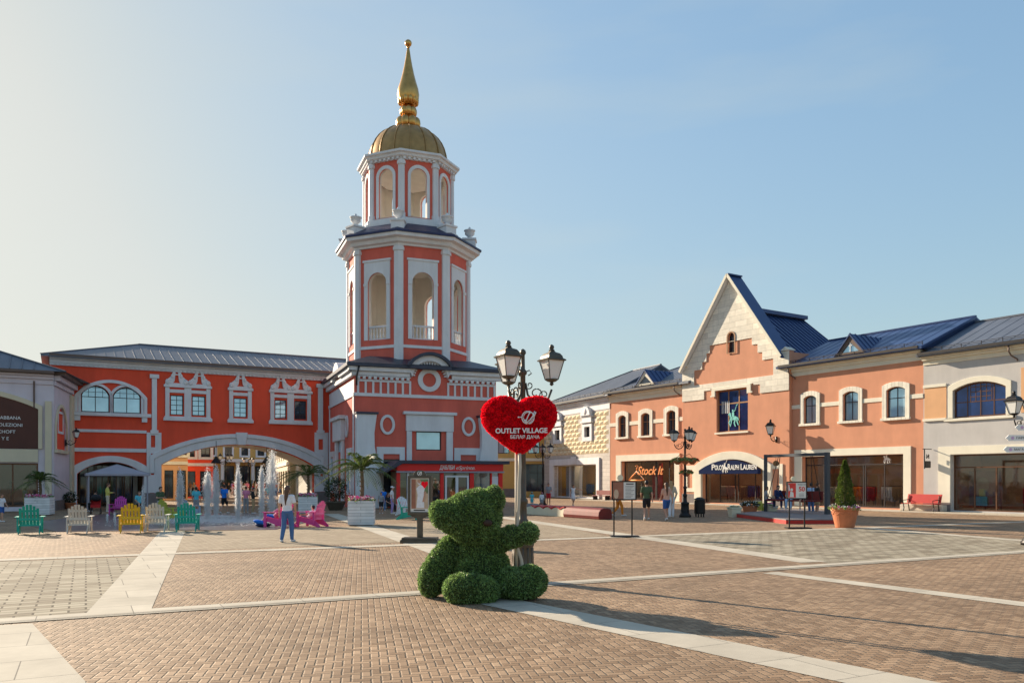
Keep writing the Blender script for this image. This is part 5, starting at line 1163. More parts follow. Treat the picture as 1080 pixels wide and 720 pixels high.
s1 = fM.sub(fM.x(196,52), 52); te = street_bldg('pale yellow classical building with white columns closing the street beyond the arch', s1, fM.x(300,52)-fM.x(196,52), 9.0, 'stucco_yellow', 6, 1, base_h=4.2)
we = fM.x(300,52)-fM.x(196,52); b = MB()
for i in range(7): b.lathe([(.34,.0),(.34,.3),(.25,.35),(.22,3.8),(.32,3.9),(.32,4.18)],12,(.5+(we-1)*i/6,-.9,0))
b.box(0,we,-1.3,-.13,4.19,4.6).build('colonnade','trim_white',te)
xr_ = ax1+.6
B_ = fM.world(xr_+.3,DB+1); A_ = (B_[0]-.345*35/1.058, B_[1]+35/1.058); s2 = Frame(A_[0],A_[1],B_[0]-A_[0],B_[1]-A_[1])
street_bldg('beige shop row with tall windows along the right side of the street beyond the arch', s2, 35-.0, 8.2, 'stucco_cream', 9, 1, trim='trim_cream')
# ================================================================== street lamps
def lantern(parent, c, s=1., m='iron_dark'):
    """four-sided tapered lantern hanging upright at c (bottom of its glass)"""
    L_ = MB(); g = MB(); c = Vector(c); tw, bw, h = .245*s, .13*s, .50*s
    g.lathe([(bw*1.36,.0),(tw*1.36,h)],4,c,PI/4+.5)
    gl = g.build('lamp_glass','opal_glass',parent)
    f = MB()
    for k in range(4):
        a = PI/4+.5+k*PI/2; p0 = c+Vector((bw*1.38*math.cos(a),bw*1.38*math.sin(a),0)); p1 = c+Vector((tw*1.38*math.cos(a),tw*1.38*math.sin(a),h)); f.tube([p0,p1],.014*s,6)
    f.lathe([(tw*1.62,h),(tw*1.66,h+.03*s),(tw*1.3,h+.07*s),(tw*1.22,h+.13*s),(tw*.95,h+.20*s),(tw*.45,h+.24*s),(tw*.3,h+.28*s)],4,c,PI/4+.5)
    f.lathe([(.06*s,h+.25*s),(.085*s,h+.29*s),(.05*s,h+.33*s),(.07*s,h+.37*s),(.055*s,h+.42*s),(.01*s,h+.45*s)],10,c)
    f.lathe([(.02*s,-.16*s),(.06*s,-.12*s),(.04*s,-.07*s),(bw*1.0,-.04*s),(bw*1.42,0),(bw*1.42,.02*s)],8,c,PI/4+.5)
    fr_ = f.build('lantern_frame',m,parent)
    return fr_
def spiral(c, r0, r1, t0, t1, plane, n=14):
    u, w = plane; return [c+u*(r0+(r1-r0)*i/n)*math.cos(t0+(t1-t0)*i/n)+w*(r0+(r1-r0)*i/n)*math.sin(t0+(t1-t0)*i/n) for i in range(n+1)]
def lamp_arm(parent, ang, z, r=.54, m='iron_dark', s=1.):
    u = Vector((math.cos(ang),math.sin(ang),0)); w = Vector((0,0,1)); b = MB(); o = Vector((0,0,z))
    b.tube([o+u*.05+w*.10,o+u*.09-w*.12,o+u*.2-w*.24,o+u*.34-w*.27,o+u*(r-.06)-w*.18,o+u*r-w*.02],[.022,.022,.024,.024,.022,.022],7)
    b.tube(spiral(o+u*.24-w*.10,.13,.02,-.6,5.5,(u,w)),.013,6); b.tube(spiral(o+u*.40-w*.12,.09,.02,3.6,-2.2,(u,w)),.012,6); b.tube(spiral(o+u*.12+w*.06,.07,.015,-2.,4.,(u,w)),.012,6)
    b.tube([o+u*.04+w*.3,o+u*.12+w*.34,o+u*.16+w*.28,o+u*.1+w*.24],.012,6)
    a = b.build('lamp_arm',m,parent,smooth=True); lantern(a, o+u*r+w*.16, s, m); return a
def post_mesh(h, m='iron_dark', k=1.):
    p = MB().lathe([(.30,0),(.30,.10),(.25,.14),(.25,.18),(.20,.22),(.185,.62),(.21,.66),(.21,.72),(.10,.78),(.088,1.02),(.11,1.06),(.11,1.12),(.078,1.16),(.07,1.42),(.095,1.45),(.095,1.51),(.06,1.55),(.054,2.6),(.07,2.62),(.07,2.68),(.05,2.70),(.048,h-.5),(.075,h-.47),(.075,h-.42),(.04,h-.38),(.035,h-.12),(.06,h-.08),(.05,h-.03),(.015,h)],18)
    for i in range(12):
        a = 2*PI*i/12; p.tube([(.19*math.cos(a),.19*math.sin(a),.22),(.18*math.cos(a),.18*math.sin(a),.62)],.02,5)
    return p
def street_lamp(label, x, y, angs, h=4.35, m='iron_dark', grp='lamp posts of the square'):
    t = thing('street_lamp', label, 'street lamp', (x,y,0), 0, grp)
    post_mesh(h,m).build('lamp_post',m,t,smooth=True)
    for a in angs: lamp_arm(t, rad(a), h-.74, m=m, s=.70)
    return t
lx, ly = W(551.5,612,15.3)[:2]
street_lamp('bronze lamp post with three lanterns right behind the green bear', lx, ly, (0,120,-120), h=4.34, m='bronze_paint')
x, y = W(722.5,545,40.8)[:2]
st2 = street_lamp('black triple lamp post with hanging flower baskets in front of the gabled building', x, y, (160,280,40), h=4.42)
for a, z in ((20,2.75),(140,2.75),(260,2.75),(60,2.15)):
    u = Vector((math.cos(rad(a)),math.sin(rad(a)),0)); r = .42 if z > 2.5 else .2; c = u*r+Vector((0,0,z))
    bk = MB().tube([Vector((0,0,z+.3)),u*r*.6+Vector((0,0,z+.42)),c+Vector((0,0,.25))],.014,6).lathe([(.08,-.12),(.2,.0),(.22,.08)],12,c).build('flower_basket','terracotta',st2)
    n = 260; d = RNG.normal(size=(n,3)); d /= np.linalg.norm(d,axis=1)[:,None]; d[:,2] = np.abs(d[:,2])*.6-.15
    V, Fq = leaves(np.array(c)+np.array([0,0,.08])+d*np.array([.30,.30,.2]), d, .10); link_np('foliage', np_mesh('foliage',V,Fq,['foliage_top']), bk)
    V, Fq = leaves((np.array(c)+np.array([0,0,.12])+d*np.array([.31,.31,.2]))[:45], d[:45], .06, aspect=.9); link_np('blossom', np_mesh('blossom',V,Fq,['petal_red']), bk)
x, y = W(572.5,533,58.5)[:2]; street_lamp('black lamp post with lanterns in front of the diamond-stone building, below the heart', x, y, (0,180,90), h=4.4)
x, y = W(1089,0,23.5)[:2]
st4 = street_lamp('black lamp post with white arrow signs at the right edge of the photo', x, y, (181,61,-59), h=4.36, m='iron_dark')
for z_, L_, a in ((3.38,.55,2),(3.08,.82,-3),(2.75,.88,-1)):
    pts = [(0,-.085),(-L_+.09,-.085),(-L_-.0,-.0),(-L_+.09,.085),(0,.085)]
    sgn = MB().prism([(px_*1.,pz_+z_) for px_, pz_ in pts],-.06,-.035).build('arrow_sign','letter_white',st4); sgn.location = (-.02,-.05,0)
    MB().prism(ell(-L_+.2,z_,.045,.045,14),-.064,-.0602).build('sign_dot','petal_lilac',sgn); 
    text_obj('МАГАЗИНЫ' if z_ < 2.9 else ('ПАРКОВКА' if z_ < 3.2 else 'ВЫХОД'),'sign_lettering',.085,'ink',sgn,(-L_+.30,-.062,z_),align='LEFT',depth=.002,sx=1.15)
    MB().tube(spiral(Vector((-.12,-.03,z_-.17)),.08,.02,0,5,(Vector((1,0,0)),Vector((0,0,1)))),.012,6).build('scroll','iron_dark',st4)

def wall_lamp(label, fr, px, py, s=1.):
    X, Z = fr.pix(px, py); p = fr.world(X, 0, 0); t = thing('wall_lamp', label, 'wall lamp', (p[0],p[1],0), fr.rz)
    b = MB().tube([(0,-.02,Z-.35),(0,-.3,Z-.5),(0,-.55,Z-.35),(0,-.62,Z-.15)],.03,7).box(-.07,.07,-.06,-.003,Z-.55,Z-.15).tube(spiral(Vector((0,-.25,Z-.3)),.14,.03,0,5.5,(Vector((0,-1,0)),Vector((0,0,1)))),.016,6)
    a = b.build('wall_bracket','iron_dark',t,smooth=True); lantern(a,(0,-.62,Z),s*1.1); return t
wall_lamp('wall lantern on a scroll bracket at the right of the gabled building', f1, 819, 458)
wall_lamp('wall lantern on the lilac grey corner building beside the red wall', f2g, 69, 461, s=.62)
# ================================================================== heart on its pole
hx, hy, hz_ = W(547.3,450,13.1)
HD = 13.1; toxz = lambda px_, py_: ((px_-547.3)/F*HD, (450-py_)/F*HD)
hp_ = [(545.6,425.5),(541,420.5),(534,417.8),(526,417.6),(518,420),(511,425.5),(507.3,433),(507.2,441),(509.5,448.5),(514.5,455),(522,461.5),(531,468.5),(540,474.8),(549,478.6),
       (557,474.5),(566,467),(575,459.5),(582.5,451.5),(587,443.5),(588,435),(585.5,427),(580,421.3),(573,418),(565,417.5),(557,419),(550,422.5)]
hp_ = [toxz(*p) for p in hp_]; n = len(hp_)
fine = []
for i in range(n):      # smooth the outline
    p0, p1, p2, p3 = (Vector(hp_[(i+k-1)%n]) for k in range(4))
    for q in range(4):
        t = q/4; fine.append(.5*((2*p1)+(-p0+p2)*t+(2*p0-5*p1+4*p2-p3)*t*t+(-p0+3*p1-3*p2+p3)*t**3))
th = thing('heart_sign', 'fluffy red heart sign with white lettering above the green bear', 'sign', (hx,hy,0), 0)
cen = Vector((0,-.02)); TH = .20; b = MB(); ringN = 12; N_ = len(fine)
vs = []; 
for side in (-1,1):
    for j in range(ringN+1):
        s_ = 1-j/ringN*.98; dz = TH*math.sqrt(max(0,1-s_**3.2))
        for p in fine: q = cen+(p-cen)*s_; vs.append((q.x*.965, side*dz, q.y*.965+hz_))
fs = []
for side in (0,1):
    o = side*(ringN+1)*N_
    for j in range(ringN):
        for k in range(N_): fs.append((o+j*N_+k,o+j*N_+(k+1)%N_,o+(j+1)*N_+(k+1)%N_,o+(j+1)*N_+k))
    fs.append(tuple(o+ringN*N_+k for k in range(N_)))
core = MB().add(vs, fs).mesh('heart','heart_red')
area = np.array([p.area for p in core.polygons]); nrm = np.array([p.normal[:] for p in core.polygons]); 
idx = RNG.choice(len(area), 24000, p=area/area.sum()); PTS = []; NR = []
for i in idx:
    vv = [core.vertices[k].co for k in core.polygons[i].vertices]
    if len(vv) > 4: w_ = RNG.dirichlet([1]*len(vv))
    else: w_ = RNG.dirichlet([1,1,1,1])[:len(vv)]
    PTS.append(sum((v*float(a) for v, a in zip(vv,w_)), Vector())/sum(w_)); NR.append(nrm[i])
PTS = np.array([p[:] for p in PTS]); NR = np.array(NR)
out_ = np.sign(NR[:,1]*PTS[:,1]); V, Fq = leaves(PTS, NR, .034, tilt=.75, aspect=.8)
cv = np.array([v.co[:] for v in core.vertices]); cf = [tuple(p.vertices) for p in core.polygons]
ho = bpy.data.objects.new('heart', core); COL.objects.link(ho); ho.parent = th
link_np('petals', np_mesh('petals',V,Fq,['heart_red']), ho)['kind'] = 'stuff'
yt = -TH-.055
tx, tz = toxz(549.7,455.2); text_obj('OUTLET VILLAGE','heart_lettering',.108,'letter_white',th,(tx,yt,tz+hz_),depth=.008,bold=.0028,sx=.98,rot=(PI/2,-.01,0))
tx, tz = toxz(553.3,461.6); text_obj('БЕЛАЯ ДАЧА','heart_lettering',.072,'letter_white',th,(tx,yt+.005,tz+hz_),depth=.008,bold=.0012)
ex_, ez_ = toxz(556.5,441.4); lg = MB(); C_ = Vector((ex_,yt,ez_+hz_)); ux, uz = Vector((1,0,0)), Vector((0,0,1))
lg.tube([C_+ux*.095*math.cos(t)+uz*.10*math.sin(t) for t in [2*PI*i/28 for i in range(29)]],.0085,6)
lg.tube([C_+ux*.070*math.cos(t)+uz*.083*math.sin(t) for t in [.9+2*PI*i/28 for i in range(26)]],.006,6)
lg.tube([C_+ux*a+uz*c for a,c in ((-.04,-.085),(-.02,-.03),(.0,.02),(.03,.08),(.0,.10),(-.02,.085))],.009,6)
lg.tube([C_+ux*a+uz*c for a,c in ((-.05,-.03),(-.02,-.075),(.03,-.04),(.08,.03),(.105,.10),(.125,.085),(.09,.0))],.009,6)
lg.tube([C_+ux*a+uz*c for a,c in ((-.15,.005),(-.085,.005))],.008,6); lg.ball(C_+ux*-.15+uz*.005,.013,8,6)
lg.build('heart_emblem','letter_white',th,smooth=True)
px0_ = lambda px_, D: (px_-CX)/F*D-hx
sp = MB().tube([(px0_(544.4,HD),.10,.02),(px0_(544.6,HD),.10,hz_-.35)],.024,10).lathe([(.16,0),(.16,.02),(.03,.03)],16,(px0_(544.4,HD),.10,0)).build('pole','rope_beige',th,smooth=True)
rp = [(548,478),(548.5,492),(547.6,508),(547.3,530),(545.8,550),(545,566),(546,578),(550,590),(551.5,603),(551.5,622)]
MB().tube([(px0_(a,13.0),-.10,W(a,c,13.0).z) for a, c in rp],.027,10).build('ribbon_pole','rope_beige',th,smooth=True)

# ================================================================== green bear made of artificial grass
BD = 13.0; bx, by = W(508,0,BD)[:2]
tb = thing('topiary_bear', 'large green artificial grass bear sitting and holding the heart pole', 'topiary', (bx,by,0), 0)
B0 = Vector((bx,by,0))
def blob(px_, py_, D, rx, ry, rz, tilt=0., yaw=0.):
    """ellipsoid: centre by sight line at distance D, half sizes rx, rz in photo pixels at D, ry in metres"""
    c = W(px_,py_,D)-B0; s = D/F; return (c, np.array([rx*s,ry,rz*s]), Euler((0,tilt,yaw)).to_matrix())
def fuzzy(name, blobs, dens=6800, leaf=.036, m=('foliage_core','foliage_top'), parent=tb, tilt=.85):
    core = MB()
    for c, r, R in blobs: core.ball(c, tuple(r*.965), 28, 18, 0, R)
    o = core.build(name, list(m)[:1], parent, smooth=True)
    md = o.modifiers.new('remesh','REMESH'); md.mode = 'VOXEL'; md.voxel_size = .03; md.use_smooth_shade = True
    AP, AN = [], []
    for i, (c, r, R) in enumerate(blobs):
        ar_ = 4*PI*(((r[0]*r[1])**1.6+(r[0]*r[2])**1.6+(r[1]*r[2])**1.6)/3)**(1/1.6); k = int(ar_*dens)
        d = RNG.normal(size=(k,3)); d /= np.linalg.norm(d,axis=1)[:,None]; Rn = np.array(R)
        bumpy = 1+.012*np.sin(d[:,0]*9+i)*np.sin(d[:,2]*8+1.3*i)+RNG.normal(size=k)*.010
        P_ = (d*r*bumpy[:,None])@Rn.T+np.array(c); Nn = (d/r); Nn /= np.linalg.norm(Nn,axis=1)[:,None]; Nn = Nn@Rn.T
        keep = np.ones(k,bool)
        for j, (c2, r2, R2) in enumerate(blobs):
            if j != i: q = ((P_-np.array(c2))@np.array(R2))/(r2*.97); keep &= (q**2).sum(1) > 1
        keep &= P_[:,2]+B0.z > .01
        AP.append(P_[keep]); AN.append(Nn[keep])
    V, Fq = leaves(np.concatenate(AP), np.concatenate(AN), leaf, tilt=tilt, aspect=.42, jitter=.4)
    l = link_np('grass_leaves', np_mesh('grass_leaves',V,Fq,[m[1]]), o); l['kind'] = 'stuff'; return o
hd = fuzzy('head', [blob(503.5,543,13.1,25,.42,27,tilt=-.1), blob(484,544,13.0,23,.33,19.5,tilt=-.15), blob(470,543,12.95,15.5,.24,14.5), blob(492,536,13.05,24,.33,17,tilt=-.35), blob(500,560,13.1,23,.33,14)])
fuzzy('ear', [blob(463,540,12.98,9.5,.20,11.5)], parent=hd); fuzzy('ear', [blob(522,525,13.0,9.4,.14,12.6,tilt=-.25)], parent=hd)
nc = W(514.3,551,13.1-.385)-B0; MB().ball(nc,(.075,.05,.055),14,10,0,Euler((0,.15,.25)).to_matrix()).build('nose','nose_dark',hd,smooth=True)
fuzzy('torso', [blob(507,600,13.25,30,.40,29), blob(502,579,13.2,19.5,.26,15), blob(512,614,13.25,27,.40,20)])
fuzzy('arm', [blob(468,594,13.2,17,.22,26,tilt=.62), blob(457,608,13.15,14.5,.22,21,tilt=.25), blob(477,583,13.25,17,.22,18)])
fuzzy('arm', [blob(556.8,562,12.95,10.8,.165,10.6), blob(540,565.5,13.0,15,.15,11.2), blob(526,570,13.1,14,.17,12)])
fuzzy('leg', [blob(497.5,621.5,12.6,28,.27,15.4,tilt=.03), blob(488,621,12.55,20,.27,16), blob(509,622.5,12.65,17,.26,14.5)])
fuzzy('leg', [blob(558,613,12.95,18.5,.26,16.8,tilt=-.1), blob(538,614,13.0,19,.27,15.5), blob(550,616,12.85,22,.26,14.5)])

# ================================================================== poster stand, notice stands
x, y = W(443,572,24.4)[:2]
tp = thing('poster_stand', 'dark poster case on a post with a crest on top, left of the bear', 'poster stand', (x,y,0), rad(-3))
s_ = 24.4/F
MB().box(-.56,.56,-.28,.34,0,.10).box(-.52,.52,-.24,.30,.101,.16).build('base','bronze_paint',tp,bevel=.01)
MB().box(-.085,.085,-.06,.06,.161,.84).build('post','bronze_paint',tp,bevel=.01)
ptop = CH+(HY-501.5)*s_; pb_ = CH+(HY-543)*s_
fr_ = MB().ring([(-.36,pb_),(.36,pb_),(.36,ptop),(-.36,ptop)],[(-.28,pb_+.1),(.28,pb_+.1),(.28,ptop-.07),(-.28,ptop-.07)],-.09,.09)
fr_.prism([(-.22,ptop)]+[(.2*math.cos(PI-PI*i/12),ptop+.17*math.sin(PI*i/12)) for i in range(13)]+[(.22,ptop)],-.07,.07).prism([(-.3,pb_),(.3,pb_),(.12,pb_-.09),(-.12,pb_-.09)],-.07,.07)
fr_.build('frame','bronze_paint',tp,bevel=.01)
def mini_logo(c, s, m, parent):
    b = MB(); C_ = Vector(c); X, Z = Vector((1,0,0)), Vector((0,0,1))
    b.tube([C_+X*s*math.cos(t)+Z*s*math.sin(t) for t in [2*PI*i/20 for i in range(21)]],s*.14,5).tube([C_+X*a*s+Z*c_*s for a,c_ in ((-.4,-.8),(0,.2),(.4,.9))],s*.14,5).tube([C_+X*a*s+Z*c_*s for a,c_ in ((-.4,-.4),(.3,-.3),(1.1,1.0))],s*.14,5).build('emblem',m,parent)
mini_logo((0,-.085,ptop+.07),.06,'letter_white',tp)
po = MB().box(-.279,.279,-.055,.055,pb_+.101,ptop-.071).build('poster','paper',tp)
z0p, z1p = pb_+.2, ptop-.1
MB().box(-.25,.25,-.062,-.056,z0p,z1p).build('poster_photo','print_tan',po)
MB().box(-.25,-.12,-.066,-.063,z0p,z1p).build('poster_photo','print_brown',po); MB().prism([(.02,z0p+.5),(.25,z0p+.45),(.25,z1p),(.0,z1p)],-.066,-.063).build('poster_photo','print_green',po)
MB().prism([(-.1,z0p+.02),(.14,z0p+.02),(.12,z0p+.45),(.16,z0p+.62),(.02,z0p+.72),(-.1,z0p+.6),(-.06,z0p+.4)],-.070,-.067).prism(ell(-.01,z0p+.79,.055,.075,14),-.070,-.067).build('poster_figure','cloth_white',po)
MB().prism(ell(-.01,z0p+.81,.05,.06,14),-.073,-.0705).prism([(.08,z0p+.2),(.13,z0p+.2),(.2,z0p+.5),(.15,z0p+.52)],-.073,-.0705).build('poster_figure','skin',po)
hc = (.15,z0p+.72); MB().prism([(hc[0],hc[1]-.12),(hc[0]+.1,hc[1]),(hc[0]+.09,hc[1]+.08),(hc[0]+.03,hc[1]+.09),(hc[0],hc[1]+.05),(hc[0]-.03,hc[1]+.09),(hc[0]-.09,hc[1]+.08),(hc[0]-.1,hc[1])],-.076,-.0735).build('poster_heart','heart_red',po)
MB().box(-.18,.16,-.062,-.056,z0p-.065,z0p-.03).build('poster_text_line','ink',po)
def notice(label, px_, pyb, D, x0, x1, z0, z1, legs, kind):
    x, y = W(px_,pyb,D)[:2]; t = thing('notice_stand', label, 'notice stand', (x,y,0), 0, 'notice boards on two legs'); s = D/F; q = lambda p: (p-px_)*s; zz_ = lambda p: CH+(HY-p)*s
    X0,X1,Z0,Z1 = q(x0),q(x1),zz_(z1),zz_(z0)
    MB().box(q(legs[0])-.12,q(legs[1])+.22,-.22,.22,0,.05).build('base','iron_dark',t,bevel=.01)
    for l in legs: MB().box(q(l)-.022,q(l)+.022,-.02,.02,.051,Z0-.001).build('leg','iron_dark',t)
    MB().ring([(X0,Z0),(X1,Z0),(X1,Z1),(X0,Z1)],[(X0+.04,Z0+.04),(X1-.04,Z0+.04),(X1-.04,Z1-.04),(X0+.04,Z1-.04)],-.035,.035).build('frame','iron_dark',t)
    xm = X0+(X1-X0)*(.48)
    bd = MB().box(X0+.041,X1-.041,-.02,.02,Z0+.041,Z1-.041).build('board','paper',t)
    if kind == 'menu':
        MB().box(X0+.041,xm,-.026,-.021,Z0+.041,Z1-.041).build('board_panel','print_brown',bd)
        MB().prism(ell(X0+.15,Z0+.2,.08,.16,12),-.03,-.0265).build('board_figure','print_tan',bd)
        b = MB(); b.box(xm+.08,X1-.1,-.026,-.021,Z1-.12,Z1-.085)
        for i in range(9): b.box(xm+.06,X1-.08-.05*(i%3),-.025,-.021,Z1-.18-i*.045,Z1-.17-i*.045)
        b.build('text_line','ink',bd)
    else:
        MB().box(X0+.06,xm-.02,-.026,-.021,Z0+.06,Z1-.06).build('board_panel','print_red',bd)
        MB().prism(ell(X0+.2,Z0+.36,.05,.06,12),-.03,-.0265).prism([(X0+.12,Z0+.08),(X0+.28,Z0+.08),(X0+.26,Z0+.26),(X0+.15,Z0+.3)],-.03,-.0265).prism([(X0+.08,Z0+.3),(X0+.14,Z0+.34),(X0+.1,Z0+.55),(X0+.07,Z0+.55)],-.03,-.0265).build('board_figure','paper',bd)
        text_obj('50','lettering',.24,'print_red',bd,((xm+X1)/2,-.026,(Z0+Z1)/2+.04),depth=.002,bold=.006); text_obj('СКИДКИ ДО','lettering',.05,'ink',bd,((xm+X1)/2,-.026,Z1-.12),depth=.002)
        b = MB()
        for i in range(3): b.box(xm+.1,X1-.12,-.025,-.021,Z0+.1+i*.05,Z0+.11+i*.05)
        b.build('text_line','ink',bd)
    MB().prism(ell(q(x0)+.28,Z1+.10,.10,.10,18),-.015,.015).build('crest','cream_paint',t)
    return t
notice('two-part notice board on thin legs with a brown left half', 659, 566.5, 26.8, 645, 671.3, 506.8, 527.2, (647.5,666.5), 'menu')
notice('framed notice board with red picture and number 50 before the swing platform', 841, 557, 31.4, 829.3, 851, 507.5, 526, (832.5,848.5), 'sale')

# ================================================================== plants
def palm(label, px_, py_, D, w, h, ptop_, flowers='petal_pink', grp='palms in square white planters', mat_box='lap_board', rz=.1, seed=1, nf=15, spread=1.0):
    rr = random.Random(seed); x, y = W(px_,py_,D)[:2]; hw = w/2
    pb = thing('square_planter', 'square planter '+label, 'planter', (x,y,0), rz, 'square planters')
    b = MB().box(-hw,hw,-hw,-hw+.05,.04,h).box(-hw,hw,hw-.05,hw,.04,h).box(-hw,-hw+.05,-hw+.051,hw-.051,.04,h).box(hw-.05,hw,-hw+.051,hw-.051,.04,h)
    for i in range(int(h/.13)): b.box(-hw-.012,hw+.012,-hw-.012,-hw-.001,.06+i*.13,.06+i*.13+.11).box(-hw-.012,-hw-.001,-hw,hw,.06+i*.13,.06+i*.13+.11).box(hw+.001,hw+.012,-hw,hw,.06+i*.13,.06+i*.13+.11)
    b.build('box',mat_box,pb,bevel=.006); MB().box(-hw+.051,hw-.051,-hw+.051,hw-.051,.0,h-.09).build('soil','soil',pb)
    t = thing('palm_tree', 'palm growing in the planter '+label, 'palm', (x,y,h-.09), rz, 'palms')
    th_ = (ptop_-h)*.52
    tk = MB().tube([(0,0,0),(.03,.02,th_*.5),(0,.03,th_)],[.085,.075,.065],9)
    for i in range(7): tk.lathe([(.075,0),(.11,.05),(.07,.06)],9,(0,.02,th_*(i+.5)/7))
    tk.build('trunk','palm_bark',t)
    for i in range(nf):
        a = 2*PI*i/nf+rr.uniform(-.2,.2); el = rr.uniform(.35,1.35); L_ = (ptop_-h)*rr.uniform(.62,.8)*spread; u = Vector((math.cos(a),math.sin(a),0)); pts = []
        for k in range(9):
            s = k/8; pts.append(Vector((0,.03,th_))+u*L_*s*math.cos(el)*(1+.3*s)+Vector((0,0,L_*(math.sin(el)*s-1.0*s*s*(.55+.35*math.cos(el))))))
        b = MB().tube(pts,[.018-.0016*k for k in range(9)],5)
        for k in range(1,9):
            for sub in (0,.33,.66):
                if k == 8 and sub: continue
                p = pts[k].lerp(pts[min(8,k+1)],sub); d = (pts[min(8,k+1)]-pts[k-1]).normalized(); s2 = d.cross(Vector((0,0,1))).normalized()
                ll = .36*math.sin(PI*min(.97,(k+sub)/9+.1))*rr.uniform(.8,1.1)*max(.6,(ptop_-h)/2)
                for sg in (-1,1):
                    tip = p+s2*sg*ll*.75+d*ll*.55-Vector((0,0,ll*.25)); wv = d*.028
                    b.add([p-wv,p+s2*sg*ll*.35+d*ll*.2+wv,tip,p+s2*sg*ll*.3+d*ll*.2-wv*1.2],[(0,1,2,3)])
        b.build('frond','foliage_palm',t)
    fl = thing('flower_bed', 'low flowers around the palm foot '+label, 'flowers', (x,y,h-.09), rz)
    n = 500; P_ = np.stack([RNG.uniform(-hw+.02,hw-.02,n),RNG.uniform(-hw+.02,hw-.02,n),RNG.uniform(.0,.12,n)],1); Nn = np.tile([0,0,1.],(n,1))
    V, Fq = leaves(P_,Nn,.14,tilt=.9); link_np('foliage', np_mesh('foliage',V,Fq,['foliage_top']), fl)
    k = 260; P2_ = P_[:k]+np.array([0,0,.13]); edge = RNG.uniform(size=k) < .6; P2_[edge,1] = -hw+RNG.uniform(-.05,.12,edge.sum())
    for m_, sl_ in ((flowers,slice(0,140)),('petal_white',slice(140,220)),('petal_lilac',slice(220,260))):
        V, Fq = leaves(P2_[sl_],Nn[sl_],.075,tilt=1.2,aspect=1.0); link_np('blossom', np_mesh('blossom',V,Fq,[m_]), fl)
palm('with clapboard sides standing left of the coffee kiosk', 381.5, 553.5, 33.6, 1.02, 1.02, 3.55, flowers='petal_pink', seed=3, nf=26)
palm('in front of the lilac grey building', 42, 543, 43, 1.15, .92, 2.75, seed=5, rz=.3, nf=18)
palm('at the right foot of the big arch', 325, 542, 45, .98, .95, 3.3, seed=9, rz=.2, nf=20, spread=1.1)
def pot(label, px_, pyb, D, r, h, profile=1, m='terracotta', name='plant_pot', grp='terracotta pots'):
    x, y = W(px_,pyb,D)[:2]; t = thing(name, label, 'plant pot', (x,y,0), 0, grp)
    b = MB().lathe([(r*.62,0),(r*.66,.03),(r*.86,h*.62),(r*.93,h*.80),(r*.92,h*.83),(r*1.0,h*.86),(r*1.0,h),(r*.86,h),(r*.84,h*.88)],28,cap=False).lathe([(.02,.02),(r*.6,.02)],28)
    b.build('pot',m,t,smooth=False); MB().lathe([(.01,h*.85),(r*.85,h*.85)],20).build('soil','soil',t)
    return t, (x,y)
def bloom(parent, r, z, n, mats_=('petal_white','petal_pink'), hgt=.16, leaf='foliage_top'):
    a = RNG.uniform(0,2*PI,n); rr = r*np.sqrt(RNG.uniform(0,1,n)); P_ = np.stack([rr*np.cos(a),rr*np.sin(a),z+RNG.uniform(0,hgt,n)*(1.2-rr/r)],1); Nn = np.stack([np.cos(a)*.5,np.sin(a)*.5,np.ones(n)],1)
    V, Fq = leaves(P_,Nn,.12,tilt=.8); link_np('foliage', np_mesh('foliage',V,Fq,[leaf]), parent)
    k = n//3
    for i, m_ in enumerate(mats_):
        sl_ = slice(i*k//len(mats_),(i+1)*k//len(mats_)); V, Fq = leaves(P_[sl_]*[1.08,1.08,1]+[0,0,.07],Nn[sl_],.075,tilt=1.2,aspect=1.0); link_np('blossom', np_mesh('blossom',V,Fq,[m_]), parent)
t, (x, y) = pot('big terracotta pot with moulded garlands in front of the salmon building', 891, 556.5, 31.8, .53, .80)
rs = MB()
for k in range(12):
    a = 2*PI*k/12; r_ = .47
    rs.tube([((r_+.0)*math.cos(a+q*.13),(r_+.0)*math.sin(a+q*.13),.62-.09*math.sin(PI*(q+2)/4)) for q in (-2,-1,0,1,2)],.018,5).ball((r_*math.cos(a+.26),r_*math.sin(a+.26),.62),.035,6,5)
rs.build('garland','terracotta',t)
fb = thing('flower_bed', 'white and pink flowers in the big terracotta pot', 'flowers', (x,y,.7), 0); bloom(fb,.54,.0,620,('petal_white','petal_white','petal_lilac','petal_pink'),.24)
cy = thing('cypress_shrub', 'clipped conical cypress growing in the big terracotta pot', 'shrub', (x,y,.68), 0)
MB().tube([(0,0,0),(0,0,1.7)],[.05,.015],7).build('trunk','palm_bark',cy)
n = 9000; zz2 = RNG.uniform(0,1,n)**1.15; a = RNG.uniform(0,2*PI,n); prof_ = np.interp(zz2,[0,.08,.3,.6,.85,1],[.24,.33,.30,.20,.11,.02])*(1+.13*np.sin(a*3+zz2*19)+.09*np.sin(a*5-zz2*31)); rr = prof_*np.sqrt(RNG.uniform(.45,1,n))
P_ = np.stack([rr*np.cos(a),rr*np.sin(a),.12+zz2*1.82],1); Nn = np.stack([np.cos(a),np.sin(a),np.full(n,.7)],1); V, Fq = leaves(P_,Nn,.06,tilt=.6); link_np('crown', np_mesh('crown',V,Fq,['foliage_cypress']), cy)
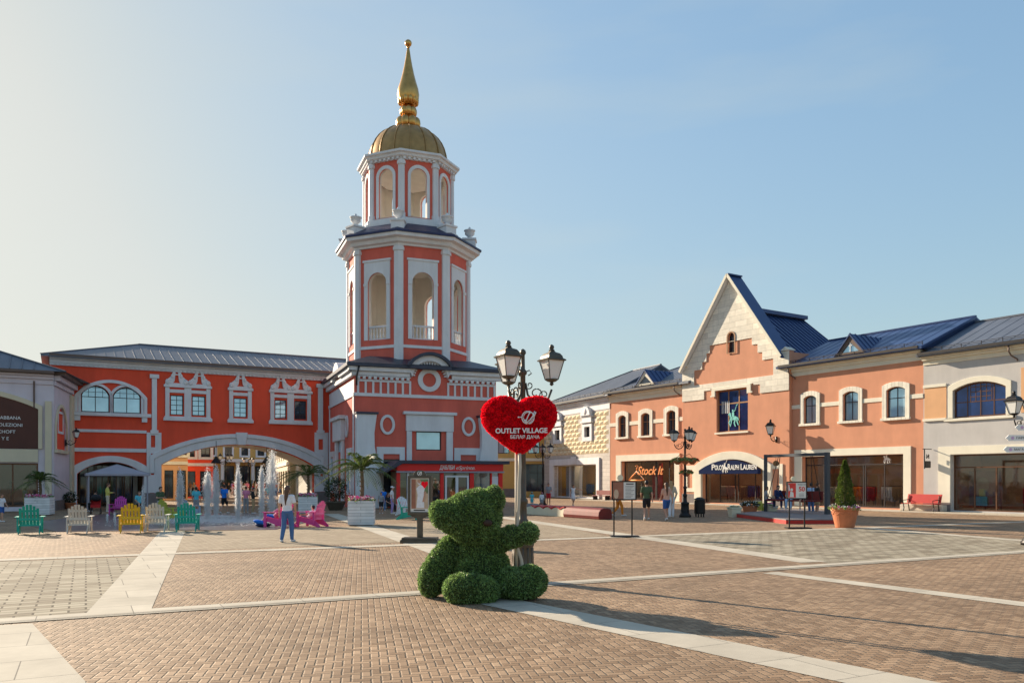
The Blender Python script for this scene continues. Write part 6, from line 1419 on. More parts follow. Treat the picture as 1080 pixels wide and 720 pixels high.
def pot_plant(label, px_, pyb, D, r, h, ph_, leaf='foliage_dark', m='terracotta', fl=('petal_white',), n=500):
    t, (x, y) = pot(label, px_, pyb, D, r, h, m=m); p = thing('potted_plant', 'leafy plant in the '+label, 'plant', (x,y,h*.85), 0); MB().tube([(0,0,0),(0,0,ph_*.6)],.02,5).build('stem','palm_bark',p)
    d = RNG.normal(size=(n,3)); d /= np.linalg.norm(d,axis=1)[:,None]; V, Fq = leaves(d*np.array([r*1.1,r*1.1,ph_*.5])*RNG.uniform(.5,1,(n,1))+[0,0,ph_*.55],d,.12,tilt=.6); link_np('foliage', np_mesh('foliage',V,Fq,[leaf]), p)
    if fl: V, Fq = leaves(d[:60]*np.array([r*1.15,r*1.15,ph_*.5])+[0,0,ph_*.6],d[:60],.07,aspect=1.); link_np('blossom', np_mesh('blossom',V,Fq,[fl[0]]), p)
pot_plant('small terracotta pot at the corner of the swing platform', 791, 542.5, 43.0, .42, .50, .25)
pot_plant('dark round tub with a clipped bush left of the tower block', 354, 535.5, 50, .62, .55, 1.5, m='bronze_paint', fl=None, n=1500)
pot_plant('clay pot at the left pier of the small arch', 74, 533, 52, .35, .4, .7, m='terracotta')
for px_, pyb, D, lb in ((774.5,546.5,41,'low cream planter box at the left end of the swing platform'),(813,545,43.5,'low cream planter box under the swing seat')):
    x, y = W(px_,pyb,D)[:2]; t = thing('planter_box', lb, 'planter', (x,y,0), .2, 'low cream boxes'); MB().lathe([(.30,0),(.36,.4),(.40,.42),(.40,.5),(.33,.5),(.32,.42)],4,(0,0,0),PI/4).build('box','cream_paint',t); MB().lathe([(.01,.44),(.31,.44)],4,(0,0,0),PI/4).build('soil','soil',t); bloom(t,.22,.44,120,('petal_white',),.05)

# ================================================================== fountain
def jet(px_, pyb, h, w, n, seed, label):
    D = CH*F/(pyb-HY); x, y = G(px_,pyb); t = thing('fountain_jet', label, 'fountain', (x,y,0), 0, 'water jets of the fountain')
    r = np.random.default_rng(seed); z = r.uniform(0,1,n)**.8; up = np.minimum(1,z*1.06)
    cl = r.integers(0,26,n); ca_, cr_, cz_ = r.uniform(0,2*PI,26), r.uniform(0,1,26), r.uniform(0,1,26)
    z = np.where(r.uniform(size=n) < .55, np.clip(cz_[cl]+r.normal(size=n)*.05,0,1), z); rad_ = w*(.10+.42*z**.6*np.sqrt(np.clip(1.04-z,0,1)/.5+.15))*np.abs(r.normal(size=n))*.75; a = np.where(r.uniform(size=n) < .5, ca_[cl]+r.normal(size=n)*.3, r.uniform(0,2*PI,n))
    P_ = np.stack([rad_*np.cos(a),rad_*np.sin(a),z*h*(1+.09*np.abs(r.normal(size=n))*np.sign(r.normal(size=n)))],1); P_[:,2] = np.abs(P_[:,2])
    m_ = int(n*.12); sp_ = r.uniform(0,1,m_); a2 = a[:m_]; P_[:m_] = np.stack([sp_*1.2*np.cos(a2),sp_*1.2*np.sin(a2),np.abs(r.normal(size=m_))*.05*(1.2-sp_)],1)
    s = (.0045+.014*r.uniform(0,1,n)**2.2)[:,None]
    o6 = np.array([[1,0,0],[-1,0,0],[0,1,0],[0,-1,0],[0,0,1.6],[0,0,-1.6]]); V = (P_[:,None,:]+o6[None]*s[:,:,None]).reshape(-1,3)
    f8 = np.array([[4,0,2],[4,2,1],[4,1,3],[4,3,0],[5,2,0],[5,1,2],[5,3,1],[5,0,3]]); Fq = (f8[None]+6*np.arange(n)[:,None,None]).reshape(-1,3)
    d = link_np('spray', np_mesh('spray',V,Fq,['water']), t); d['kind'] = 'stuff'
    b = MB(); rr = random.Random(seed); 
    for q in range(5): dx_, dy_ = rr.uniform(-1,1)*w*.16, rr.uniform(-1,1)*w*.16; hq = h*rr.uniform(.6,.97); b.tube([(dx_*(i/7)**1.2+rr.uniform(-.01,.01),dy_*(i/7)**1.2+rr.uniform(-.01,.01),hq*i/7) for i in range(8)],[rr.uniform(.008,.024)*(1-.6*i/7) for i in range(8)],6)
    
    b.xf(lambda p: (p[0]+.03*math.sin(p[2]*7),p[1]+.03*math.cos(p[2]*6),p[2])); b.build('water_column','water',t,smooth=True)
for i, (px_, pyb, top_, w, lb) in enumerate(((151,547,517,.14,'thin water jet at the left end, beside the boy in green'),(190,547.5,502,.26,'water jet above the teal chair'),(219,549,501,.34,'broad left water jet of the close pair'),
      (228,545,499,.30,'broad right water jet of the close pair'),(251,550,501,.22,'slim water jet in the middle of the arch'),(276,548,500,.24,'shorter water jet in front of the tallest one'),(287,546,484,.50,'tallest water jet of the fountain'),(113,551,543,.08,'tiny water jet near the stroller'),(121,555,541,.08,'tiny water jet behind the yellow chair'))):
    D = CH*F/(pyb-HY); jet(px_, pyb, CH+(HY-top_)/F*D, w, 15000 if w > .2 else (6000 if w > .1 else 500), i+5, lb)
pl_ = [G(60,560.5),G(290,558.5),G(335,548),G(300,541),G(120,541),G(20,552)]
sheet('wet_pavement', pl_, .014, 'wet_stone')
mat('foam', (.72,.74,.76), .5, var=.15, vscale=6)
n = 16000; qx = RNG.uniform(150,296,n); qy = RNG.normal(549.5,2.2,n); qy = np.clip(qy,544,557); dd = CH*F/(qy-HY); zz3 = np.abs(RNG.normal(size=n))*.07+.02
c8 = np.stack([(qx-CX)/F*dd,dd,zz3],1); s8 = (.004+.013*RNG.uniform(0,1,n)**2)[:,None]; o6 = np.array([[1,0,0],[-1,0,0],[0,1,0],[0,-1,0],[0,0,1],[0,0,-1]])
V = (c8[:,None,:]+o6[None]*s8[:,:,None]).reshape(-1,3); f8 = np.array([[4,0,2],[4,2,1],[4,1,3],[4,3,0],[5,2,0],[5,1,2],[5,3,1],[5,0,3]]); Fq = (f8[None]+6*np.arange(n)[:,None,None]).reshape(-1,3)
fo = link_np('water_splash', np_mesh('water_splash',V,Fq,['water']), None); struct(fo,'stuff')
# ================================================================== slatted lounge chairs
def make_chair():
    t = thing('lounge_chair', 'x', 'chair')
    b = MB(); lean = .34
    for i in range(6):
        x = -.25+.1*i; top = 1.0-.10*abs(i-2.5)**1.5*.35; z0 = .28
        b.add([(x-.034,.30,z0),(x+.034,.30,z0),(x+.040,.30+lean*(top-z0),top),(x-.040,.30+lean*(top-z0),top),(x-.034,.322,z0),(x+.034,.322,z0),(x+.040,.322+lean*(top-z0),top),(x-.040,.322+lean*(top-z0),top)],
              [(0,1,2,3),(4,7,6,5),(0,4,5,1),(1,5,6,2),(2,6,7,3),(3,7,4,0)])
    b.build('backrest','paint_teal',t,bevel=.006)
    MB().box(-.30,.30,.385,.41,.46,.54).box(-.29,.29,.46,.485,.74,.81).box(-.29,.29,.33,.355,.27,.33).build('back_rail','paint_teal',t)
    s = MB()
    for i in range(6):
        y = -.36+.115*i; z = .38-.022*i; s.box(-.29,.29,y,y+.10,z,z+.02)
    s.build('seat','paint_teal',t)
    for sx in (-1,1):
        MB().box(sx*.36-.075,sx*.36+.075,-.42,.42,.56,.582).build('armrest','paint_teal',t,bevel=.01)
        MB().box(sx*.335-.02,sx*.335+.02,-.38,-.27,0,.559).build('leg','paint_teal',t)
        l = MB(); l.prism([(-.34,.34),(-.34,.24),(.52,0),(.62,0),(.62,.06),(.35,.30),(-.2,.38)],-.012,.012); l.xf(lambda p: (sx*.30+p[1],p[0],p[2])); l.build('leg','paint_teal',t)
        MB().box(sx*.34-.02,sx*.34+.02,.33,.40,.08,.559).build('arm_support','paint_teal',t)
    return t
c0 = make_chair(); first = True
def chair(label, px_, pyb, rz, col, grp='slatted lounge chairs round the fountain', s=1.0):
    global first
    t = c0 if first else copy_tree(c0); first = False
    x, y = G(px_,pyb); t.location = (x,y,.0); t.rotation_euler = (0,0,rad(rz)); t.scale = (s,s,s); t['label'] = label; t['category'] = 'chair'; t['group'] = grp
    if col != 'teal': recolor(t, {'paint_teal':'paint_'+col})
    return t
chair('teal slatted lounge chair seen from behind, leftmost of the front row', 32, 562.5, 206, 'teal', s=1.04)
chair('weathered white slatted lounge chair beside the leftmost teal chair', 84, 561.5, 200, 'white', s=1.02)
chair('yellow slatted lounge chair seen from behind', 138.5, 561, 202, 'yellow', s=1.06)
chair('weathered white slatted lounge chair beside the yellow chair', 165.5, 560, 196, 'white', s=1.06)
chair('teal slatted lounge chair in front of the left water jets', 198, 559.5, 196, 'teal', s=1.06)
chair('lime green lounge chair behind the boy in green', 181, 548.5, 150, 'lime')
chair('pale blue lounge chair on the far side of the fountain', 200, 545, 160, 'paleblue')
chair('magenta lounge chair under the grey tent canopy', 124.5, 543, 10, 'magenta')
chair('pink lounge chair with a reclining person, left of the woman in jeans', 293, 555.5, 248, 'pink', s=1.05)
chair('pink lounge chair right of the woman in jeans', 327, 555, 252, 'pink', s=1.05)
chair('teal lounge chair lying low beside the coffee kiosk', 432, 547.5, 95, 'teal', grp='lounge chairs beside the kiosk')
chair('white lounge chair behind the teal one beside the coffee kiosk', 429, 543.5, 40, 'white2', grp='lounge chairs beside the kiosk')

# ================================================================== people
def lerp(a, b, t): return tuple(a[i]+(b[i]-a[i])*t for i in range(3))
POSES = dict(
 stand=dict(pel=(0,0,.93),che=(0,.01,1.24),nec=(0,.01,1.44),hea=(0,-.015,1.60),sh=((-.17,.01,1.39),(.17,.01,1.39)),el=((-.225,.04,1.12),(.225,.04,1.12)),wr=((-.235,-.03,.88),(.235,-.03,.88)),
            hip=((-.085,0,.91),(.085,0,.91)),kn=((-.095,-.02,.50),(.095,-.02,.50)),an=((-.10,.03,.09),(.10,.03,.09)),toe=((-.125,-.13,.035),(.125,-.13,.035))),
 walk=dict(pel=(0,0,.92),che=(0,-.015,1.24),nec=(0,-.02,1.44),hea=(0,-.05,1.60),sh=((-.17,-.03,1.39),(.17,.0,1.39)),el=((-.23,.09,1.14),(.23,-.06,1.13)),wr=((-.24,.10,.90),(.22,-.22,.96)),
            hip=((-.085,0,.90),(.085,0,.90)),kn=((-.09,-.17,.53),(.09,.0,.49)),an=((-.09,-.20,.12),(.09,.28,.16)),toe=((-.10,-.36,.06),(.10,.18,.035))),
 step=dict(pel=(0,0,.93),che=(.01,-.0,1.24),nec=(.01,-.01,1.44),hea=(.01,-.03,1.60),sh=((-.17,.0,1.39),(.18,.01,1.39)),el=((-.25,.02,1.13),(.24,.03,1.12)),wr=((-.22,-.10,.90),(.27,-.04,.88)),
            hip=((-.085,0,.91),(.085,0,.91)),kn=((-.10,-.10,.51),(.10,.02,.50)),an=((-.11,-.10,.09),(.12,.16,.10)),toe=((-.13,-.26,.035),(.15,.02,.035))),
 hold=dict(pel=(0,0,.93),che=(0,.01,1.24),nec=(0,.01,1.44),hea=(0,-.04,1.59),sh=((-.17,.01,1.39),(.17,.01,1.39)),el=((-.22,-.02,1.13),(.22,-.02,1.13)),wr=((-.12,-.26,1.14),(.12,-.26,1.12)),
            hip=((-.085,0,.91),(.085,0,.91)),kn=((-.095,-.02,.50),(.095,-.02,.50)),an=((-.10,.03,.09),(.10,.03,.09)),toe=((-.125,-.13,.035),(.125,-.13,.035))),
 point=dict(pel=(0,0,.92),che=(0,-.015,1.24),nec=(0,-.02,1.44),hea=(0,-.05,1.60),sh=((-.17,-.03,1.39),(.17,.0,1.39)),el=((-.23,.05,1.13),(.42,-.12,1.33)),wr=((-.24,-.02,.90),(.64,-.2,1.31)),
            hip=((-.085,0,.90),(.085,0,.90)),kn=((-.09,-.17,.53),(.09,.0,.49)),an=((-.09,-.20,.12),(.09,.28,.16)),toe=((-.10,-.36,.06),(.10,.18,.035))),
 sit=dict(pel=(0,0,.52),che=(0,.05,.84),nec=(0,.04,1.04),hea=(0,.0,1.19),sh=((-.17,.05,.99),(.17,.05,.99)),el=((-.23,-.02,.75),(.23,-.02,.75)),wr=((-.14,-.25,.64),(.14,-.25,.64)),
            hip=((-.09,-.02,.51),(.09,-.02,.51)),kn=((-.13,-.43,.53),(.13,-.43,.53)),an=((-.13,-.42,.10),(.13,-.45,.10)),toe=((-.14,-.58,.04),(.14,-.61,.04))),
 recline=dict(pel=(0,-.06,.44),che=(0,.16,.66),nec=(0,.25,.86),hea=(0,.24,1.01),sh=((-.17,.24,.80),(.17,.24,.80)),el=((-.30,.05,.66),(.30,.05,.66)),wr=((-.34,-.20,.64),(.34,-.20,.64)),
            hip=((-.09,-.08,.44),(.09,-.08,.44)),kn=((-.12,-.50,.52),(.12,-.50,.54)),an=((-.13,-.72,.14),(.13,-.76,.14)),toe=((-.14,-.86,.08),(.14,-.90,.08))))
def remeshed(b, name, m, vox):
    o = b.build('tmp', m); md = o.modifiers.new('r','REMESH'); md.mode = 'VOXEL'; md.voxel_size = vox; md.use_smooth_shade = True
    s = o.modifiers.new('s','SMOOTH'); s.factor = .5; s.iterations = 4
    bpy.context.view_layer.update(); me = bpy.data.meshes.new_from_object(o.evaluated_get(bpy.context.evaluated_depsgraph_get())); me.name = name
    bpy.data.objects.remove(o)
    if not me.materials: me.materials.append(M[m])
    return me
CACHE = {}
def pmesh(pose, part):
    key = (pose, part)
    if key in CACHE: return CACHE[key]
    p = POSES[pose]; b = MB(); V_ = Vector; hea = V_(p['hea']); up = (V_(p['nec'])-V_(p['pel'])).normalized(); vox = .014
    rt = Vector((0,0,1)).rotation_difference(up).to_matrix()
    if part == 'body':
        b.ball(hea,(.076,.095,.115),16,12); b.ball(hea+V_((0,-.02,-.055)),(.055,.07,.06),12,8)
        b.ball(hea+V_((0,-.100,-.012)),(.013,.02,.022),8,6); b.ball(hea+V_((0,-.086,-.055)),(.026,.014,.010),8,6)
        for s in (-1,1): b.ball(hea+V_((s*.078,.008,-.01)),(.012,.022,.032),8,6)
        b.cap(V_(p['nec'])-up*.06,hea-V_((0,-.015,.06)),.056,.050)
        b.ball(p['che'],(.145,.095,.20),16,12,0,rt); b.ball(V_(p['pel'])+up*.10,(.125,.085,.15),14,10,0,rt); b.ball(p['pel'],(.150,.105,.12),14,10)
        b.cap(p['sh'][0],p['sh'][1],.055,.055)
        for i in (0,1):
            b.cap(p['sh'][i],p['el'][i],.050,.038); b.cap(p['el'][i],p['wr'][i],.037,.025)
            d = (V_(p['wr'][i])-V_(p['el'][i])).normalized(); sd = V_((0,1,0)) if abs(d.y) < .7 else V_((1,0,0)); w = V_(p['wr'][i]); sd = (sd-d*sd.dot(d)).normalized(); inn = V_((1 if i == 0 else -1,0,0))
            b.cap(w, w+d*.07, .022,.030)
            for k in range(4):
                o = w+d*.08+sd*(k-1.5)*.020; ln = (.062,.072,.067,.052)[k]; mpt = o+d*ln*.55+inn*.004; b.cap(o,mpt,.0105,.0100,7); b.cap(mpt,mpt+d*ln*.42+inn*.022,.0100,.0085,7)
            o = w+d*.025-sd*.024; b.cap(o,o+d*.035-sd*.022,.011,.010,7); b.cap(o+d*.035-sd*.022,o+d*.065-sd*.026+inn*.01,.010,.009,7)
            b.cap(p['hip'][i],p['kn'][i],.080,.055); b.cap(p['kn'][i],p['an'][i],.053,.034); b.ball(V_(p['kn'][i]).lerp(V_(p['an'][i]),.3)+V_((0,.015,0)),(.046,.050,.09),10,8)
            b.cap(p['an'][i],p['toe'][i],.036,.028)
        me = remeshed(b,'body','skin',.0105)
    elif part in ('tee','longsleeve'):
        b.ball(p['che'],(.165,.118,.215),16,12,0,rt); b.ball(V_(p['pel'])+up*.11,(.150,.110,.17),14,10,0,rt); b.ball(V_(p['pel'])+up*.02,(.158,.118,.10),14,10,0,rt); b.cap(p['sh'][0],p['sh'][1],.068,.068)
        for i in (0,1):
            t = .62 if part == 'tee' else 1; e = lerp(p['sh'][i],p['el'][i],t); b.cap(p['sh'][i],e,.064,.058)
            if part != 'tee': b.cap(e,lerp(p['el'][i],p['wr'][i],.92),.050,.036)
        me = remeshed(b,part,'cloth_white',vox)
    elif part in ('shorts','trousers'):
        b.ball(p['pel'],(.163,.120,.115),14,10)
        for i in (0,1):
            if part == 'shorts': b.cap(p['hip'][i],lerp(p['hip'][i],p['kn'][i],.72),.096,.084)
            else: b.cap(p['hip'][i],p['kn'][i],.094,.078); b.cap(p['kn'][i],lerp(p['kn'][i],p['an'][i],.96),.080,.056)
        me = remeshed(b,part,'cloth_black',vox)
    elif part == 'dress':
        b.ball(p['che'],(.16,.112,.20),16,12,0,rt); b.cap(V_(p['pel'])+up*.15,V_(p['pel'])-V_((0,0,.0)),.13,.16); b.cap(p['pel'],V_(p['pel'])+V_((0,-.03,-.26)),.165,.20); b.cap(p['sh'][0],p['sh'][1],.060,.060)
        me = remeshed(b,part,'cloth_white',vox)
    elif part == 'shoes':
        for i in (0,1): b.cap(V_(p['an'][i])+V_((0,.015,-.045)),V_(p['toe'][i])+V_((0,-.02,0)),.048,.040)
        me = remeshed(b,part,'shoe_white',vox)
    elif part == 'hair':
        b.ball(hea+V_((0,.022,.022)),(.088,.098,.112),16,12); b.ball(hea+V_((0,-.03,.085)),(.065,.07,.04),12,8); me = remeshed(b,part,'hair_black',vox)
    elif part == 'longhair':
        b.ball(hea+V_((0,.022,.022)),(.092,.102,.115),16,12); b.cap(hea+V_((0,.07,-.02)),V_(p['nec'])+V_((0,.10,-.12)),.080,.055); b.cap(V_(p['nec'])+V_((0,.10,-.10)),V_(p['nec'])+V_((.01,.115,-.30)),.052,.02); me = remeshed(b,part,'hair_black',vox)
    elif part == 'cap':
        b.ball(hea+V_((0,.01,.045)),(.096,.108,.085),16,12); b.ball(hea+V_((0,-.12,.045)),(.07,.075,.012),12,6); me = remeshed(b,part,'cloth_white',vox)
    elif part == 'eyes':
        for s in (-1,1): b.ball(hea+V_((s*.030,-.086,.012)),(.010,.008,.007),8,6)
        me = b.mesh('eyes','eye_dark',True)
    CACHE[key] = me; return me
def person(label, px_, D, pose, rz, H, top, bottom, hair, skin='skin', shoes='shoe_white', z=0., grp=None, dx=0, eyes=True):
    x, y = (px_-CX)/F*D, D; t = thing('person', label, 'person', (x,y,z), rad(rz), grp); s = H/1.72; t.scale = (s,s,s)
    def add(part, name, m):
        o = bpy.data.objects.new(name, pmesh(pose, part)); COL.objects.link(o); o.parent = t
        if o.material_slots[0].material is not M[m]: o.material_slots[0].link = 'OBJECT'; o.material_slots[0].material = M[m]
        return o
    add('body','body',skin)
    if eyes: add('eyes','eyes','eye_dark')
    add(top[0], {'tee':'shirt','longsleeve':'shirt','dress':'dress'}[top[0]], 'cloth_'+top[1])
    if bottom: add(bottom[0], bottom[0], 'cloth_'+bottom[1])
    if hair[0] == 'cap': add('hair','hair','hair_black'); add('cap','cap','cloth_'+hair[1])
    else: add(hair[0],'hair','hair_'+hair[1])
    if shoes: add('shoes','shoes',shoes)
    return t
D_ = lambda pyb: CH*F/(pyb-HY)
person('woman seen from behind with long brown hair, white t-shirt and blue jeans', 303, D_(571.5), 'step', 176, 1.70, ('tee','white'), ('trousers','jeans'), ('longhair','brown'))
person('man in dark green t-shirt and black shorts walking away', 682, 37.6, 'walk', 172, 1.84, ('tee','green'), ('shorts','black'), ('hair','black'))
person('woman in peach top and blue shorts walking away beside the man in green', 703, 37.2, 'walk', 190, 1.74, ('tee','peach'), ('shorts','blue'), ('longhair','brown'))
person('blond woman in red top and white trousers walking ahead of the woman in peach', 708, 40.5, 'step', 185, 1.80, ('longsleeve','beige'), ('trousers','white'), ('longhair','blond'))
person('person in orange trousers and white top walking behind the two-part notice board', 652, 41.5, 'walk', 100, 1.70, ('tee','beige'), ('trousers','orange'), ('hair','black'))
person('woman in a short white dress stretching out one arm in front of the diamond-stone building', 604.5, 57, 'point', 20, 1.52, ('dress','white'), None, ('hair','brown'))
person('man in patterned grey t-shirt and red shorts beside the low red bench', 578.5, 58, 'hold', -10, 1.62, ('tee','grey'), ('shorts','red'), ('hair','black'))
person('child in cyan clothes and cyan cap left of the man in red shorts', 561, 54, 'stand', 160, 1.05, ('tee','cyan'), ('shorts','cyan'), ('cap','cyan'))
person('child in white with a pink cap left of the man in red shorts', 571.5, 53, 'stand', 170, 1.05, ('longsleeve','white'), ('shorts','grey'), ('cap','pink'))
person('person in yellow jacket and beige trousers standing under the grey tent canopy', 113.5, 47.5, 'hold', 120, 1.68, ('longsleeve','yellow'), ('trousers','beige'), ('hair','brown'))
person('boy with dark hair and green shirt standing behind the white chair at the fountain', 169, 38.5, 'hold', 60, 1.55, ('tee','green'), ('shorts','grey'), ('hair','black'))
person('person in cyan top seated by the small arch', 147, 46, 'sit', 40, 1.6, ('tee','cyan'), ('shorts','black'), ('hair','brown'))
person('person in red seated near the stroller under the tent', 101, 48, 'sit', -20, 1.5, ('longsleeve','red'), ('trousers','black'), ('hair','black'))
person('child in white top and blue shorts playing at the left edge of the photo', 1.5, 36, 'walk', 70, 1.25, ('tee','white'), ('shorts','blue'), ('hair','brown'))
person('person reclining in the pink chair left of the woman in jeans', 291.5, D_(555.5), 'recline', 248, 1.5, ('tee','pink'), ('shorts','brightblue'), ('hair','black'))
person('child reclining in the pink chair right of the woman in jeans', 326, D_(555), 'recline', 252, 1.3, ('tee','white'), ('shorts','navy'), ('hair','black'))
person('woman in white t-shirt and dark trousers with a pale cap standing left of the kiosk', 413.5, 44.5, 'stand', 100, 1.52, ('tee','white'), ('trousers','purple'), ('cap','white'))
person('girl in grey t-shirt and black shorts right of the clapboard planter', 402, 45, 'stand', 10, 1.18, ('tee','grey'), ('shorts','black'), ('hair','brown'))
person('seated dark dressed person left of the kiosk', 409.5, 45.5, 'sit', 60, 1.5, ('tee','black'), ('trousers','black'), ('longhair','brown'))
person('child in blue standing behind the girl in grey', 404.5, 49, 'stand', 190, 1.35, ('tee','brightblue'), ('trousers','jeans'), ('hair','brown'))
person('woman in lavender t-shirt and jeans standing by the swing', 855.5, 43.6, 'stand', 185, 1.70, ('tee','lightblue'), ('trousers','jeans'), ('hair','black'))
person('man in black t-shirt and tan shorts beside the woman in lavender', 861.8, 43.0, 'hold', 95, 1.72, ('tee','black'), ('shorts','tan'), ('hair','brown'))

# ================================================================== swing on its platform
pc = [Vector(G(776.5,545)), Vector(G(829,552.3)), Vector(G(884,552.2)), Vector(G(900,543)), Vector(G(830,539.5))]
sw = thing('swing_platform', 'round grey decked platform with a red edge under the swing frame', 'platform', (*pc[1],0))
rel = [(p.x-pc[1].x, p.y-pc[1].y) for p in pc]; t_ = tessellate_polygon([[Vector((*p,0)) for p in rel]]); n = 5
def slab(z0, z1, k): cxx = sum(p[0] for p in rel)/n; cyy = sum(p[1] for p in rel)/n; q = [(cxx+(p[0]-cxx)*k, cyy+(p[1]-cyy)*k) for p in rel]; return MB().add([(*p,z0) for p in q]+[(*p,z1) for p in q], [tuple(reversed(t)) for t in t_]+[tuple(i+n for i in t) for t in t_]+[(i,(i+1)%n,(i+1)%n+n,i+n) for i in range(n)])
slab(0,.16,1).build('platform_edge','bench_red',sw); slab(.161,.2,1.005).build('deck','deck_grey',sw)
wl, wr = W(807.5,543,43.2), W(872.5,546,39.6); dv_ = (wr-wl); L_ = math.hypot(dv_.x,dv_.y); az = math.atan2(dv_.y,dv_.x)
sf = thing('swing_gantry', 'dark grey steel goal-shaped frame carrying the swing', 'swing frame', (wl.x,wl.y,.2), az); hh = 3.0
MB().box(-.07,.07,-.07,.07,0,hh).build('post','steel_frame',sf,bevel=.008); MB().box(L_-.1,L_+.1,-.1,.1,0,hh).build('post','steel_frame',sf,bevel=.008)
MB().box(.071,L_-.101,-.07,.07,hh-.16,hh-.01).build('crossbeam','steel_frame',sf,bevel=.008)
ss = thing('hanging_swing', 'maroon bench swing hung from the steel frame on slanting rods', 'swing', sf.location, az)
MB().box(.35,L_-.55,-.35,.30,.58,.66).box(.35,L_-.55,.30,.36,.66,1.1).build('seat','bench_maroon',ss,bevel=.01)
for xa_, xb_ in ((.45,.95),(L_-.65,L_-.95)):
    for yy_ in (-.3,.28): MB().tube([(xa_,yy_,.66),(xb_,yy_*.2,hh-.16)],.018,6).build('rod','iron_dark',ss)
disc = thing('round_sign', 'small round dark sign hanging at the swing crossbeam', 'sign', (*FR.world(0,0)[:2],0)); 
xs_, zs_ = W(817,488.5,42.8).x, W(817,488.5,42.8).z; disc.location = (xs_,42.6,0)
MB().prism(ell(0,zs_,.16,.15,20),-.02,.02).tube([(0,0,zs_+.15),(0,0,zs_+.35)],.012,6).build('disc','frame_wood',disc)
sd = lambda f: (wl.x+dv_.x*f, wl.y+dv_.y*f)
for lb, f, rz_, top, bot, hair, H in (('boy in grey t-shirt and dark trousers sitting sideways on the left end of the swing',.02,80,('tee','grey'),('trousers','navy'),('hair','brown'),1.5),
      ('man in navy shirt sitting on the swing with crossed legs',.22,20,('longsleeve','navy'),('trousers','navy'),('hair','black'),1.6),
      ('person in pale jeans and white shoes sitting in the middle of the swing',.42,-30,('tee','brightblue'),('trousers','lightblue'),('hair','brown'),1.55),
      ('woman with a light hat sitting behind the red notice board',.62,-20,('tee','black'),('shorts','black'),('cap','white'),1.55)):
    q = sd(f); person(lb, CX+q[0]/q[1]*F, q[1], 'sit', rz_, H, top, bot, hair, z=.36)
x, y = W(826,0,43.5)[:2]

# ================================================================== benches, bin, bags, stroller, tent
def rbench():
    xa_, za_ = f3.pix(951,0)[0], 0; t = thing('park_bench', 'red slatted bench against the wall between the salmon and grey shops', 'bench', FR.world(FR.x(971,-.9),-.9,0.05), FR.rz)
    b = MB(); [b.add([( -1.02,.28+.03*i,.48+.1*i),(1.02,.28+.03*i,.48+.1*i),(1.02,.30+.03*i,.575+.1*i),(-1.02,.30+.03*i,.575+.1*i),(-1.02,.32+.03*i,.47+.1*i),(1.02,.32+.03*i,.47+.1*i),(1.02,.34+.03*i,.565+.1*i),(-1.02,.34+.03*i,.565+.1*i)],[(0,1,2,3),(4,7,6,5),(0,4,5,1),(1,5,6,2),(2,6,7,3),(3,7,4,0)]) for i in range(5)]; b.build('backrest','bench_red',t)
    b = MB(); [b.box(-1.02,1.02,-.28+.115*i,-.18+.115*i,.42,.45) for i in range(5)]; b.build('seat','bench_red',t)
    for xx in (-0.9,0.9): MB().tube([(xx,-.27,0),(xx,-.2,.2),(xx,-.27,.41),(xx,.24,.41),(xx,.33,0)],.03,6).tube([(xx,.24,.41),(xx,.36,.9)],.025,6).tube([(xx,-.27,.41),(xx,-.3,.62),(xx,.28,.66)],.022,6).build('leg','iron_dark',t)
rbench()
tt = thing('stone_planter', 'long low stone trough under the red bench by the wall', 'planter', FR.world(FR.x(973,-.35),-.35,.05), FR.rz); MB().box(-1.3,1.3,-.2,.3,0,.36).build('trough','stone_band',tt,bevel=.03)
bb_ = thing('park_bench', 'dark bench against the wall of the diamond-stone building', 'bench', FL.world(FL.x(634,-.8),-.8,0), FL.rz)
MB().box(-1.2,1.2,-.25,.2,.40,.46).box(-1.2,1.2,.2,.25,.5,.9).build('seat','bench_maroon',bb_,bevel=.01)
for xx in (-1.05,1.05): MB().box(xx-.03,xx+.03,-.22,.24,0,.399).build('leg','iron_dark',bb_)
# long curved bench: cream scalloped planter end, red seat end
xa_, ya_ = G(557,541.5); xb_, yb_ = G(639,547.5); Lb = math.hypot(xb_-xa_,yb_-ya_); azb = math.atan2(yb_-ya_,xb_-xa_)
lb_ = thing('wave_bench', 'long low bench with cream scalloped side and dark red seat near the pale building', 'bench', (xa_,ya_,0), azb)
fr_s = Lb*.58
b = MB(); N3 = 4
prof = [(.15,0),(fr_s,0)]+[(fr_s-(fr_s-.9)*i/24, .34+.11*abs(math.cos(PI*N3*i/24))) for i in range(25)]+[(.15,.34)]
b.prism(prof,-.35,.35); b.build('scalloped_side','cream_paint',lb_,bevel=.01)
b = MB(); pr2 = [(fr_s-(fr_s-.9)*i/24, .36+.11*abs(math.cos(PI*N3*i/24))) for i in range(25)]; b.ring(pr2,[(p[0],p[1]+.05) for p in pr2],-.38,.38,closed=False); b.build('scalloped_top','bench_red',lb_)
MB().cap((.05,0,.30),(.9,0,.30),.28,.28).build('dark_end','deck_grey',lb_,smooth=True)
b = MB()
for i in range(9):
    t = i/8; a = -.3+t*(PI*.95); pass
ps = [(-.42,.0),(-.46,.16),(-.42,.36),(-.30,.50),(-.12,.56),(.12,.55),(.35,.5),(.42,.3),(.42,0)]
b.add([(fr_s+.01,p[0],p[1]) for p in ps]+[(Lb,p[0]*.9,p[1]*.95) for p in ps], [tuple(range(8,-1,-1)),tuple(range(9,18))]+[(i,(i+1)%9,(i+1)%9+9,i+9) for i in range(9)]); b.build('red_seat','bench_maroon',lb_,bevel=.03)
x, y = W(738,545.5,41)[:2]; bn = thing('litter_bin', 'black litter bin on feet right of the triple lamp post', 'bin', (x,y,0), .2)
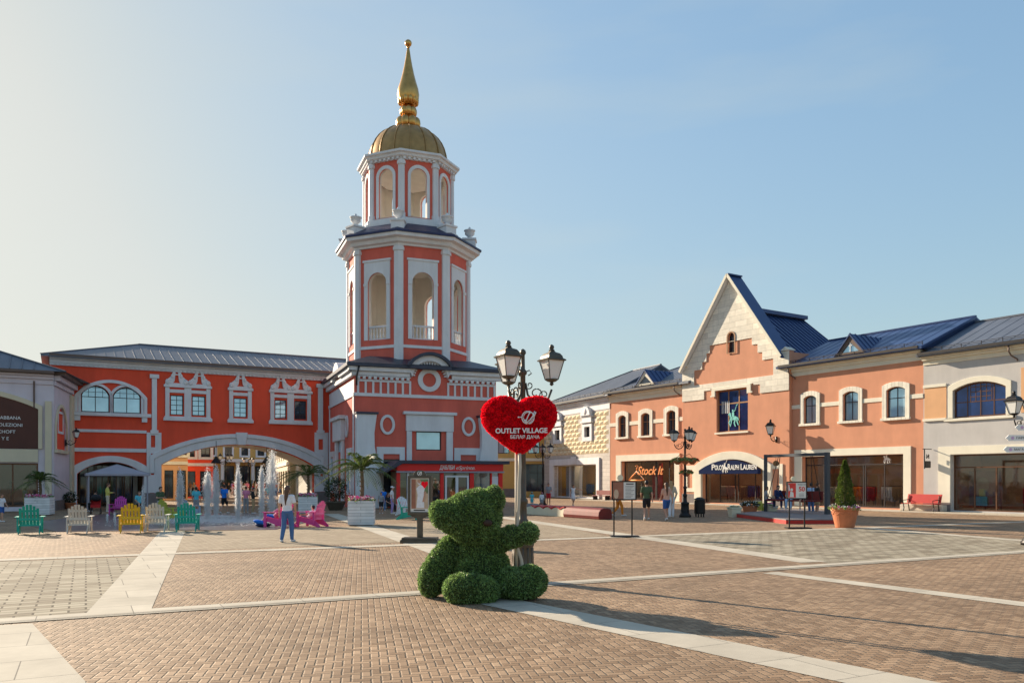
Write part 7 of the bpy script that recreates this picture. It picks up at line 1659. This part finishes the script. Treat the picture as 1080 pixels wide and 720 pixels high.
MB().lathe([(.25,.16),(.27,.2),(.27,.82),(.25,.84)],16).build('bin_body','iron_dark',bn); MB().lathe([(.29,.85),(.28,.90),(.12,.99),(.02,1.0)],16).build('lid','iron_dark',bn)
for k in range(4): a = PI/4+k*PI/2; MB().box(.2*math.cos(a)-.025,.2*math.cos(a)+.025,.2*math.sin(a)-.025,.2*math.sin(a)+.025,0,.159).build('foot','iron_dark',bn)
def bag(label, px_, pyb, D, col, s=1., z=0):
    x, y = W(px_,pyb,D)[:2]; t = thing('shopping_bag', label, 'bag', (x,y,z), .3, 'shopping bags by the swing'); MB().add([(-.16*s,-.07,0),(.16*s,-.07,0),(.16*s,.07,0),(-.16*s,.07,0),(-.18*s,-.03,.4*s),(.18*s,-.03,.4*s),(.18*s,.03,.4*s),(-.18*s,.03,.4*s)],[(0,3,2,1),(4,5,6,7),(0,1,5,4),(1,2,6,5),(2,3,7,6),(3,0,4,7)]).build('bag_body',col,t)
    MB().tube([(-.07,-.03,.4*s),(-.05,-.03,.5*s),(.05,-.03,.5*s),(.07,-.03,.4*s)],.008,5).build('handle','rope_beige',t)
bag('white and yellow shopping bag by the left swing post', 800, 538, 44.4, 'cloth_yellow', 1.25, .2); bag('green shopping bag by the left swing post', 805.5, 536, 44.2, 'paint_lime', 1., .2); bag('pink shopping bag under the swing seat', 812.5, 535, 44.0, 'paint_pink', 1.1, .2)
bag('white shopping bag beside the pink one under the swing', 798.5, 538, 44.6, 'cloth_white', 1.3, .2)
fl_ = thing('blue_cushion', 'bright blue cushion on the ground at the feet of the reclining person', 'cushion', (*G(275,555.5),0), .4); 
MB().ball((0,0,.18),(.30,.26,.10),18,10,0,Euler((0,.3,0)).to_matrix()).build('cushion_cover','cloth_brightblue',fl_,smooth=True); MB().ball((.1,0,.09),(.32,.26,.09),16,8).build('cushion_base','cloth_navy',fl_,smooth=True)
st_ = thing('baby_stroller', 'pink and black stroller standing under the tent canopy', 'stroller', (*W(101,541,44.5)[:2],0), .4)
MB().add([(-.24,-.2,.35),(.24,-.2,.35),(.24,.25,.45),(-.24,.25,.45),(-.24,-.25,.5),(.24,-.25,.5),(.24,.35,.95),(-.24,.35,.95)],[(0,3,2,1),(0,1,5,4),(1,2,6,5),(2,3,7,6),(3,0,4,7)]).build('seat','cloth_red',st_)
MB().ball((0,.18,.88),(.26,.28,.2),14,8).build('hood','cloth_black',st_,smooth=True)
for xx in (-.24,.24):
    MB().tube([(xx,-.35,.12),(xx,.1,.5),(xx,.55,1.0)],.015,6).tube([(xx,.35,.12),(xx,-.1,.5)],.015,6).build('frame','iron_dark',st_)
    for yy_ in (-.35,.35): w_ = MB().lathe([(.11,-.02),(.12,-.015),(.12,.015),(.11,.02)],16); w_.xf(lambda p: (xx+p[2],yy_+p[0],.12+p[1])); w_.build('wheel','ink',st_)
MB().tube([(-.24,.55,1.0),(.24,.55,1.0)],.018,6).build('handle','iron_dark',st_)
# tent pavilion under the small arch
tx_, ty_ = W(123.5,536,50.5)[:2]; tn = thing('tent_canopy', 'grey peaked tent canopy on four posts in front of the small arch', 'tent', (tx_,ty_,0), FB.rz)
for sx in (-1,1):
    for sy in (-1,1): MB().box(sx*1.6-.04,sx*1.6+.04,sy*1.4-.04,sy*1.4+.04,0,2.09).build('post','tent_grey',tn)
MB().add([(-1.75,-1.55,2.10),(1.75,-1.55,2.10),(1.75,1.55,2.10),(-1.75,1.55,2.10),(-1.75,-1.55,2.22),(1.75,-1.55,2.22),(1.75,1.55,2.22),(-1.75,1.55,2.22),(0,0,2.80)],[(0,1,5,4),(1,2,6,5),(2,3,7,6),(3,0,4,7),(4,5,8),(5,6,8),(6,7,8),(7,4,8),(0,3,2,1)]).build('canopy','tent_grey',tn)
b = MB(); [b.tube([(sx*1.75,sy*1.55,2.23),(0,0,2.81)],.02,5) for sx in (-1,1) for sy in (-1,1)]; b.build('canopy_rib','cloth_grey',tn)
# ring pendant lamps in the arch
for px_, Dp in ((228,58.5),(281.5,61)):
    X, Y, Z = W(px_,481,Dp); pl = thing('pendant_lamp', 'dark pendant lamp hanging in the arch, '+('left one' if px_ < 250 else 'right one'), 'pendant lamp', (X,Y,0), 0)
    MB().tube([(0,0,Z),(0,0,P(0,0)[1]*0+azc+.2)],.02,6).build('rod','iron_dark',pl); MB().lathe([(.08,Z),(.12,Z-.12),(.34,Z-.42),(.36,Z-.5),(.3,Z-.5)],16).build('lamp_shade','iron_dark',pl)

# ================================================================== cafe life beyond the arch
rr = random.Random(12)
def cafe_table(i, x, y):
    t = thing('cafe_table', 'small round cafe table in the street beyond the arch', 'table', (x,y,0), 0, 'cafe tables beyond the arch'); MB().lathe([(.4,.72),(.4,.75)],16).build('tabletop','frame_wood',t); MB().lathe([(.2,0),(.03,.04),(.03,.719)],8).build('stem','iron_dark',t)
for i in range(5): q = fB.world((fB.x(205+20*i,26)), 26+ (i%3)*5); cafe_table(i, q[0], q[1])
cols = ['red','white','red','orange','black','pink','lightblue','beige','red','grey','purple','white','red','black','tan','cyan']
for i in range(34):
    px_ = 201+rr.uniform(0,98); dpt = rr.uniform(11,38); X_ = fB.x(px_,dpt); q = fB.world(X_,dpt); c = cols[i%16]
    c2 = rr.choice(('black','jeans','grey','white')); hc_ = rr.choice(('black','brown','blond')); 
    person('%s in a %s top and %s bottoms in the crowd beyond the arch' % (('person','woman','man')[i%3], c, {'jeans':'denim'}.get(c2,c2)), CX+q[0]/q[1]*F, q[1], rr.choice(('stand','walk','sit','hold')), rr.uniform(0,360), rr.uniform(1.5,1.8), ('tee',c), (rr.choice(('shorts','trousers')),c2), (rr.choice(('hair','longhair')),hc_), grp='crowd in the street beyond the arch', eyes=False)
person('person in bright blue t-shirt and black shorts walking in front of the arch', 236.5, 44.5, 'walk', 170, 1.6, ('tee','brightblue'), ('shorts','black'), ('hair','black'))
person('person in pink top walking behind the water jets', 259.5, 46, 'stand', 190, 1.5, ('tee','pink'), ('trousers','grey'), ('hair','brown'))
person('person in black bending beside the one in pink behind the water jets', 267, 45, 'hold', 100, 1.45, ('longsleeve','black'), ('trousers','tan'), ('hair','black'))
person('man in teal t-shirt at the bushes by the left jets', 207, 43, 'stand', 200, 1.5, ('tee','cyan'), ('shorts','grey'), ('hair','black'))
# street lamps beyond the arch
for px_, dpt in ((238,22),(262,36)):
    q = fB.world(fB.x(px_,dpt),dpt); street_lamp('distant black lamp post seen through the arch, '+('nearer' if dpt < 30 else 'farther')+' one', q[0], q[1], (0,180,90), h=4.4, grp='lamp posts beyond the arch')
for px_, dpt, w_ in ((226,44,4.2),(252,46,5)):
    q = fB.world(fB.x(px_,dpt),dpt); hg = thing('hedge', 'dark clipped hedge in the street beyond the arch, '+('left one' if px_ < 240 else 'right one'), 'hedge', (q[0],q[1],0), FB.rz)
    n = 2500; P_ = np.stack([RNG.uniform(-w_/2,w_/2,n),RNG.uniform(-.4,.4,n),RNG.uniform(.3,1.7,n)],1); V, Fq = leaves(P_,np.tile([0,-.5,.8],(n,1)),.16,tilt=1.); link_np('foliage', np_mesh('foliage',V,Fq,['foliage_dark']), hg)
    MB().box(-w_/2-.1,w_/2+.1,-.45,.45,0,.3).build('trough','cream_paint',hg)
